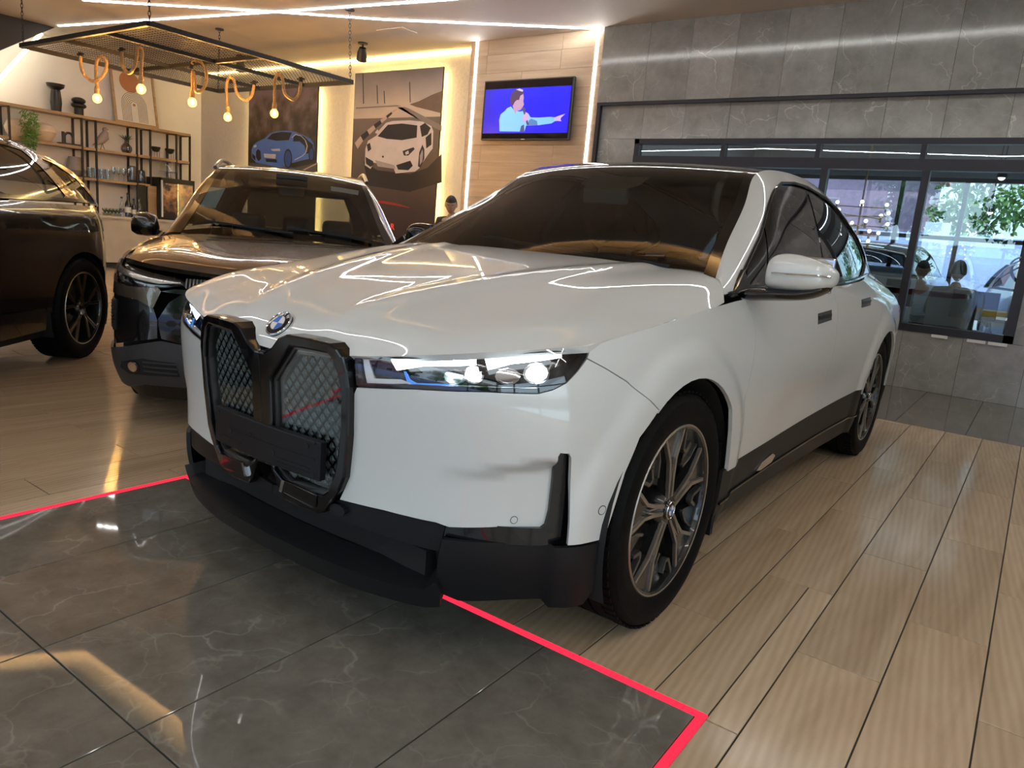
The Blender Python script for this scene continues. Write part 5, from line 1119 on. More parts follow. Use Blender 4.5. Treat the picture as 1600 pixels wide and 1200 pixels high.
both_('lower_bumper', lowb, C_['grey'], gap=0.001, off=0.012, res=0.035)
fogp = [(.50, .30), (.52, .375), (.70, .385), (.84, .35), (.86, .315), (.80, .29)]
both_('fog_recess', fogp, C_['under'], off=0.014, gap=0, res=0.04, skirt=0.002)
for sgm in (False, True):
    panel('fog_lamp_ring', tlow, [(.755+0.040*math.cos(a), .335+0.036*math.sin(a)) for a in np.linspace(0, 2*PI, 17)[:-1]], C_['gloss'], toy, mirror=sgm, off=0.018, gap=0, res=0.04, skirt=0.01)
    panel('fog_lamp', tlow, [(.755+0.028*math.cos(a), .335+0.026*math.sin(a)) for a in np.linspace(0, 2*PI, 17)[:-1]], C_['chrome'], toy, mirror=sgm, off=0.022, gap=0, res=0.012, skirt=0.01)
    for i in range(3): panel('fog_slat', tlow, [(.51, .312+i*.026), (.69, .316+i*.024), (.69, .324+i*.024), (.51, .320+i*.026)], C_['grey'], toy, mirror=sgm, off=0.020, gap=0, res=0.06, skirt=0.008)
both_('lower_lip', [(0, .235), (.70, .235), (.85, .20), (.80, .155), (.6, .15), (0, .15)], C_['gloss'], off=0.004, gap=0.001, res=0.05)
arcT = [tu(0.375*math.cos(a), 0.335+0.375*math.sin(a)) for a in np.radians(np.linspace(150, 0, 14))]
both_('front_wing', [(1.12, .70), (1.12, .78), (1.09, .84), (1.10, .88), (1.0, .90), tu(-.35, .94), tu(0.0, .965), tu(.5, 1.0), tu(.52, .7), tu(.5, .3), tu(.39, .30)]+arcT[::-1]+[(1.13, .50)], C_['brown'], res=0.04)
tside = [tu(.5, 1.0)]+[tu(y, 1.03) for y in rng(.6, 3.0, 8)]+[tu(3.05, .6), tu(3.02, .34)]+[tu(2.64+0.375*math.cos(a), 0.335+0.375*math.sin(a)) for a in np.radians(np.linspace(0, 180, 12))]+[tu(y, .30) for y in rng(2.2, .6, 5)]+[tu(.5, .3), tu(.52, .7)]
both_('body_side', tside, C_['brown'], res=0.05)
both_('rear_body', [tu(3.05, 1.03), (U2[-1], 1.03), (U2[-1], .25), tu(3.05, .25)], C_['brown'], res=0.08, gap=0)
hn2 = [[(0, -.80, .855), (.18, -.79, .858), (.36, -.755, .862), (.54, -.69, .872), (.71, -.60, .885), (.845, -.47, .90)],
       [(0, -.70, .915), (.18, -.69, .912), (.37, -.655, .912), (.56, -.58, .918), (.74, -.47, .922), (.862, -.32, .922)],
       [(0, -.45, .965), (.19, -.44, .958), (.38, -.41, .957), (.58, -.34, .965), (.77, -.24, .958), (.872, -.10, .945)],
       [(0, -.10, 1.005), (.19, -.095, .998), (.39, -.08, .997), (.59, -.03, 1.003), (.77, .04, .985), (.862, .12, .962)],
       [(0, .25, 1.035), (.2, .26, 1.032), (.4, .28, 1.030), (.6, .32, 1.028), (.77, .37, 1.01), (.855, .35, .985)],
       [(0, .48, 1.045), (.2, .49, 1.043), (.4, .515, 1.040), (.6, .55, 1.034), (.75, .57, 1.02), (.84, .50, .995)]]
h2 = Sheet([0, 1, 2, 3, 4, 5], full, [[(-x, y, z) for x, y, z in r[:0:-1]]+r for r in hn2], (0, 0, 0.3), (0.25, 0.85))
hoodrect = [(0.0, v) for v in np.linspace(-1, 1, 21)]+[(t_, 1.0) for t_ in np.linspace(0.3, 4.7, 18)]+[(5.0, v) for v in np.linspace(1, -1, 21)]+[(t_, -1.0) for t_ in np.linspace(4.7, 0.3, 18)]
panel('bonnet', h2, hoodrect, C_['brown'], toy, res=0.05, gap=0.001, skirt=0.03)
GS2 = [((.84, .48, .99), (.77, .53, 1.03)), ((.845, .75, 1.015), (.70, .80, 1.20)), ((.85, 1.05, 1.025), (.635, 1.08, 1.38)), ((.85, 1.4, 1.03), (.575, 1.36, 1.535)), ((.85, 1.9, 1.035), (.565, 1.9, 1.59)), ((.845, 2.4, 1.04), (.56, 2.4, 1.58)), ((.825, 2.9, 1.045), (.54, 2.9, 1.53)), ((.78, 3.25, 1.04), (.52, 3.2, 1.46))]
g2s = Sheet(range(8), BV, green(GS2), (0, 1.6, 1.0), (0.4, 0.45))
def gpair(n_, poly, m_, **k): return pair(n_, g2s, poly, m_, toy, **k)
winT = [(0.55, 0.06), (0.9, 0.45), (1.6, 0.68), (2.4, 0.78), (3.0, 0.83), (4.0, 0.84), (5.0, 0.82), (6.0, 0.70), (6.3, 0.30), (6.0, 0.06)]
gpair('side_frame', [(0, 0), (0, 1)]+[(t_, 1.0) for t_ in np.linspace(.4, 7, 18)]+[(7, 0), (6.0, 0.0)]+winT[::-1]+[(0.5, 0)], C_['brown'], gap=0, res=0.05)
gpair('side_glass', winT+[(t_, 0.06) for t_ in np.linspace(5.5, 1, 8)], C_['pg'], gap=-0.004, off=-0.004, res=0.06)
for sg in (1, -1):
    pts = g2s.base([[t_, 1.0] for t_ in np.linspace(3.0, 6.6, 20)]); rl = [(sg*(q[0]+0.02), q[1], q[2]+0.035*min(1, 6*(i+0.05)/20, 6*(19.05-i)/20)) for i, q in enumerate(pts)]
    MB().tube(rl, 0.016, 8).build('roof_rail', C_['rimgrey'], toy, smooth=True)
CT2 = [(0.44, 1.045), (0.70, 1.22), (0.98, 1.40), (1.28, 1.56), (1.9, 1.615), (2.4, 1.605), (2.9, 1.55), (3.25, 1.47)]; tn2 = []
for (b_, t_), (cy, cz) in zip(GS2, CT2): tn2.append([(t_[0]*s, cy+(t_[1]-cy)*s*s, cz+(t_[2]-cz)*s*s) for s in sv])
tt2 = Sheet(range(8), sv, tn2, (0, 1.6, 0.9), (0.42, 0.6))
panel('windscreen', tt2, rect(0.0, 2.9, -0.93, 0.93), C_['ws2'], toy, res=0.07, gap=0, skirt=0)
for a, b, c, d in ((0, 3.05, .93, 1.0), (0, 3.05, -1.0, -.93), (2.9, 3.05, -.93, .93)): panel('windscreen_frame', tt2, rect(a, b, c, d), C_['blackp'], toy, gap=-.0005, off=0.001, res=0.06)
panel('roof', tt2, rect(3.05, 7.0, -1, 1), C_['brown'], toy, res=0.08, gap=0)
ws_h = Hit(tt2, (0, 3), (-1, 1), TL, TR, 60, 60)
panel('price_sheet', tt2, ws_h.poly([(327, 291), (352, 293), (336, 324), (312, 322)]), C_['paper'], toy, off=-0.006, gap=0, res=0.08, skirt=0)
panel('number_strip', tt2, ws_h.poly([(517, 290), (561, 297), (560, 304), (517, 297)]), C_['label'], toy, off=-0.006, gap=0, res=0.08, skirt=0)
wp = MB(); 
for a, b in (((0.2, 0.05), (0.45, -0.75)), ((0.2, 0.80), (0.42, 0.0))):
    P0, P1 = tt2.base([a])[0], tt2.base([b])[0]; wp.bar(P0+[0, -.02, .012], P1+[0, -.02, .012], 0.02, 0.014)
wp.build('wiper', C_['matte'], toy)
rb = Sheet([0, 1, 2], sv, [[(t_x*s, y_-0.05*s*s, z_) for s in sv] for t_x, y_, z_ in ((.54, 3.25, 1.47), (.66, 3.42, 1.25), (.74, 3.48, 1.03))], (0, 2.5, 1.2), (0.2, 0.6))
panel('rear_window', rb, rect(0.15, 1.8, -.85, .85), C_['ws2'], toy, gap=0, res=0.08, skirt=0)
for a, b, c, d in ((0, 2, .85, 1.08), (0, 2, -1.08, -.85), (0, .15, -.85, .85), (1.8, 2, -.85, .85)): panel('tailgate', rb, rect(a, b, c, d), C_['brown'], toy, gap=0, res=0.08)
for sg in (1, -1):
    mo = bpy.data.objects.new('door_mirror', None); COL.objects.link(mo); mo.parent = toy
    mb = MB(); secs = [(.90, .76, .80, 1.02, 1.06), (.92, .72, .86, .985, 1.13), (.98, .70, .87, .975, 1.15), (1.05, .73, .88, .98, 1.14), (1.09, .79, .88, 1.0, 1.10)]; n = 12
    V = [(sg*x, (y0+y1)/2+(y1-y0)/2*math.cos(a), (z0+z1)/2+(z1-z0)/2*math.sin(a)) for x, y0, y1, z0, z1 in secs for a in np.linspace(0, 2*PI, n+1)[:-1]]
    F = [(i*n+k, i*n+(k+1) % n, (i+1)*n+(k+1) % n, (i+1)*n+k) for i in range(4) for k in range(n)]+[tuple(range(n)), tuple(4*n+k for k in range(n))]
    mb.add(V, F).build('mirror_cap', C_['blackp'], mo, smooth=True, angle=80); MB().bar((sg*.83, .74, 1.0), (sg*.95, .79, 1.02), 0.05, 0.04).build('mirror_foot', C_['matte'], mo)
for sg in (1, -1):
    make_wheel(toy, (sg*0.785, 0, 0.335), sg, 0.335, 0.225, 0.235, 'twin'); make_wheel(toy, (sg*0.79, 2.64, 0.335), sg, 0.335, 0.225, 0.235, 'twin')
wells(toy, (0, 2.64), 0.38, 0.55, 0.885, 0.335)
MB().box(-.84, .84, .45, 2.2, .20, .30).box(-.5, .5, -.6, 3.3, .20, .32).build('underbody', C_['under'], toy)
MB().box(-.80, .80, .5, 3.2, .30, .36).build('cabin_floor', C_['int'], toy)
dash = MB(); dash.prism([(.50, .5), (.50, 1.0), (.72, 1.0), (.98, .94), (1.04, .82), (1.0, .5)], lambda a, b: (-.76, a, b), lambda a, b: (.76, a, b)); dash.build('dashboard', C_['int'], toy, bevel=0.02)
for x in (.38, -.38): seat(x, 1.15, .50, toy)
seat(0, 2.05, 1.25, toy)
MB().box(-.10, .10, 1.10, 1.13, 1.36, 1.43).build('inside_mirror', C_['int'], toy, bevel=0.01)
MB().box(-.12, .12, 1.12, 1.26, 1.44, 1.53).build('sensor_cover', C_['int'], toy, bevel=0.01)
# ---------------------------------------------------------------- black SUV cut by the left edge
RL, RR_ = (-2.99, -2.39, 0), math.radians(40)
rr = empty('black_suv', RL, RR_, 'glossy black SUV with bronze edged wheels cut off by the left edge', 'car')
Z3 = [.20, .34, .48, .62, .76, .90, 1.02, 1.10, 1.17]
net, U3 = car_low([(0, -.86), (.30, -.845), (.56, -.79), (.75, -.69), (.87, -.55), (.94, -.36), (.968, -.18)], [.06, .01, 0, 0, .01, .03, .10, .2, .3], [-.05, -.01, 0, 0, 0, -.01, -.03, -.06, -.11], [0, .1, .3, .6, .8, 1, 1], [1, 1, 1, 1, .8, .5, .2],
    [(0.02, [.93, .96, .975, .985, .985, .975, .955, .93, .89]), (0.5, [.92, .95, .965, .975, .98, .975, .96, .94, .90]), (1.5, [.92, .945, .955, .965, .975, .975, .965, .945, .905]), (2.3, [.93, .955, .965, .975, .982, .98, .97, .95, .908]), (2.92, [.945, .965, .978, .988, .99, .985, .97, .945, .90]), (3.3, [.92, .945, .955, .965, .968, .96, .945, .92, .87])],
    [(.78, 3.56), (.45, 3.68), (0, 3.72)], Z3)
rlow = Sheet(U3, Z3, net, (0, 1.4, 0.6)); ru = uyf(rlow, 0.95, U3[-4]); rh = Hit(rlow, (0.9, U3[-2]), (0.17, 1.17), RL, RR_, 160, 60)
def rp(n_, poly, m_, **k): return pair(n_, rlow, poly, m_, rr, **k)
arr = [ru(2.92+0.425*math.cos(a), 0.385+0.425*math.sin(a)) for a in np.radians(np.linspace(0, 180, 16))]
rp('front_body', [(0, .30), (0, .95), (.5, .97), ru(-.2, 1.02), ru(.45, 1.10), ru(.47, .7), ru(.45, .30), ru(.41, .30)]+[ru(.425*math.cos(a), .385+.425*math.sin(a)) for a in np.radians(np.linspace(5, 160, 12))]+[(.9, .30)], C_['blackp'], res=0.06)
rp('front_door', [ru(.47, .7), ru(.45, 1.10)]+[ru(y, 1.15) for y in rng(.7, 1.5, 4)]+[ru(1.55, .9), ru(1.56, .45), ru(.46, .42)], C_['blackp'], res=0.05)
rd = rp('rear_door', [ru(1.55, .9)]+[ru(1.5, 1.15)]+[ru(y, 1.152) for y in rng(1.8, 2.72, 4)]+[ru(2.75, 1.0), ru(2.62, .80), ru(2.47, .58), ru(2.44, .44), ru(1.56, .45)], C_['blackp'], res=0.05)
rp('rear_quarter', [ru(2.72, 1.152), ru(2.75, 1.0), ru(2.62, .80), ru(2.47, .58), ru(2.44, .44)]+arr[::-1]+[ru(3.32, .42), (U3[-1]-.35, .50), (U3[-1]-.35, 1.12), ru(3.3, 1.15), ru(3.0, 1.152)], C_['blackp'], res=0.04)
rp('rear_body', [(U3[-1]-.35, .50), (U3[-1], .50), (U3[-1], 1.12), (U3[-1]-.35, 1.12)], C_['blackp'], res=0.08, gap=0)
rp('tail_lamp', [ru(3.42, .96), (U3[-1]-.42, .95), (U3[-1]-.30, .96), (U3[-1]-.30, 1.06), (U3[-1]-.42, 1.07), ru(3.44, 1.05)], C_['gloss'], off=0.003, gap=0, res=0.06)
rp('lower_sill', [ru(.44, .42), ru(1.56, .45), ru(2.45, .44), ru(2.46, .27), ru(1.56, .255), ru(.44, .255)], C_['blackp'], off=-0.012, res=0.05)
rp('sill_strip', [ru(.46, .425), ru(1.56, .452), ru(2.44, .446), ru(2.44, .438), ru(1.56, .442), ru(.46, .415)], C_['gloss'], off=0.006, res=0.08, gap=0)
rp('rear_bumper', [ru(3.32, .42), ru(3.36, .24), (U3[-1], .22), (U3[-1], .50), (U3[-1]-.35, .50)], C_['blackp'], res=0.06)
rp('front_bumper', [(0, .20), (0, .30), (.9, .30), ru(-.42, .30), ru(-.40, .22)], C_['matte'], res=0.06)
for dd, mr in zip(rd, (False, True)): panel('handle', rlow, [ru(2.40, 1.03), ru(2.60, 1.035), ru(2.60, 1.06), ru(2.40, 1.055)], C_['gloss'], dd, mirror=mr, off=0.006, gap=0, res=0.05, skirt=0.006)
pair('fuel_flap', rlow, [(ru(2.98, .93)[0]+.07*math.cos(a), .93+.07*math.sin(a)) for a in np.linspace(0, 2*PI, 17)[:-1]], C_['blackp'], rr, off=0.002, gap=0, res=0.05, skirt=0.003)
GS3 = [((.90, .40, 1.11), (.82, .48, 1.17)), ((.905, .8, 1.14), (.74, .85, 1.36)), ((.91, 1.2, 1.155), (.66, 1.25, 1.55)), ((.912, 1.8, 1.16), (.63, 1.8, 1.60)), ((.91, 2.4, 1.165), (.625, 2.4, 1.575)), ((.895, 2.9, 1.17), (.62, 2.85, 1.54)), ((.86, 3.25, 1.17), (.62, 3.2, 1.485)), ((.80, 3.55, 1.16), (.64, 3.42, 1.42)), ((.74, 3.66, 1.14), (.68, 3.60, 1.28))]
g3s = Sheet(range(9), BV, green(GS3), (0, 1.8, 1.0), (0.42, 0.45)); rg = Hit(g3s, (0, 8), (0, 1), RL, RR_, 100, 50)
def gp(n_, poly, m_, **k): return pair(n_, g3s, poly, m_, rr, **k)
w1 = [(0.8, .08), (1.4, .62), (2.2, .78), (3.0, .82), (4.0, .82), (4.55, .80), (4.75, .55), (5.0, .10), (4.9, .06)]; w2 = [(5.05, .75), (5.6, .72), (6.3, .55), (6.75, .10), (6.7, .06), (5.55, .06), (5.35, .30)]
gp('side_frame', [(0, 0), (0, 1)]+[(t_, 1.) for t_ in np.linspace(.5, 8, 20)]+[(8, 0), (6.7, 0)]+w2[::-1][1:4][:1]+[(6.7, .06), (6.75, .10), (6.3, .55), (5.6, .72), (5.05, .75), (5.35, .30), (5.55, .06), (5.5, 0), (4.95, 0), (4.9, .06), (5.0, .10), (4.75, .55), (4.55, .80), (4.0, .82), (3.0, .82), (2.2, .78), (1.4, .62), (.8, .08), (.7, 0)], C_['blackp'], gap=0, res=0.04)
gp('side_glass', w1, C_['pg'] if False else glass('tinted_side_glass', (0.25, 0.26, 0.25), 0.06), gap=-0.003, off=-0.004, res=0.06); gp('rear_quarter_glass', w2, C_['pg'], gap=-0.003, off=-0.004, res=0.05)
gp('belt_trim', [(t_, .06) for t_ in np.linspace(.8, 6.7, 14)]+[(t_, 0.0) for t_ in np.linspace(6.7, .8, 14)], C_['gloss'], gap=0, off=0.003, res=0.06)
CT3 = [(0.38, 1.18), (0.75, 1.38), (1.15, 1.57), (1.8, 1.635), (2.4, 1.615), (2.9, 1.58), (3.25, 1.53), (3.52, 1.48), (3.64, 1.30)]; tn3 = []
for (b_, t_), (cy, cz) in zip(GS3, CT3): tn3.append([(t_[0]*s, cy+(t_[1]-cy)*s*s, cz+(t_[2]-cz)*s*s) for s in sv])
tt3 = Sheet(range(9), sv, tn3, (0, 1.6, 0.9), (0.42, 0.6))
panel('windscreen', tt3, rect(0, 2.1, -1, 1), C_['ws2'], rr, res=0.1, gap=0, skirt=0); panel('roof', tt3, rect(2.1, 7.0, -1, 1), C_['blackp'], rr, res=0.07, gap=0); panel('rear_window', tt3, rect(7.0, 8.0, -1, 1), C_['pg'], rr, res=0.08, gap=0)
h3 = Sheet([0, 1, 2], full, [[(s*.93, y_+.12*s*s+(.25*s*s if i_ == 0 else 0), z_-.05*s*s) for s in full] for i_, (y_, z_) in enumerate(((-.80, .97), (-.2, 1.09), (.42, 1.16)))], (0, 0, .3), (.6, .9)); panel('bonnet', h3, rect(0, 2, -1, 1), C_['blackp'], rr, res=0.08, gap=0)
for sg in (1, -1):
    make_wheel(rr, (sg*0.855, 0, 0.385), sg, 0.385, 0.255, 0.282, 'twin'); make_wheel(rr, (sg*0.855, 2.92, 0.385), sg, 0.385, 0.255, 0.282, 'twin', rot=0.3)
wells(rr, (0, 2.92), 0.43, 0.55, 0.955, 0.385)
MB().box(-.9, .9, .45, 2.45, .22, .32).box(-.5, .5, -.6, 3.5, .22, .34).build('underbody', C_['under'], rr)
for x in (.40, -.40): seat(x, 1.2, .52, rr)
seat(0, 2.1, 1.3, rr)
# ================================================================== hanging lamp frame
ZF = 2.97
f0, f1 = (-8.95, 1.98), (-5.95, 4.66)
hf = empty('hanging_lamp_frame', ((f0[0]+f1[0])/2, (f0[1]+f1[1])/2, ZF), 0, 'black iron mesh frame hung on chains above the dark SUVs', 'lamp frame')
ho = -hf.location
def hb(name, mb, m_='blackiron', **k): return mb.build(name, M[m_], hf, loc=ho, **k)
for a, b in (((f0[0], f0[1]), (f1[0], f0[1])), ((f1[0], f0[1]), (f1[0], f1[1])), ((f1[0], f1[1]), (f0[0], f1[1])), ((f0[0], f1[1]), (f0[0], f0[1]))):
    hb('outer_bar', MB().bar((*a, ZF), (*b, ZF), 0.045, 0.05))
xm = [f0[0]+(f1[0]-f0[0])*q for q in (0.35, 0.68)]; ym = (f0[1]+f1[1])/2
for x in xm: hb('cross_bar', MB().bar((x, f0[1], ZF), (x, f1[1], ZF), 0.04, 0.045))
hb('cross_bar', MB().bar((f0[0], ym, ZF), (f1[0], ym, ZF), 0.04, 0.045))
wm = MB(); n = 0
x = f0[0]+0.05
while x < f1[0]: wm.bar((x, f0[1], ZF+0.026), (x, f1[1], ZF+0.026), 0.0045, 0.0045); x += 0.058
y = f0[1]+0.05
while y < f1[1]: wm.bar((f0[0], y, ZF+0.031), (f1[0], y, ZF+0.031), 0.0045, 0.0045); y += 0.058
o = hb('wire_mesh', wm); o['kind'] = 'stuff'
def chain(p, q, parent, off, r=0.013):
    p, q = Vector(p), Vector(q); L = (q-p).length; n = max(3, int(L/0.043)); mb = MB(); d = (q-p).normalized(); a = d.orthogonal().normalized(); b = d.cross(a)
    for i in range(n):
        c = p+(q-p)*((i+0.5)/n); s_ = a if i % 2 else b; mb.tube([c+d*(0.030*math.cos(t))+s_*(r*math.sin(t)) for t in np.linspace(0, 2*PI, 11)[:-1]], 0.0038, 5, closed=True)
    o = mb.build('chain', M['blackiron'], parent, loc=off); o['kind'] = 'stuff'; return o
for cx, cy, dx in ((f0[0]+0.02, f0[1]+0.02, 0), (f1[0]-0.02, f0[1]+0.02, 0), (f1[0]-0.02, f1[1]-0.02, -0.12), (f0[0]+0.02, f1[1]-0.02, -0.05)):
    chain((cx, cy, ZF+0.03), (cx+dx, cy+0.05*(dx != 0), H-0.01), hf, ho)
    hb('ceiling_plate', MB().lathe([(0, H-0.022), (0.06, H-0.018), (0.062, H), (0, H)], 20, (cx+dx, cy+0.05*(dx != 0), 0)), smooth=True)
# rope pendant lamps clipped on the frame
def pendant(cpx, bpx, lab, loops, Yw):
    c = at(*cpx, 2, ZF-0.03); t = empty('rope_pendant_lamp', tuple(c), 0, lab, 'lamp', 'rope pendant lamps on the iron frame')
    D = float(np.linalg.norm(c-CAM)); s_ = D/FPX   # metres per pixel at the lamp
    def P(dx, dy): return Vector(CR)*dx*s_+Vector((0, 0, -1))*dy*s_
    pts = [P(dx, dy) for dx, dy in loops]
    # smooth the cord
    def cr(pts, k=6):
        out = []
        for i in range(len(pts)-1):
            a, b, c_, d = pts[max(i-1, 0)], pts[i], pts[i+1], pts[min(i+2, len(pts)-1)]
            for j in range(k):
                u = j/k; out.append(0.5*((2*b)+(c_-a)*u+(2*a-5*b+4*c_-d)*u*u+(3*b-a-3*c_+d)*u**3))
        return out+[pts[-1]]
    path = cr(pts); off = Vector((0.35, -0.25, 0)).normalized()
    path = [q+off*0.022*math.sin(i*0.5) for i, q in enumerate(path)]
    MB().tube(path, 0.020, 9).build('rope', M['rope'], t, smooth=True)
    MB().lathe([(0, 0.03), (0.026, 0.03), (0.028, -0.01), (0.018, -0.055), (0, -0.055)], 14).build('clamp', M['blackiron'], t, smooth=True)
    MB().box(-0.07, 0.07, -0.012, 0.012, 0.0, 0.018).build('clamp_bar', M['blackiron'], t)
    e = path[-1]
    MB().lathe([(0, 0.03), (0.024, 0.03), (0.03, 0.0), (0.032, -0.045), (0, -0.045)], 14, e).build('lamp_holder', M['rope'], t, smooth=True)
    MB().lathe([(0.0, -0.045), (0.030, -0.045), (0.032, -0.062), (0, -0.062)], 14, e).build('cap', M['bulbcap'], t, smooth=True)
    bm_ = MB().sphere((e[0], e[1], e[2]-0.115), (0.052, 0.052, 0.055), 18, 12).build('bulb', M['bulbglass'], t, smooth=True)
    MB().sphere((e[0], e[1], e[2]-0.112), (0.018, 0.018, 0.026), 10, 8).build('filament', M['filament'], bm_, smooth=True)
    return t
mg, nt_, b_ = nm('amber_bulb_glass'); nt_.nodes.clear()
tr_n = N(nt_, 'ShaderNodeBsdfTransparent'); tr_n.inputs[0].default_value = (1.0, 0.85, 0.55, 1); em_n = N(nt_, 'ShaderNodeEmission'); em_n.inputs[0].default_value = (1.0, 0.50, 0.10, 1); em_n.inputs[1].default_value = 3.2
ad_n = N(nt_, 'ShaderNodeAddShader'); ou_n = N(nt_, 'ShaderNodeOutputMaterial'); nt_.links.new(tr_n.outputs[0], ad_n.inputs[0]); nt_.links.new(em_n.outputs[0], ad_n.inputs[1]); nt_.links.new(ad_n.outputs[0], ou_n.inputs[0]); M['bulbglass'] = mg
pendant((126, 86), 0, 'leftmost rope pendant lamp on the iron frame, above the black vases', [(0, 0), (2, 20), (14, 31), (28, 24), (32, 8), (26, 2), (20, 6), (19, 26), (19, 40)], 0)
pendant((190, 79), 0, 'second rope pendant lamp from the left, in front of the arch print', [(0, 0), (2, 20), (10, 27), (17, 18), (20, 0), (24, -4), (26, 4), (25, 22), (24, 34)], 0)
pendant((299, 100), 0, 'middle rope pendant lamp on the iron frame', [(0, 0), (8, -4), (18, 2), (20, 20), (14, 33), (6, 34), (4, 18), (2, 10), (1, 36)], 0)
pendant((397, 130), 0, 'fourth rope pendant lamp, above the roof of the bronze SUV', [(0, 2), (-3, 16), (-12, 22), (-23, 14), (-28, -4), (-34, -7), (-38, 2), (-37, 20), (-36, 33)], 0)
pendant((470, 125), 0, 'rightmost rope pendant lamp, in front of the blue car poster', [(0, 2), (-2, 18), (-10, 26), (-22, 18), (-25, 0), (-31, -8), (-36, 0), (-36, 20), (-36, 32)], 0)
# ceiling spots
for (x, y), lab in (((567, 67), 'black ceiling spot lamp beside the chain'), ((376, 87), 'black ceiling spot lamp behind the iron frame')):
    c = at(x, y, 2, H); t = empty('spot_lamp', (c[0], c[1], H), 0, lab, 'lamp')
    MB().lathe([(0, 0), (0.075, 0), (0.075, -0.018), (0, -0.018)], 18).build('base', M['black'], t, smooth=True)
    MB().bar((0, 0, 0), (0, 0, -0.09), 0.02, 0.02).build('stem', M['black'], t)
    R_ = Matrix.Translation((0, 0, -0.09)) @ Matrix.Rotation(0.45, 4, 'Y') @ Matrix.Rotation(0.3, 4, 'X')
    MB().lathe([(0.0, 0.03), (0.05, 0.02), (0.075, -0.06), (0.080, -0.17), (0.066, -0.17), (0.05, -0.10), (0, -0.10)], 18, M=R_).build('head', M['black'], t, smooth=True)
# ================================================================== shelf on the left wall
XS = -12.52
sh = empty('shelf_unit', (XS-0.15, 4.8, 0), 0, 'long oak shelf unit on black steel posts along the left wall', 'shelf')
so_ = -sh.location
zt_, zm_, zl_ = at(150, 184, 0, XS)[2], at(150, 232, 0, XS)[2], at(170, 281, 0, XS)[2]
ya, yb, yc_, yd_ = at(12, 155, 0, XS)[1]-0.2, at(298, 208, 0, XS)[1], at(100, 270, 0, XS)[1], at(236, 288, 0, XS)[1]
MB().box(XL+0.01, XS, ya-1.0, yb, zt_-0.045, zt_).build('board', M['shelfwood'], sh, loc=so_); MB().box(XL+0.01, XS, ya, yb, zm_-0.045, zm_).build('board', M['shelfwood'], sh, loc=so_); MB().box(XL+0.01, XS, yc_-0.9, yd_, zl_-0.045, zl_).build('board', M['shelfwood'], sh, loc=so_)
for x, zb in ((15, zm_-0.4), (128, 0.92), (150, 0.92), (214, 0.92), (235, 0.92), (276, zl_), (297, zl_)):
    yy = at(x, 200, 0, XS)[1]; MB().box(XS-0.025, XS+0.004, yy-0.016, yy+0.016, zb, zt_-0.045).build('post', M['blackiron'], sh, loc=so_)
    MB().box(XL+0.02, XL+0.05, yy-0.016, yy+0.016, zb, zt_-0.045).build('post', M['blackiron'], sh, loc=so_)
    for z_ in (zt_-0.055, zm_-0.055): MB().box(XL+0.02, XS, yy-0.014, yy+0.014, z_, z_+0.012).build('bracket', M['blackiron'], sh, loc=so_)
def sy(x, y=200, X=XS-0.16): return at(x, y, 0, X)[1]
def stand(name, x, z, lab, cat, parts, X=XS-0.16, group=None):
    t = empty(name, (X, sy(x, 200, X), z), 0, lab, cat, group)
    for pn, mb, m_ in parts: mb.build(pn, M[m_], t, smooth=True)
    return t
stand('tall_vase', 89, zt_, 'tall matte black vase with flared dish rim on the top shelf', 'vase', [('body', MB().lathe([(0, 0), (0.075, 0), (0.09, 0.15), (0.075, 0.34), (0.07, 0.36)], 20), 'ceramic_black'), ('dish', MB().lathe([(0.06, 0.36), (0.13, 0.41), (0.145, 0.46), (0.13, 0.455), (0, 0.43)], 20), 'ceramic_black')])
stand('knot_sculpture', 124, zt_, 'black stacked knot sculpture on the top shelf', 'sculpture', [('base', MB().lathe([(0, 0), (0.075, 0), (0.075, 0.14), (0, 0.14)], 18), 'ceramic_black'), ('lobe', MB().sphere((0, 0, 0.17), (0.125, 0.125, 0.055)), 'ceramic_black'), ('lobe', MB().sphere((0, 0, 0.255), (0.115, 0.115, 0.06)), 'ceramic_black')])
# leaning print
P4 = [at(183, 184, 0, XS-0.04), at(247, 193, 0, XS-0.04)]; wv_ = P4[1][1]-P4[0][1]; ht_ = 0.98
ar = empty('framed_print', (XS-0.05, (P4[0][1]+P4[1][1])/2, zt_), 0, 'leaning framed print of black arches under a terracotta disc', 'picture'); ar.rotation_euler = (0, -0.20, 0)
fw = 0.022
for a in (-1, 1): MB().box(-0.03, 0, a*(wv_/2)-fw, a*(wv_/2)+fw, 0, ht_).build('frame_bar', M['shelfwood'], ar)
for z_ in (0.02, ht_-0.02): MB().box(-0.03, 0, -wv_/2, wv_/2, z_-fw, z_+fw).build('frame_bar', M['shelfwood'], ar)
MB().box(-0.02, -0.012, -wv_/2, wv_/2, 0.02, ht_-0.02).build('sheet', mat('print_paper', (0.70, 0.66, 0.62), 0.6, var=0.03), ar)
MB().lathe([(0, -0.010), (0.19, -0.010), (0.19, -0.0118), (0, -0.0118)], 28, (0, -0.06, ht_-0.20), 'x').build('disc_print', mat('terracotta_print', (0.42, 0.18, 0.09), 0.6, var=0.05), ar)
for i in range(7):
    r_ = 0.07+i*0.027; pts = [(-0.010, -r_, 0.06), (-0.010, -r_, 0.36)]+[(-0.010, -r_*math.cos(a), 0.36+r_*1.05*math.sin(a)) for a in np.linspace(0.15, PI-0.15, 14)]+[(-0.010, r_, 0.36), (-0.010, r_, 0.06)]
    MB().tube([(q[0], q[1]-0.02, q[2]) for q in pts], 0.0035, 4).build('arch_print', M['black'], ar)
MB().lathe([(0, -0.010), (0.025, -0.010), (0.025, -0.0118), (0, -0.0118)], 16, (0, -0.02, 0.37), 'x').build('dot_print', mat('dot_print', (0.35, 0.2, 0.12), 0.6), ar)
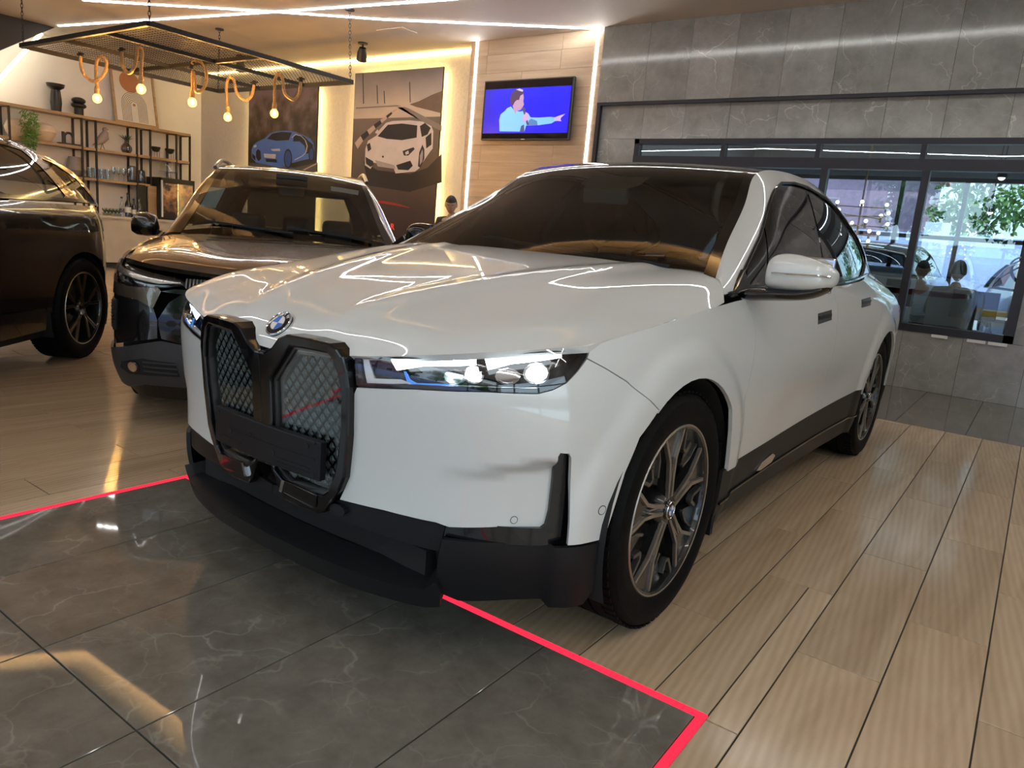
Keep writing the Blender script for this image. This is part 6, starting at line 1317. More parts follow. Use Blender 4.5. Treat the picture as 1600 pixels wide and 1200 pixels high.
# middle shelf
for x, lab in ((27, 'cream round vase left of the hanging fern'), (68, 'cream round vase right of the hanging fern')):
    stand('round_vase', x, zm_, lab, 'vase', [('body', MB().lathe([(0, 0), (0.09, 0.005), (0.17, 0.09), (0.19, 0.17), (0.15, 0.27), (0.06, 0.315), (0.05, 0.31)], 22), 'ceramic_cream')], group='cream vases on the middle shelf')
fe = empty('hanging_fern', (XS+0.04, sy(44, 200, XS+0.04), zm_+0.36), 0, 'bright green hanging fern trailing off the middle shelf', 'plant')
fm = MB(); rg_ = random.Random(5)
for i in range(420):
    a = rg_.uniform(0, 2*PI); r_ = rg_.uniform(0, 1)**0.6; z_ = 0.10-rg_.uniform(0, 1)**0.9*0.72; wdt = 0.17*(1-abs(z_+0.12)*1.0)
    c = Vector((abs(r_*wdt*math.cos(a))*0.7+0.03, r_*wdt*math.sin(a), z_)); d = Vector((rg_.uniform(-.5, 1), rg_.uniform(-1, 1), rg_.uniform(-1.6, 0.2))).normalized()*rg_.uniform(.05, .09); s_ = d.cross(Vector((1, .3, .2))).normalized()*0.008
    fm.add([c-s_, c+s_, c+d+s_*.2, c+d*0.5+s_*1.3], [(0, 1, 3, 2)])
o = fm.build('fronds', M['leaf'], fe); o['kind'] = 'stuff'
MB().lathe([(0, -0.36), (0.06, -0.36), (0.075, -0.20), (0, -0.20)], 14, (-0.17, 0, 0)).build('pot', M['ceramic_black'], fe, smooth=True)
stand('arch_figurine', 107, zm_, 'black arch figurine on a flat black base', 'figurine', [('base', MB().box(-.08, .08, -.16, .16, 0, .03), 'ceramic_black'), ('arch', MB().tube([(0, -.07, .03)]+[(0, .07*-math.cos(a), .13+.08*math.sin(a)) for a in np.linspace(0, PI, 12)]+[(0, .07, .03)], 0.02, 8), 'ceramic_black'), ('pillar', MB().box(-.02, .02, -.11, -.075, .03, .22), 'ceramic_black')])
bd_ = stand('bird_figurine', 159, zm_, 'mauve bird figurine with long tail on thin legs', 'figurine', [('body', MB().tube([(0, -.17, .06), (0, -.10, .10), (0, -.02, .17), (0, .04, .24), (0, .06, .32), (0, .05, .36)], [.006, .03, .075, .085, .05, .02], 12), 'mauve'), ('head', MB().sphere((0, .055, .37), (.038, .045, .038)), 'mauve'), ('beak', MB().tube([(0, .09, .375), (0, .125, .37)], [.012, .002], 8), 'ceramic_black'), ('leg', MB().tube([(0, .0, .12), (0, .045, 0)], .005, 6), 'blackiron'), ('leg', MB().tube([(0, .0, .12), (0, -.03, 0)], .005, 6), 'blackiron')])
sv_ = stand('glass_vase_plant', 197, zm_, 'smoked glass bulb vase with a dark spiky plant', 'vase', [('vase', MB().lathe([(0, 0), (.06, 0), (.10, .06), (.095, .12), (.035, .19), (.03, .24), (.036, .25)], 20), 'smoke')])
lm = MB()
for i in range(16):
    a = i*2.4; e_ = 0.35+0.5*((i*7) % 10)/10; d = Vector((math.cos(a)*math.cos(e_), math.sin(a)*math.cos(e_), math.sin(e_)))*0.17; s_ = Vector((-math.sin(a), math.cos(a), 0))*0.018; c = Vector((0, 0, .23)); lm.add([c-s_, c+s_, c+d*.6+s_*.7, c+d, c+d*.6-s_*.7], [(0, 1, 2, 3, 4)])
o = lm.build('leaves', M['leafd'], sv_); o['kind'] = 'stuff'
for x, lab in ((243, 'black bowl on wire legs, left of two on the middle shelf'), (265, 'black bowl on wire legs, right of two on the middle shelf')):
    t = stand('footed_bowl', x, zm_, lab, 'bowl', [('bowl', MB().lathe([(0, .10), (.05, .11), (.085, .17), (.088, .20), (.075, .195), (0, .14)], 18), 'ceramic_black')], group='black bowls on the middle shelf')
    for k in range(4): MB().tube([(.07*math.cos(k*PI/2+.7), .07*math.sin(k*PI/2+.7), .16), (.07*math.cos(k*PI/2+.7), .07*math.sin(k*PI/2+.7), 0)], .004, 6).build('leg', M['blackiron'], t)
# lower shelf
stand('lantern_vase', 115, zl_, 'grey faceted lantern vase on a dark tray', 'vase', [('tray', MB().box(-.12, .12, -.2, .2, 0, .02), 'ceramic_black'), ('body', MB().lathe([(0, .02), (.10, .02), (.155, .11), (.10, .34), (0, .34)], 12), 'grey_ceramic')])
GR = {'tumbler': [(0, 0), (.034, 0), (.040, .11), (.038, .11), (.032, .008), (0, .008)], 'wine': [(0, 0), (.035, 0), (.034, .004), (.004, .010), (.004, .09), (.03, .12), (.042, .16), (.036, .21), (.034, .21), (.039, .16), (.028, .122), (0, .10)]}
ORD = ['first', 'second', 'third', 'fourth', 'fifth', 'sixth']
for row, rn in ((0, 'front'), (1, 'back')):
    for i in range(4):
        X = XS-0.09-0.14*row; t = stand('tumbler', 139+i*9.2, zl_, 'clear tumbler on the lower shelf, %s of its %s row from the left' % (ORD[i], rn), 'glass', [('bowl', MB().lathe(GR['tumbler'], 14), 'clear')], X=X, group='tumblers on the lower shelf'); t.scale = (1.15, 1.15, 1.7)
    for i in range(4):
        X = XS-0.09-0.14*row; t = stand('wine_glass', 176+i*8.2, zl_, 'clear stemmed wine glass on the lower shelf, %s of its %s row from the left' % (ORD[i], rn), 'glass', [('bowl', MB().lathe(GR['wine'], 14), 'clear')], X=X, group='wine glasses on the lower shelf'); t.scale = (1.0, 1.0, 1.15)
for x, h_, lab in ((206, .24, 'taller smoked glass jar with black base on the lower shelf'), (220, .18, 'shorter smoked glass jar with black base on the lower shelf')):
    stand('glass_jar', x, zl_, lab, 'jar', [('base', MB().lathe([(0, 0), (.075, 0), (.075, .05), (0, .05)], 16), 'ceramic_black'), ('jar', MB().lathe([(.066, .05), (.066, .05+h_), (.05, .07+h_), (0, .07+h_)], 16), 'smoke')])
# counter, wine cooler, bottles
zc_ = 0.92; ct = empty('bar_counter', (XS+0.05, 4.9, 0), 0, 'pale stone bar counter below the shelf', 'counter')
cy0, cy1 = 2.6, 6.55
MB().box(XL+0.02, XS+0.32, cy0, cy1, 0.08, zc_-0.04).build('front', mat('counter_stone', (0.50, 0.46, 0.41), 0.5, var=0.08, vs=4), ct, loc=-ct.location)
MB().box(XL+0.02, XS+0.36, cy0, cy1, zc_-0.04, zc_).build('worktop', mat('counter_top', (0.58, 0.54, 0.49), 0.3, var=0.06, vs=4), ct, loc=-ct.location)
MB().box(XL+0.02, XS+0.26, cy0, cy1, 0.0, 0.08).build('plinth', M['black'], ct, loc=-ct.location)
X = XS+0.16; y0_, y1_ = at(250, 300, 0, X)[1], at(304, 300, 0, X)[1]; zf_ = at(277, 280, 0, X)[2]
wc = empty('wine_cooler', (X-0.25, (y0_+y1_)/2, zc_), 0, 'black wine cooler with amber lit glass door on the counter', 'wine cooler'); wo = -wc.location
MB().box(X-0.5, X-0.03, y0_, y1_, zc_, zf_).build('cabinet', M['black'], wc, loc=wo)
MB().box(X-0.025, X-0.02, y0_+0.03, y1_-0.03, zc_+0.03, zf_-0.10).build('lit_inside', gradmat('cooler_glow', [(0.25, (0.012, 0.006, 0.004)), (0.5, (0.20, 0.075, 0.025)), (0.62, (0.42, 0.17, 0.05)), (0.8, (0.03, 0.015, 0.01))], zc_-0.1, zf_+0.15, 0.3, 0.9, 9, 1.2), wc, loc=wo)
MB().box(X-0.012, X-0.006, y0_, y1_, zc_, zf_).build('glass_door', M['clear'], wc, loc=wo)
for a in (y0_, y1_-0.025): MB().box(X-0.02, X, a, a+0.025, zc_, zf_).build('door_frame', M['black'], wc, loc=wo)
MB().box(X-0.02, X, y0_, y1_, zf_-0.09, zf_).build('door_frame', M['black'], wc, loc=wo); MB().box(X, X+0.03, y0_+0.02, y0_+0.045, zc_+0.05, zf_-0.05).build('handle', M['white'], wc, loc=wo)
X2 = XS+0.10
for x0_, lab in ((224, 'left of two dark wood boards leaning by the wine cooler'), (241, 'dark wood board next to the wine cooler')):
    yy = at(x0_, 300, 0, X2)[1]; tag(MB().box(X2-0.10, X2-0.06, yy-0.085, yy+0.085, zc_, zc_+0.62).build('serving_board', M['shelfwood'] if x0_ > 230 else M['black'], bevel=0.01), lab, 'board')
t = stand('cake_dome', 264, zf_, 'glass cake dome on a stand on top of the wine cooler', 'cake stand', [('stand', MB().lathe([(0, 0), (.10, 0), (.03, .03), (.03, .10), (.20, .12), (.20, .13), (0, .13)], 20), 'clear'), ('dome', MB().lathe([(.17, .13), (.165, .24), (.11, .32), (.02, .345), (.02, .37), (0, .37)], 20), 'clear')], X=X-0.2)
BT = [(0, 0), (.04, 0), (.04, .17), (.015, .23), (.015, .29), (0, .29)]
for x, m_, lab, k in ((188, 'clear', 'clear bottle at the left of the bottles on the counter', 1.15), (198, 'amber', 'tall dark bottle in the middle of the bottles on the counter', 1.4), (207, 'amber', 'shorter dark bottle beside the tall one on the counter', 1.1), (216, 'smoke', 'smoked bottle at the right of the bottles on the counter', 1.2)):
    t = stand('bottle', x, zc_, lab, 'bottle', [('glass', MB().lathe(BT, 14), m_), ('label_band', MB().lathe([(.0405, .06), (.0405, .13)], 14, cap=False), 'white' if m_ == 'amber' else 'smoke'), ('stopper', MB().lathe([(0, .29), (.017, .29), (.017, .315), (0, .315)], 10), 'black')], X=X2, group='bottles on the counter'); t.scale = (k, k, k)
for i in range(5):
    yy = at(164+i*5.5, 334, 0, X2)[1]; t = empty('succulent', (X2, yy, zc_), 0, 'small green succulent, %s from the left on the counter edge' % ORD[i], 'plant', 'succulents on the counter')
    MB().lathe([(0, 0), (.035, 0), (.045, .05), (0, .05)], 12).build('pot', M['grey_ceramic'], t, smooth=True)
    lm = MB()
    for k in range(9): a = k*2.4; lm.tube([(0, 0, .05), (.05*math.cos(a), .05*math.sin(a), .10+.02*(k % 3))], [.012, .003], 5)
    o = lm.build('leaves', M['leafd'], t); o['kind'] = 'stuff'
# ================================================================== people
M['skin'] = mat('skin', (0.42, 0.25, 0.17), 0.5, var=0.06, vs=20)
M['hair'] = mat('black_hair', (0.012, 0.009, 0.008), 0.5, var=0.3, vs=60)
M['eye'] = mat('eye_white', (0.7, 0.68, 0.65), 0.3); M['iris'] = mat('eye_dark', (0.02, 0.012, 0.01), 0.2); M['lips'] = mat('lips', (0.33, 0.14, 0.11), 0.5)
def skin_mesh(name, J, E, R, m_, parent, sub=2):
    ks = list(J); me = bpy.data.meshes.new(name); me.from_pydata([J[k] for k in ks], [(ks.index(a), ks.index(b)) for a, b in E], [])
    o = bpy.data.objects.new(name, me); COL.objects.link(o); md = o.modifiers.new('skin', 'SKIN'); md.use_smooth_shade = True
    for i, k in enumerate(ks):
        r = R[k]; r = r if hasattr(r, '__len__') else (r, r); me.skin_vertices[0].data[i].radius = r; me.skin_vertices[0].data[i].use_root = (i == 0)
    sd = o.modifiers.new('sub', 'SUBSURF'); sd.levels = sub; sd.render_levels = sub
    dg = bpy.context.evaluated_depsgraph_get(); m2 = bpy.data.meshes.new_from_object(o.evaluated_get(dg)); bpy.data.objects.remove(o)
    m2.polygons.foreach_set('use_smooth', [True]*len(m2.polygons)); m2.materials.clear(); m2.materials.append(m_); m2.name = name
    return m2
def join_meshes(name, meshes, m_, parent):
    bm = bmesh.new()
    for me in meshes: bm.from_mesh(me)
    out = bpy.data.meshes.new(name); bm.to_mesh(out); bm.free(); out.polygons.foreach_set('use_smooth', [True]*len(out.polygons)); out.materials.append(m_)
    return link(name, out, None, parent)
def head_mesh(c, yaw, pitch, s=1.0):
    """head as one shaped surface; faces -y before turning"""
    mb = MB(); nu, nv = 24, 18; V = []
    for i in range(nv+1):
        t = PI*i/nv; z = math.cos(t); r = math.sin(t)
        for k in range(nu):
            a = 2*PI*k/nu; x, y = r*math.cos(a), r*math.sin(a)
            X, Y, Z = x*0.076, y*0.096, z*0.118
            if z < 0: X *= 1-0.30*(-z)**1.5; Y = Y*(1-0.12*(-z))-0.012*(-z)
            f = max(0, -y)*r
            Y -= f*0.028*math.exp(-((x)/0.20)**2-((z+0.18)/0.16)**2)      # nose
            Y -= f*0.012*math.exp(-((x)/0.35)**2-((z+0.85)/0.18)**2)       # chin
            Y += f*0.010*(math.exp(-((abs(x)-0.38)/0.16)**2-((z-0.05)/0.10)**2))  # eye sockets
            Y -= f*0.006*math.exp(-((z-0.25)/0.12)**2)                      # brow
            Y -= f*0.006*math.exp(-((x)/0.30)**2-((z+0.52)/0.08)**2)        # mouth
            V.append((X*s, Y*s, Z*s))
    F = [(i*nu+k, i*nu+(k+1) % nu, (i+1)*nu+(k+1) % nu, (i+1)*nu+k) for i in range(nv) for k in range(nu)]
    T = Matrix.Translation(c) @ Matrix.Rotation(yaw, 4, 'Z') @ Matrix.Rotation(pitch, 4, 'X')
    me = bpy.data.meshes.new('head'); me.from_pydata([T @ Vector(q) for q in V], [], F); return me, T
def hand_chains(w, d, up, r=0.008):
    """palm and five fingers from the wrist w along d"""
    w, d, up = Vector(w), Vector(d).normalized(), Vector(up).normalized(); s = d.cross(up).normalized(); mb = MB()
    mb.tube([w, w+d*0.045, w+d*0.085], [0.024, 0.036, 0.034], 10)
    for i, (o_, l_) in enumerate(((-0.027, 0.062), (-0.009, 0.074), (0.009, 0.070), (0.027, 0.055))):
        b = w+d*0.08+s*o_; mb.tube([b, b+d*l_*0.45-up*0.008, b+d*l_*0.75-up*0.024, b+d*l_*0.85-up*0.042], [r*1.1, r, r*.95, r*.7], 7)
    b = w+d*0.03-s*0.028; mb.tube([b, b+d*0.03-s*0.022, b+d*0.058-s*0.026-up*0.01], [r*1.3, r*1.15, r*.8], 7)
    me = bpy.data.meshes.new('hand'); me.from_pydata(mb.v, [], mb.f); return me
def person(loc, rz, label, J, shirt, trousers, head_at, hy, hp, hairless=False, scale=1.0, long_hair=False):
    t = empty('person', loc, rz, label, 'person'); t.scale = (scale,)*3
    R = dict(pelvis=(.13, .10), spine=(.125, .095), chest=(.14, .10), neckb=(.055, .055), neck=(.05, .05), hl=.085, hr=.085, kl=.058, kr=.058, al=.040, ar=.040, tl=.03, tr=.03, sl=.055, sr=.055, el=.042, er=.042, wl=.028, wr=.028)
    E = [('pelvis', 'spine'), ('spine', 'chest'), ('chest', 'neckb'), ('neckb', 'neck'), ('chest', 'sl'), ('sl', 'el'), ('el', 'wl'), ('chest', 'sr'), ('sr', 'er'), ('er', 'wr'), ('pelvis', 'hl'), ('hl', 'kl'), ('kl', 'al'), ('al', 'tl'), ('pelvis', 'hr'), ('hr', 'kr'), ('kr', 'ar'), ('ar', 'tr')]
    hm, T = head_mesh(head_at, hy, hp)
    parts = [skin_mesh('figure', J, E, R, M['skin'], None), hm]
    for w_, e_ in (('wl', 'el'), ('wr', 'er')): d = Vector(J[w_])-Vector(J[e_]); parts.append(hand_chains(J[w_], d, (0, -0.3, 1) if abs(d.normalized().z) < .8 else (0, -1, 0.1)))
    join_meshes('body', parts, M['skin'], t)
    up = {k: J[k] for k in ('pelvis', 'spine', 'chest', 'neckb', 'sl', 'sr', 'el', 'er')}; ext = lambda a, b, f: tuple(np.array(J[a])+(np.array(J[b])-np.array(J[a]))*f)
    up['fl'] = ext('el', 'wl', shirt[1]); up['fr'] = ext('er', 'wr', shirt[1]); Ru = {k: tuple(np.array(R[k] if hasattr(R[k], '__len__') else (R[k], R[k]))*1.16+.008) for k in up if k in R}; Ru['neckb'] = (.075, .07); Ru['fl'] = Ru['fr'] = (.042, .042)
    me = skin_mesh('shirt', up, [('pelvis', 'spine'), ('spine', 'chest'), ('chest', 'neckb'), ('chest', 'sl'), ('sl', 'el'), ('el', 'fl'), ('chest', 'sr'), ('sr', 'er'), ('er', 'fr')], Ru, shirt[0], None); link('shirt', me, None, t)
    lo = {k: J[k] for k in ('pelvis', 'hl', 'hr', 'kl', 'kr', 'al', 'ar')}; Rl = {k: tuple(np.array(R[k] if hasattr(R[k], '__len__') else (R[k], R[k]))*1.15+.006) for k in lo}
    me = skin_mesh('trousers', lo, [('pelvis', 'hl'), ('hl', 'kl'), ('kl', 'al'), ('pelvis', 'hr'), ('hr', 'kr'), ('kr', 'ar')], Rl, trousers, None); link('trousers', me, None, t)
    for a, b in (('al', 'tl'), ('ar', 'tr')):
        A, B = Vector(J[a]), Vector(J[b]); MB().tube([A+Vector((0, .05, -.03)), A+Vector((0, 0, -.03)), (A+B)/2+Vector((0, 0, -.015)), B, B+(B-A)*.12], [.035, .048, .045, .04, .02], 10).build('shoe', M['black'], t, smooth=True)
    hb_ = MB()
    for i in range(9):
        for k in range(20):
            pass
    n1, n2 = 10, 22; V = []
    for i in range(n1+1):
        tt = (PI*0.62)*i/n1
        for k in range(n2):
            a = 2*PI*k/n2; y = math.sin(a); ang = min(tt, PI*0.34) if y < -0.25 else tt
            if y < -0.25: ang = tt*0.60*(1 if True else 1)
            V.append(T @ Vector((0.083*math.sin(ang)*math.cos(a), 0.104*math.sin(ang)*y+0.006, 0.127*math.cos(ang)+0.004)))
    F = [(i*n2+k, i*n2+(k+1) % n2, (i+1)*n2+(k+1) % n2, (i+1)*n2+k) for i in range(n1) for k in range(n2)]
    hb_.add(V, F); hb_.build('hair', M['hair'], t, smooth=True, angle=180)
    def loc_(x, y, z): return T @ Vector((x, y, z))
    for s in (-1, 1):
        e = MB().sphere(loc_(s*0.029, -0.079, 0.006), 0.0105, 10, 8).build('eye', M['eye'], t, smooth=True); MB().sphere(loc_(s*0.029, -0.0865, 0.006), 0.005, 8, 6).build('iris', M['iris'], e, smooth=True)
        MB().tube([loc_(s*0.045, -0.082, 0.022), loc_(s*0.030, -0.093, 0.028), loc_(s*0.014, -0.095, 0.024)], 0.0035, 6).build('eyebrow', M['hair'], t)
        MB().sphere(loc_(s*0.077, 0.004, -0.005), (0.010, 0.018, 0.030), 10, 8).build('ear', M['skin'], t, smooth=True)
    MB().tube([loc_(-0.024, -0.083, -0.060), loc_(0, -0.093, -0.059), loc_(0.024, -0.083, -0.060)], [.003, .0055, .003], 6).build('mouth', M['lips'], t, smooth=True)
    return t
def standing(lean=0.0, armf=0.25):
    return dict(pelvis=(0, 0, .95), spine=(0, 0, 1.10), chest=(0, -lean*.5, 1.32), neckb=(0, -lean*.8, 1.45), neck=(0, -lean, 1.52), hl=(.10, 0, .88), hr=(-.10, 0, .88), kl=(.11, -.02, .49), kr=(-.11, -.02, .49), al=(.11, 0, .09), ar=(-.11, 0, .09), tl=(.12, -.14, .03), tr=(-.12, -.14, .03), sl=(.185, -lean*.6, 1.38), sr=(-.185, -lean*.6, 1.38), el=(.23, -lean*.6-.02, 1.10), er=(-.23, -lean*.6-.02, 1.10), wl=(.19, -lean*.6-armf, 1.02), wr=(-.19, -lean*.6-armf, 1.02))
def seated(h=0.0, armf=0.3):
    return dict(pelvis=(0, 0, .54), spine=(0, .02, .70), chest=(0, .0, .92), neckb=(0, -.01, 1.06), neck=(0, -.02, 1.12), hl=(.10, -.02, .53), hr=(-.10, -.02, .53), kl=(.13, -.44, .52), kr=(-.13, -.44, .52), al=(.13, -.42, .10), ar=(-.13, -.42, .10), tl=(.13, -.57, .035), tr=(-.13, -.57, .035), sl=(.185, 0, .99), sr=(-.185, 0, .99), el=(.24, -.06, .73), er=(-.24, -.06, .73), wl=(.15, -armf, .80), wr=(-.15, -armf, .80))
dks = mat('black_shirt_cloth', (0.012, 0.012, 0.014), 0.8, var=0.1); dkt = mat('dark_trousers_cloth', (0.02, 0.02, 0.025), 0.8, var=0.1)
q = at(712, 320, 1, 5.6)
person((q[0]-0.03, 5.6, -0.03 if q[2] > 1.4 else 0), 0.35, 'person in a black shirt looking down beside the oak pier', standing(0.05), (dks, -0.2), dkt, (0.0, -0.11, 1.60), 0.25, 0.35, scale=(q[2]+0.02)/1.60)
# ================================================================== office behind the window
M['officewall'] = mat('office_wall', (0.20, 0.22, 0.25), 0.7, var=0.04); M['officefloor'] = mat('office_floor', (0.20, 0.20, 0.21), 0.3, var=0.06)
struct('wall_office', MB().box(-4.3, -4.2, YW+0.2, 15.3, 0, H).box(XR, XR+0.2, YW+0.2, 15.3, 0, H).box(-4.2, XR, 15.2, 15.3, 3.1, H), M['officewall'])
wf = struct('window_2', MB().box(-4.2, XR, 15.2, 15.3, 3.02, 3.1).box(-4.2, XR, 15.2, 15.3, 0, .06).box(-4.2, XR, 15.2, 15.28, 1.88, 1.96), M['alu'])
for x in (-2.6, -1.0, 0.15, 1.3, 2.9): MB().box(x-.04, x+.04, 15.2, 15.3, .06, 3.02).build('mullion', M['alu'], wf)
for a, b in ((-4.2, -2.6), (-2.6, -1.0), (-1.0, .15), (.15, 1.3), (1.3, 2.9), (2.9, XR)): MB().box(a+.04, b-.04, 15.24, 15.246, .06, 3.02).build('pane', M['clear'], wf)
for i, pts in enumerate((((-4.1, 7.6), (0.5, 8.4), (XR-.1, 7.4)), ((-4.1, 10.2), (1.2, 9.6), (XR-.1, 10.8)), ((-4.1, 12.6), (0.6, 13.2), (XR-.1, 12.2)))):
    strip(pts, .03, 'white light line on the office ceiling, %s from the window' % ('first', 'second', 'third')[i])
for i, (x, y) in enumerate(((1565, 278), (1547, 332))):
    c = at(x, y, 1, 9.0+i*2.4); t = empty('track_spot', (c[0], 9.0+i*2.4, H), 0, ('upper lit track spot on the office ceiling', 'lower lit track spot on the office ceiling')[i], 'lamp'); zl__ = c[2]-H
    MB().bar((0, 0, 0), (0, 0, zl__+.1), .015, .015).build('stem', M['black'], t); MB().lathe([(0, .12), (.05, .12), (.06, 0), (.05, 0), (0, .03)], 14, (0, 0, zl__)).build('head', M['black'], t, smooth=True); MB().sphere((0, 0, zl__+.01), .04, 10, 8).build('bulb', emis('spot_bulb', (1, .9, .75), 12), t, smooth=True)

gs = mat('grey_shirt_cloth', (0.21, 0.175, 0.18), 0.85, var=0.05); wsx = mat('pale_shirt_cloth', (0.50, 0.58, 0.66), 0.8, var=0.05)
def chair(loc, rz, lab, m_):
    t = empty('office_chair', loc, rz, lab, 'chair')
    MB().box(-.24, .24, -.24, .24, .42, .48).build('seat', m_, t, bevel=.03); MB().box(-.22, .22, .22, .27, .55, 1.02).build('backrest', m_, t, bevel=.03)
    MB().bar((0, .22, .45), (0, .25, .60), .06, .03).build('back_post', M['black'], t); MB().tube([(0, 0, .42), (0, 0, .08)], .03, 10).build('column', M['black'], t)
    for k in range(5): a = 2*PI*k/5; MB().bar((0, 0, .09), (.28*math.cos(a), .28*math.sin(a), .05), .04, .03).build('foot', M['black'], t); 
    return t
q2 = at(1497, 426, 1, 7.75); chair((q2[0], 7.75, 0), PI, 'grey office chair behind the window with a person in grey', gs)
person((q2[0], 7.75, 0.02), PI, 'person in grey sitting behind the window with back turned', seated(), (gs, 0.8), gs, (0.0, -0.03, 1.235), 0, 0.1, scale=1.0)
q1 = at(1440, 425, 1, 9.1); chair((q1[0], 9.1, 0), 0.2, 'office chair further back with a person in a pale shirt', M['black'])
person((q1[0], 9.1, 0), 0.25, 'person in a pale shirt sitting further back in the office looking down', seated(), (wsx, 0.9), dkt, (0.0, -0.06, 1.24), 0.0, 0.4)
# desk, screen, copier
dx0, dx1 = at(1470, 470, 1, 8.3)[0], at(1590, 470, 1, 8.3)[0]+0.3
dk_ = empty('office_desk', ((dx0+dx1)/2, 8.55, 0), 0, 'white office desk behind the window', 'desk')
MB().box(dx0, dx1, 8.2, 8.95, .70, .74).build('desk_top', M['white'], dk_, loc=-dk_.location)
for x in (dx0+.04, dx1-.04):
    for y in (8.26, 8.9): MB().box(x-.03, x+.03, y-.03, y+.03, 0, .70).build('leg', M['alu'], dk_, loc=-dk_.location)
mx = at(1522, 475, 1, 7.2)
mo = empty('computer_monitor', (mx[0], 7.25, 0.62), 0, 'black monitor seen from behind on a low cabinet at the window', 'monitor')
MB().box(-.22, .22, -.02, .02, .14, .44).build('screen', M['black'], mo, bevel=.006); MB().box(-.03, .03, -.015, .015, .02, .2).build('neck', M['black'], mo); MB().box(-.12, .12, -.08, .08, 0, .02).build('foot', M['black'], mo)
lc = empty('low_cabinet', (mx[0]+0.1, 7.25, 0), 0, 'grey low cabinet under the monitor behind the window', 'cabinet'); MB().box(-.55, .6, -.22, .22, .04, .62).build('body', M['officewall'], lc, bevel=.005); MB().box(-.53, .02, -.235, -.22, .07, .60).build('door', M['officewall'], lc); MB().box(.04, .58, -.235, -.22, .07, .60).build('door', M['officewall'], lc); MB().box(-.55, .6, -.2, .2, 0, .04).build('plinth', M['black'], lc)
cp = at(1388, 430, 1, 7.9); cpw = 0.52
co_ = empty('copier', (cp[0], 7.9, 0), 0, 'grey office copier with raised lid behind the window', 'copier'); bc = mat('copier_grey', (0.45, 0.47, 0.48), 0.5, var=0.03)
MB().box(-.28, .28, -.3, .3, .05, .78).build('body', bc, co_, bevel=.012); MB().box(-.28, .28, -.3, .3, 1.0, 1.12).build('scanner', bc, co_, bevel=.012); MB().box(-.28, -.2, -.3, .3, .78, 1.0).build('side_column', bc, co_); MB().box(-.2, .28, .1, .3, .78, 1.0).build('back_panel', M['black'], co_)
MB().box(-.24, .20, -.28, .26, 1.12, 1.24).build('feeder', mat('copier_lid', (0.22, 0.25, 0.32), 0.5), co_, bevel=.02); MB().box(.05, .30, -.36, -.28, 1.02, 1.10).build('control_panel', M['black'], co_, bevel=.005)
for z in (.12, .34, .56): MB().box(-.26, .26, -.312, -.30, z, z+.19).build('paper_tray', bc, co_, bevel=.004)
MB().box(-.26, .26, -.28, .28, 0, .05).build('plinth', M['black'], co_)
ch = at(1342, 345, 1, 8.6); cl = empty('chandelier', (ch[0], 8.6, H), 0, 'brass stem chandelier with rows of small bulbs in the office', 'chandelier')
zz0 = ch[2]-H
MB().tube([(0, 0, 0), (0, 0, zz0-.35)], .012, 8).build('stem', M['bulbcap'], cl)
MB().lathe([(0, 0), (.09, 0), (.09, -.03), (0, -.03)], 18).build('ceiling_cup', M['bulbcap'], cl, smooth=True)
eb = emis('small_bulb', (1.0, 0.85, 0.65), 6)
for k, (z, L_r, a0) in enumerate(((.18, .30, .2), (.06, .42, 1.1), (-.06, .36, 2.0), (-.18, .30, .7), (-.30, .16, 1.5))):
    for s in range(2):
        a = a0+s*PI/2; d = Vector((math.cos(a), math.sin(a), 0)); MB().tube([d*-L_r+Vector((0, 0, zz0+z)), d*L_r+Vector((0, 0, zz0+z))], .008, 6).build('arm', M['bulbcap'], cl)
        for sg in (-1, 1):
            e = d*L_r*sg+Vector((0, 0, zz0+z)); MB().tube([e+Vector((0, 0, -.05)), e+Vector((0, 0, .02))], .015, 8).build('socket', M['bulbcap'], cl); MB().sphere(e+Vector((0, 0, .045)), .024, 10, 8).build('bulb', eb, cl, smooth=True)
# ================================================================== the street outside the open front
M['asphalt'] = mat('asphalt', (0.11, 0.11, 0.12), 0.9, var=0.2, vs=6); M['kerb'] = mat('yellow_kerb', (0.65, 0.36, 0.04), 0.8, var=0.1); M['streetwall'] = mat('lilac_street_wall', (0.40, 0.46, 0.72), 0.85, var=0.06, vs=1.5); M['pave'] = mat('pavement', (0.30, 0.30, 0.31), 0.9, var=0.1, vs=3)
struct('street_ground', MB().box(-70, 60, -70, YF, -0.16, -0.06), M['asphalt'])
struct('pavement', MB().box(-60, 14.8, -17.0, -14.0, -0.06, 0.10), M['pave'])
tag(MB().box(-60, 14.5, -14.0, -13.75, -0.06, 0.14).build('street_kerb', M['kerb']), 'yellow painted kerb across the street', 'kerb')
tag(MB().box(-60, 14.5, -17.3, -17.0, -0.06, 2.3).build('street_wall', M['streetwall'], bevel=.02), 'long lilac wall across the street', 'wall')
tag(MB().box(-4.0, -3.5, -17.0, -16.85, 0.1, 2.7).box(-3.85, -3.65, -16.85, -16.83, 1.2, 1.5).build('gate_pillar', mat('white_render', (0.62, 0.66, 0.74), 0.8), bevel=.01), 'pale pillar standing against the lilac street wall', 'pillar')
struct('back_street', MB().box(-40, 40, 15.3, 60, -.16, -.03), M['pave'])
tag(MB().box(-40, 40, 26.5, 26.8, -.06, .22).build('street_kerb', M['kerb']), 'yellow kerb seen through the office windows', 'kerb')
tag(MB().box(-40, 40, 29.0, 29.3, -.06, 2.6).build('street_wall', M['streetwall'], bevel=.02), 'lilac wall seen through the office windows', 'wall')
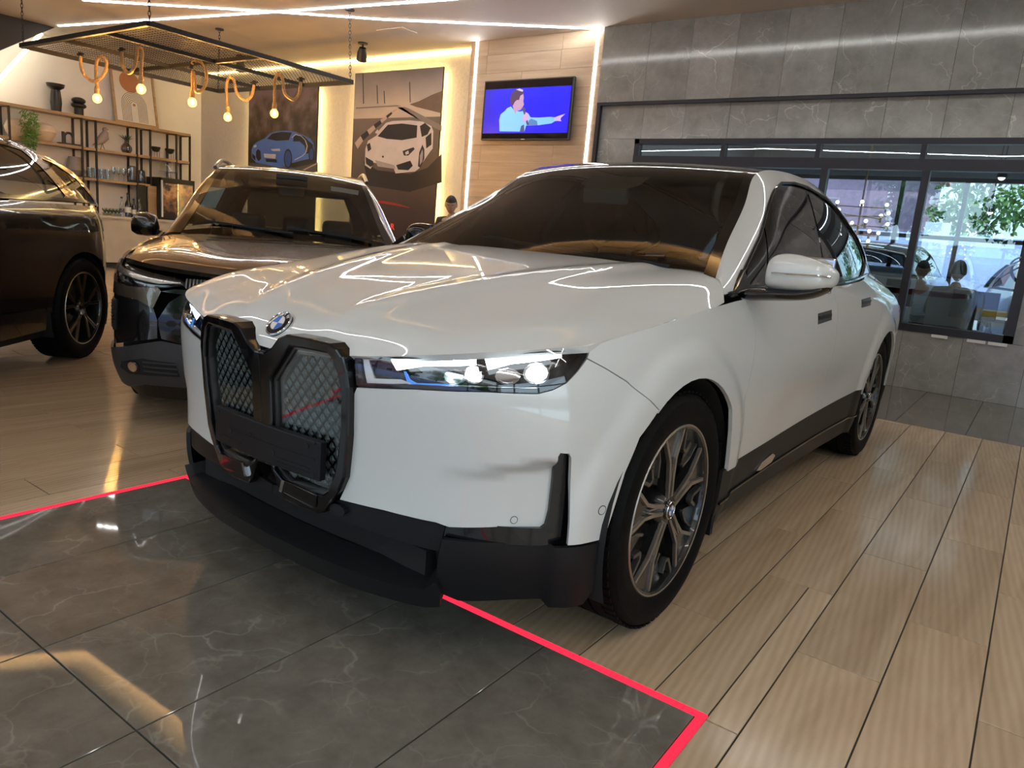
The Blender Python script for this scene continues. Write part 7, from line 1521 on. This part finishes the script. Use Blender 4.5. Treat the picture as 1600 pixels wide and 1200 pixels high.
bp_ = at(1450, 430, 1, 28.8); tag(MB().box(bp_[0]-.4, bp_[0]+.4, 28.7, 29.0, -.03, 3.0).box(bp_[0]-.16, bp_[0]+.16, 28.68, 28.7, 1.0, 1.35).build('gate_pillar', mat('pale_pillar', (0.62, 0.68, 0.78), 0.8), bevel=.01), 'pale pillar on the lilac wall seen through the office windows', 'pillar')
def house(x0, x1, y0, y1, h, wallm, roofm, lab):
    t = empty('house', ((x0+x1)/2, (y0+y1)/2, 0), 0, lab, 'building'); o = -t.location
    MB().box(x0, x1, y0, y1, -.1, h).build('wall', wallm, t, loc=o); MB().prism([(y0-.4, h), (y1+.4, h), ((y0+y1)/2, h+1.8)], lambda a, b: (x0-.4, a, b), lambda a, b: (x1+.4, a, b)).build('roof', roofm, t, loc=o)
    for k in range(int((x1-x0)/2.4)):
        x = x0+1.0+k*2.4; f = MB().box(x, x+1.1, y1, y1+.05, 2.9, 4.2).build('window', M['white'], t, loc=o); MB().box(x+.06, x+1.04, y1+.05, y1+.06, 2.96, 4.14).build('pane', M['black'], f)
brick = mat('mauve_brick', (0.36, 0.24, 0.33), 0.85, var=0.15, vs=5); tile_ = mat('roof_tile', (0.30, 0.13, 0.10), 0.85, var=0.2, vs=6); cream = mat('cream_render', (0.45, 0.43, 0.40), 0.85, var=0.06)
hb_ = at(1345, 350, 1, 33.0)
house(hb_[0]-6, hb_[0]+2.2, 33, 38, 5.2, brick, tile_, 'mauve brick house seen through the office windows')
house(-13.5, -5.6, -27, -21.5, 6.2, brick, tile_, 'mauve house across the street'); house(7, 18, -28, -21.5, 7.0, cream, tile_, 'cream house to the right across the street'); house(-32, -19, -28, -22, 7.0, cream, tile_, 'cream house to the left across the street')
tag(MB().box(15.0, 15.4, -40, 14, -0.06, 2.6).build('street_wall', cream, bevel=.02), 'unseen cream wall added beside the building to limit daylight', 'wall')  # out of view, added to hold back daylight through the right opening
def tree(x, y, h, r, lab, seed):
    rg_ = random.Random(seed); t = empty('street_tree', (x, y, -0.06), 0, lab, 'tree')
    MB().tube([(0, 0, 0), (.1, .05, h*.3), (-.05, .1, h*.55), (.1, 0, h*.8)], [.2, .16, .12, .05], 9).build('trunk', mat('bark', (0.09, 0.07, 0.05), 0.9), t, smooth=True)
    for k in range(5): a = k*1.3; MB().tube([(0, 0, h*.45), (r*.5*math.cos(a), r*.5*math.sin(a), h*.75)], [.09, .02], 6).build('branch', bpy.data.materials['bark'], t)
    mb = MB(); blobs = [(rg_.uniform(-.6, .6)*r, rg_.uniform(-.6, .6)*r, h*rg_.uniform(.5, 1.0), r*rg_.uniform(.35, .6)) for _ in range(11)]
    for bx_, by_, bz_, br_ in blobs:
        for i in range(170):
            v = Vector((rg_.gauss(0, 1), rg_.gauss(0, 1), rg_.gauss(0, 1))).normalized()*br_*rg_.uniform(.55, 1.05); c = Vector((bx_, by_, bz_))+v
            a = Vector((rg_.gauss(0, 1), rg_.gauss(0, 1), rg_.gauss(0, 1))).normalized()*.15; b = a.cross(Vector((rg_.gauss(0, 1), rg_.gauss(0, 1), rg_.gauss(0, 1)))).normalized()*.08
            mb.add([c-a, c+b, c+a, c-b], [(0, 1, 2, 3)])
    o = mb.build('foliage', treeleaf, t); o['kind'] = 'stuff'
treeleaf = mat('tree_leaf', (0.10, 0.20, 0.045), 0.6, var=0.4, vs=1.5)
for i, (x, y, h, r, lab) in enumerate(((-0.6, 31.5, 6.2, 2.2, 'green tree seen through the middle of the office windows'), (3.6, 31.0, 6.4, 2.0, 'green tree seen through the right side of the office windows'), (8.0, 32, 6.0, 2.0, 'green tree hidden beyond the right end of the office windows'), (-3.4, -19.2, 6.0, 1.7, 'broad green street tree above the lilac wall beside the pale pillar'), (0.6, -19.6, 6.6, 1.9, 'tall green street tree behind the lilac wall, straight across'), (4.7, -19.0, 5.6, 1.8, 'green street tree in front of the cream house on the right'), (-16.3, -19.3, 6.5, 1.7, 'green street tree left of the mauve house'), (-22, -19.0, 6.2, 1.8, 'green street tree in front of the left cream house'), (11, -19.5, 6.5, 1.5, 'green street tree further right along the lilac wall'))): tree(x, y, h, r, lab, 20+i)

# ---------------------------------------------------------------- cars in the room behind the window
def recolour(root, names, m_):
    for o in root.children_recursive:
        if o.type == 'MESH' and o.name.split('.')[0] in names:
            o.material_slots[0].link = 'OBJECT'; o.material_slots[0].material = m_
ca = at(1432, 445, 1, 9.6)
c2 = copy_tree(rr, None, (ca[0]-0.90, 9.6+3.6, 0), PI); c2['label'] = 'black SUV with lit red tail lamps in the room behind the window'
recolour(c2, ('tail_lamp',), C_['tail'])
tealp = mat('grey_green_paint', (0.16, 0.22, 0.20), 0.3, 0.4, 1.0, 0.02)
cb_ = at(1560, 480, 1, 9.4)
c3 = copy_tree(toy, None, (cb_[0]+1.45, 10.9, 0), 0.35); c3['label'] = 'grey green compact SUV in the room behind the window'
recolour(c3, ('bonnet', 'front_wing', 'body_side', 'side_frame', 'roof', 'bumper_skin', 'rear_body', 'tailgate', 'bumper_cheek', 'lower_bumper'), tealp)
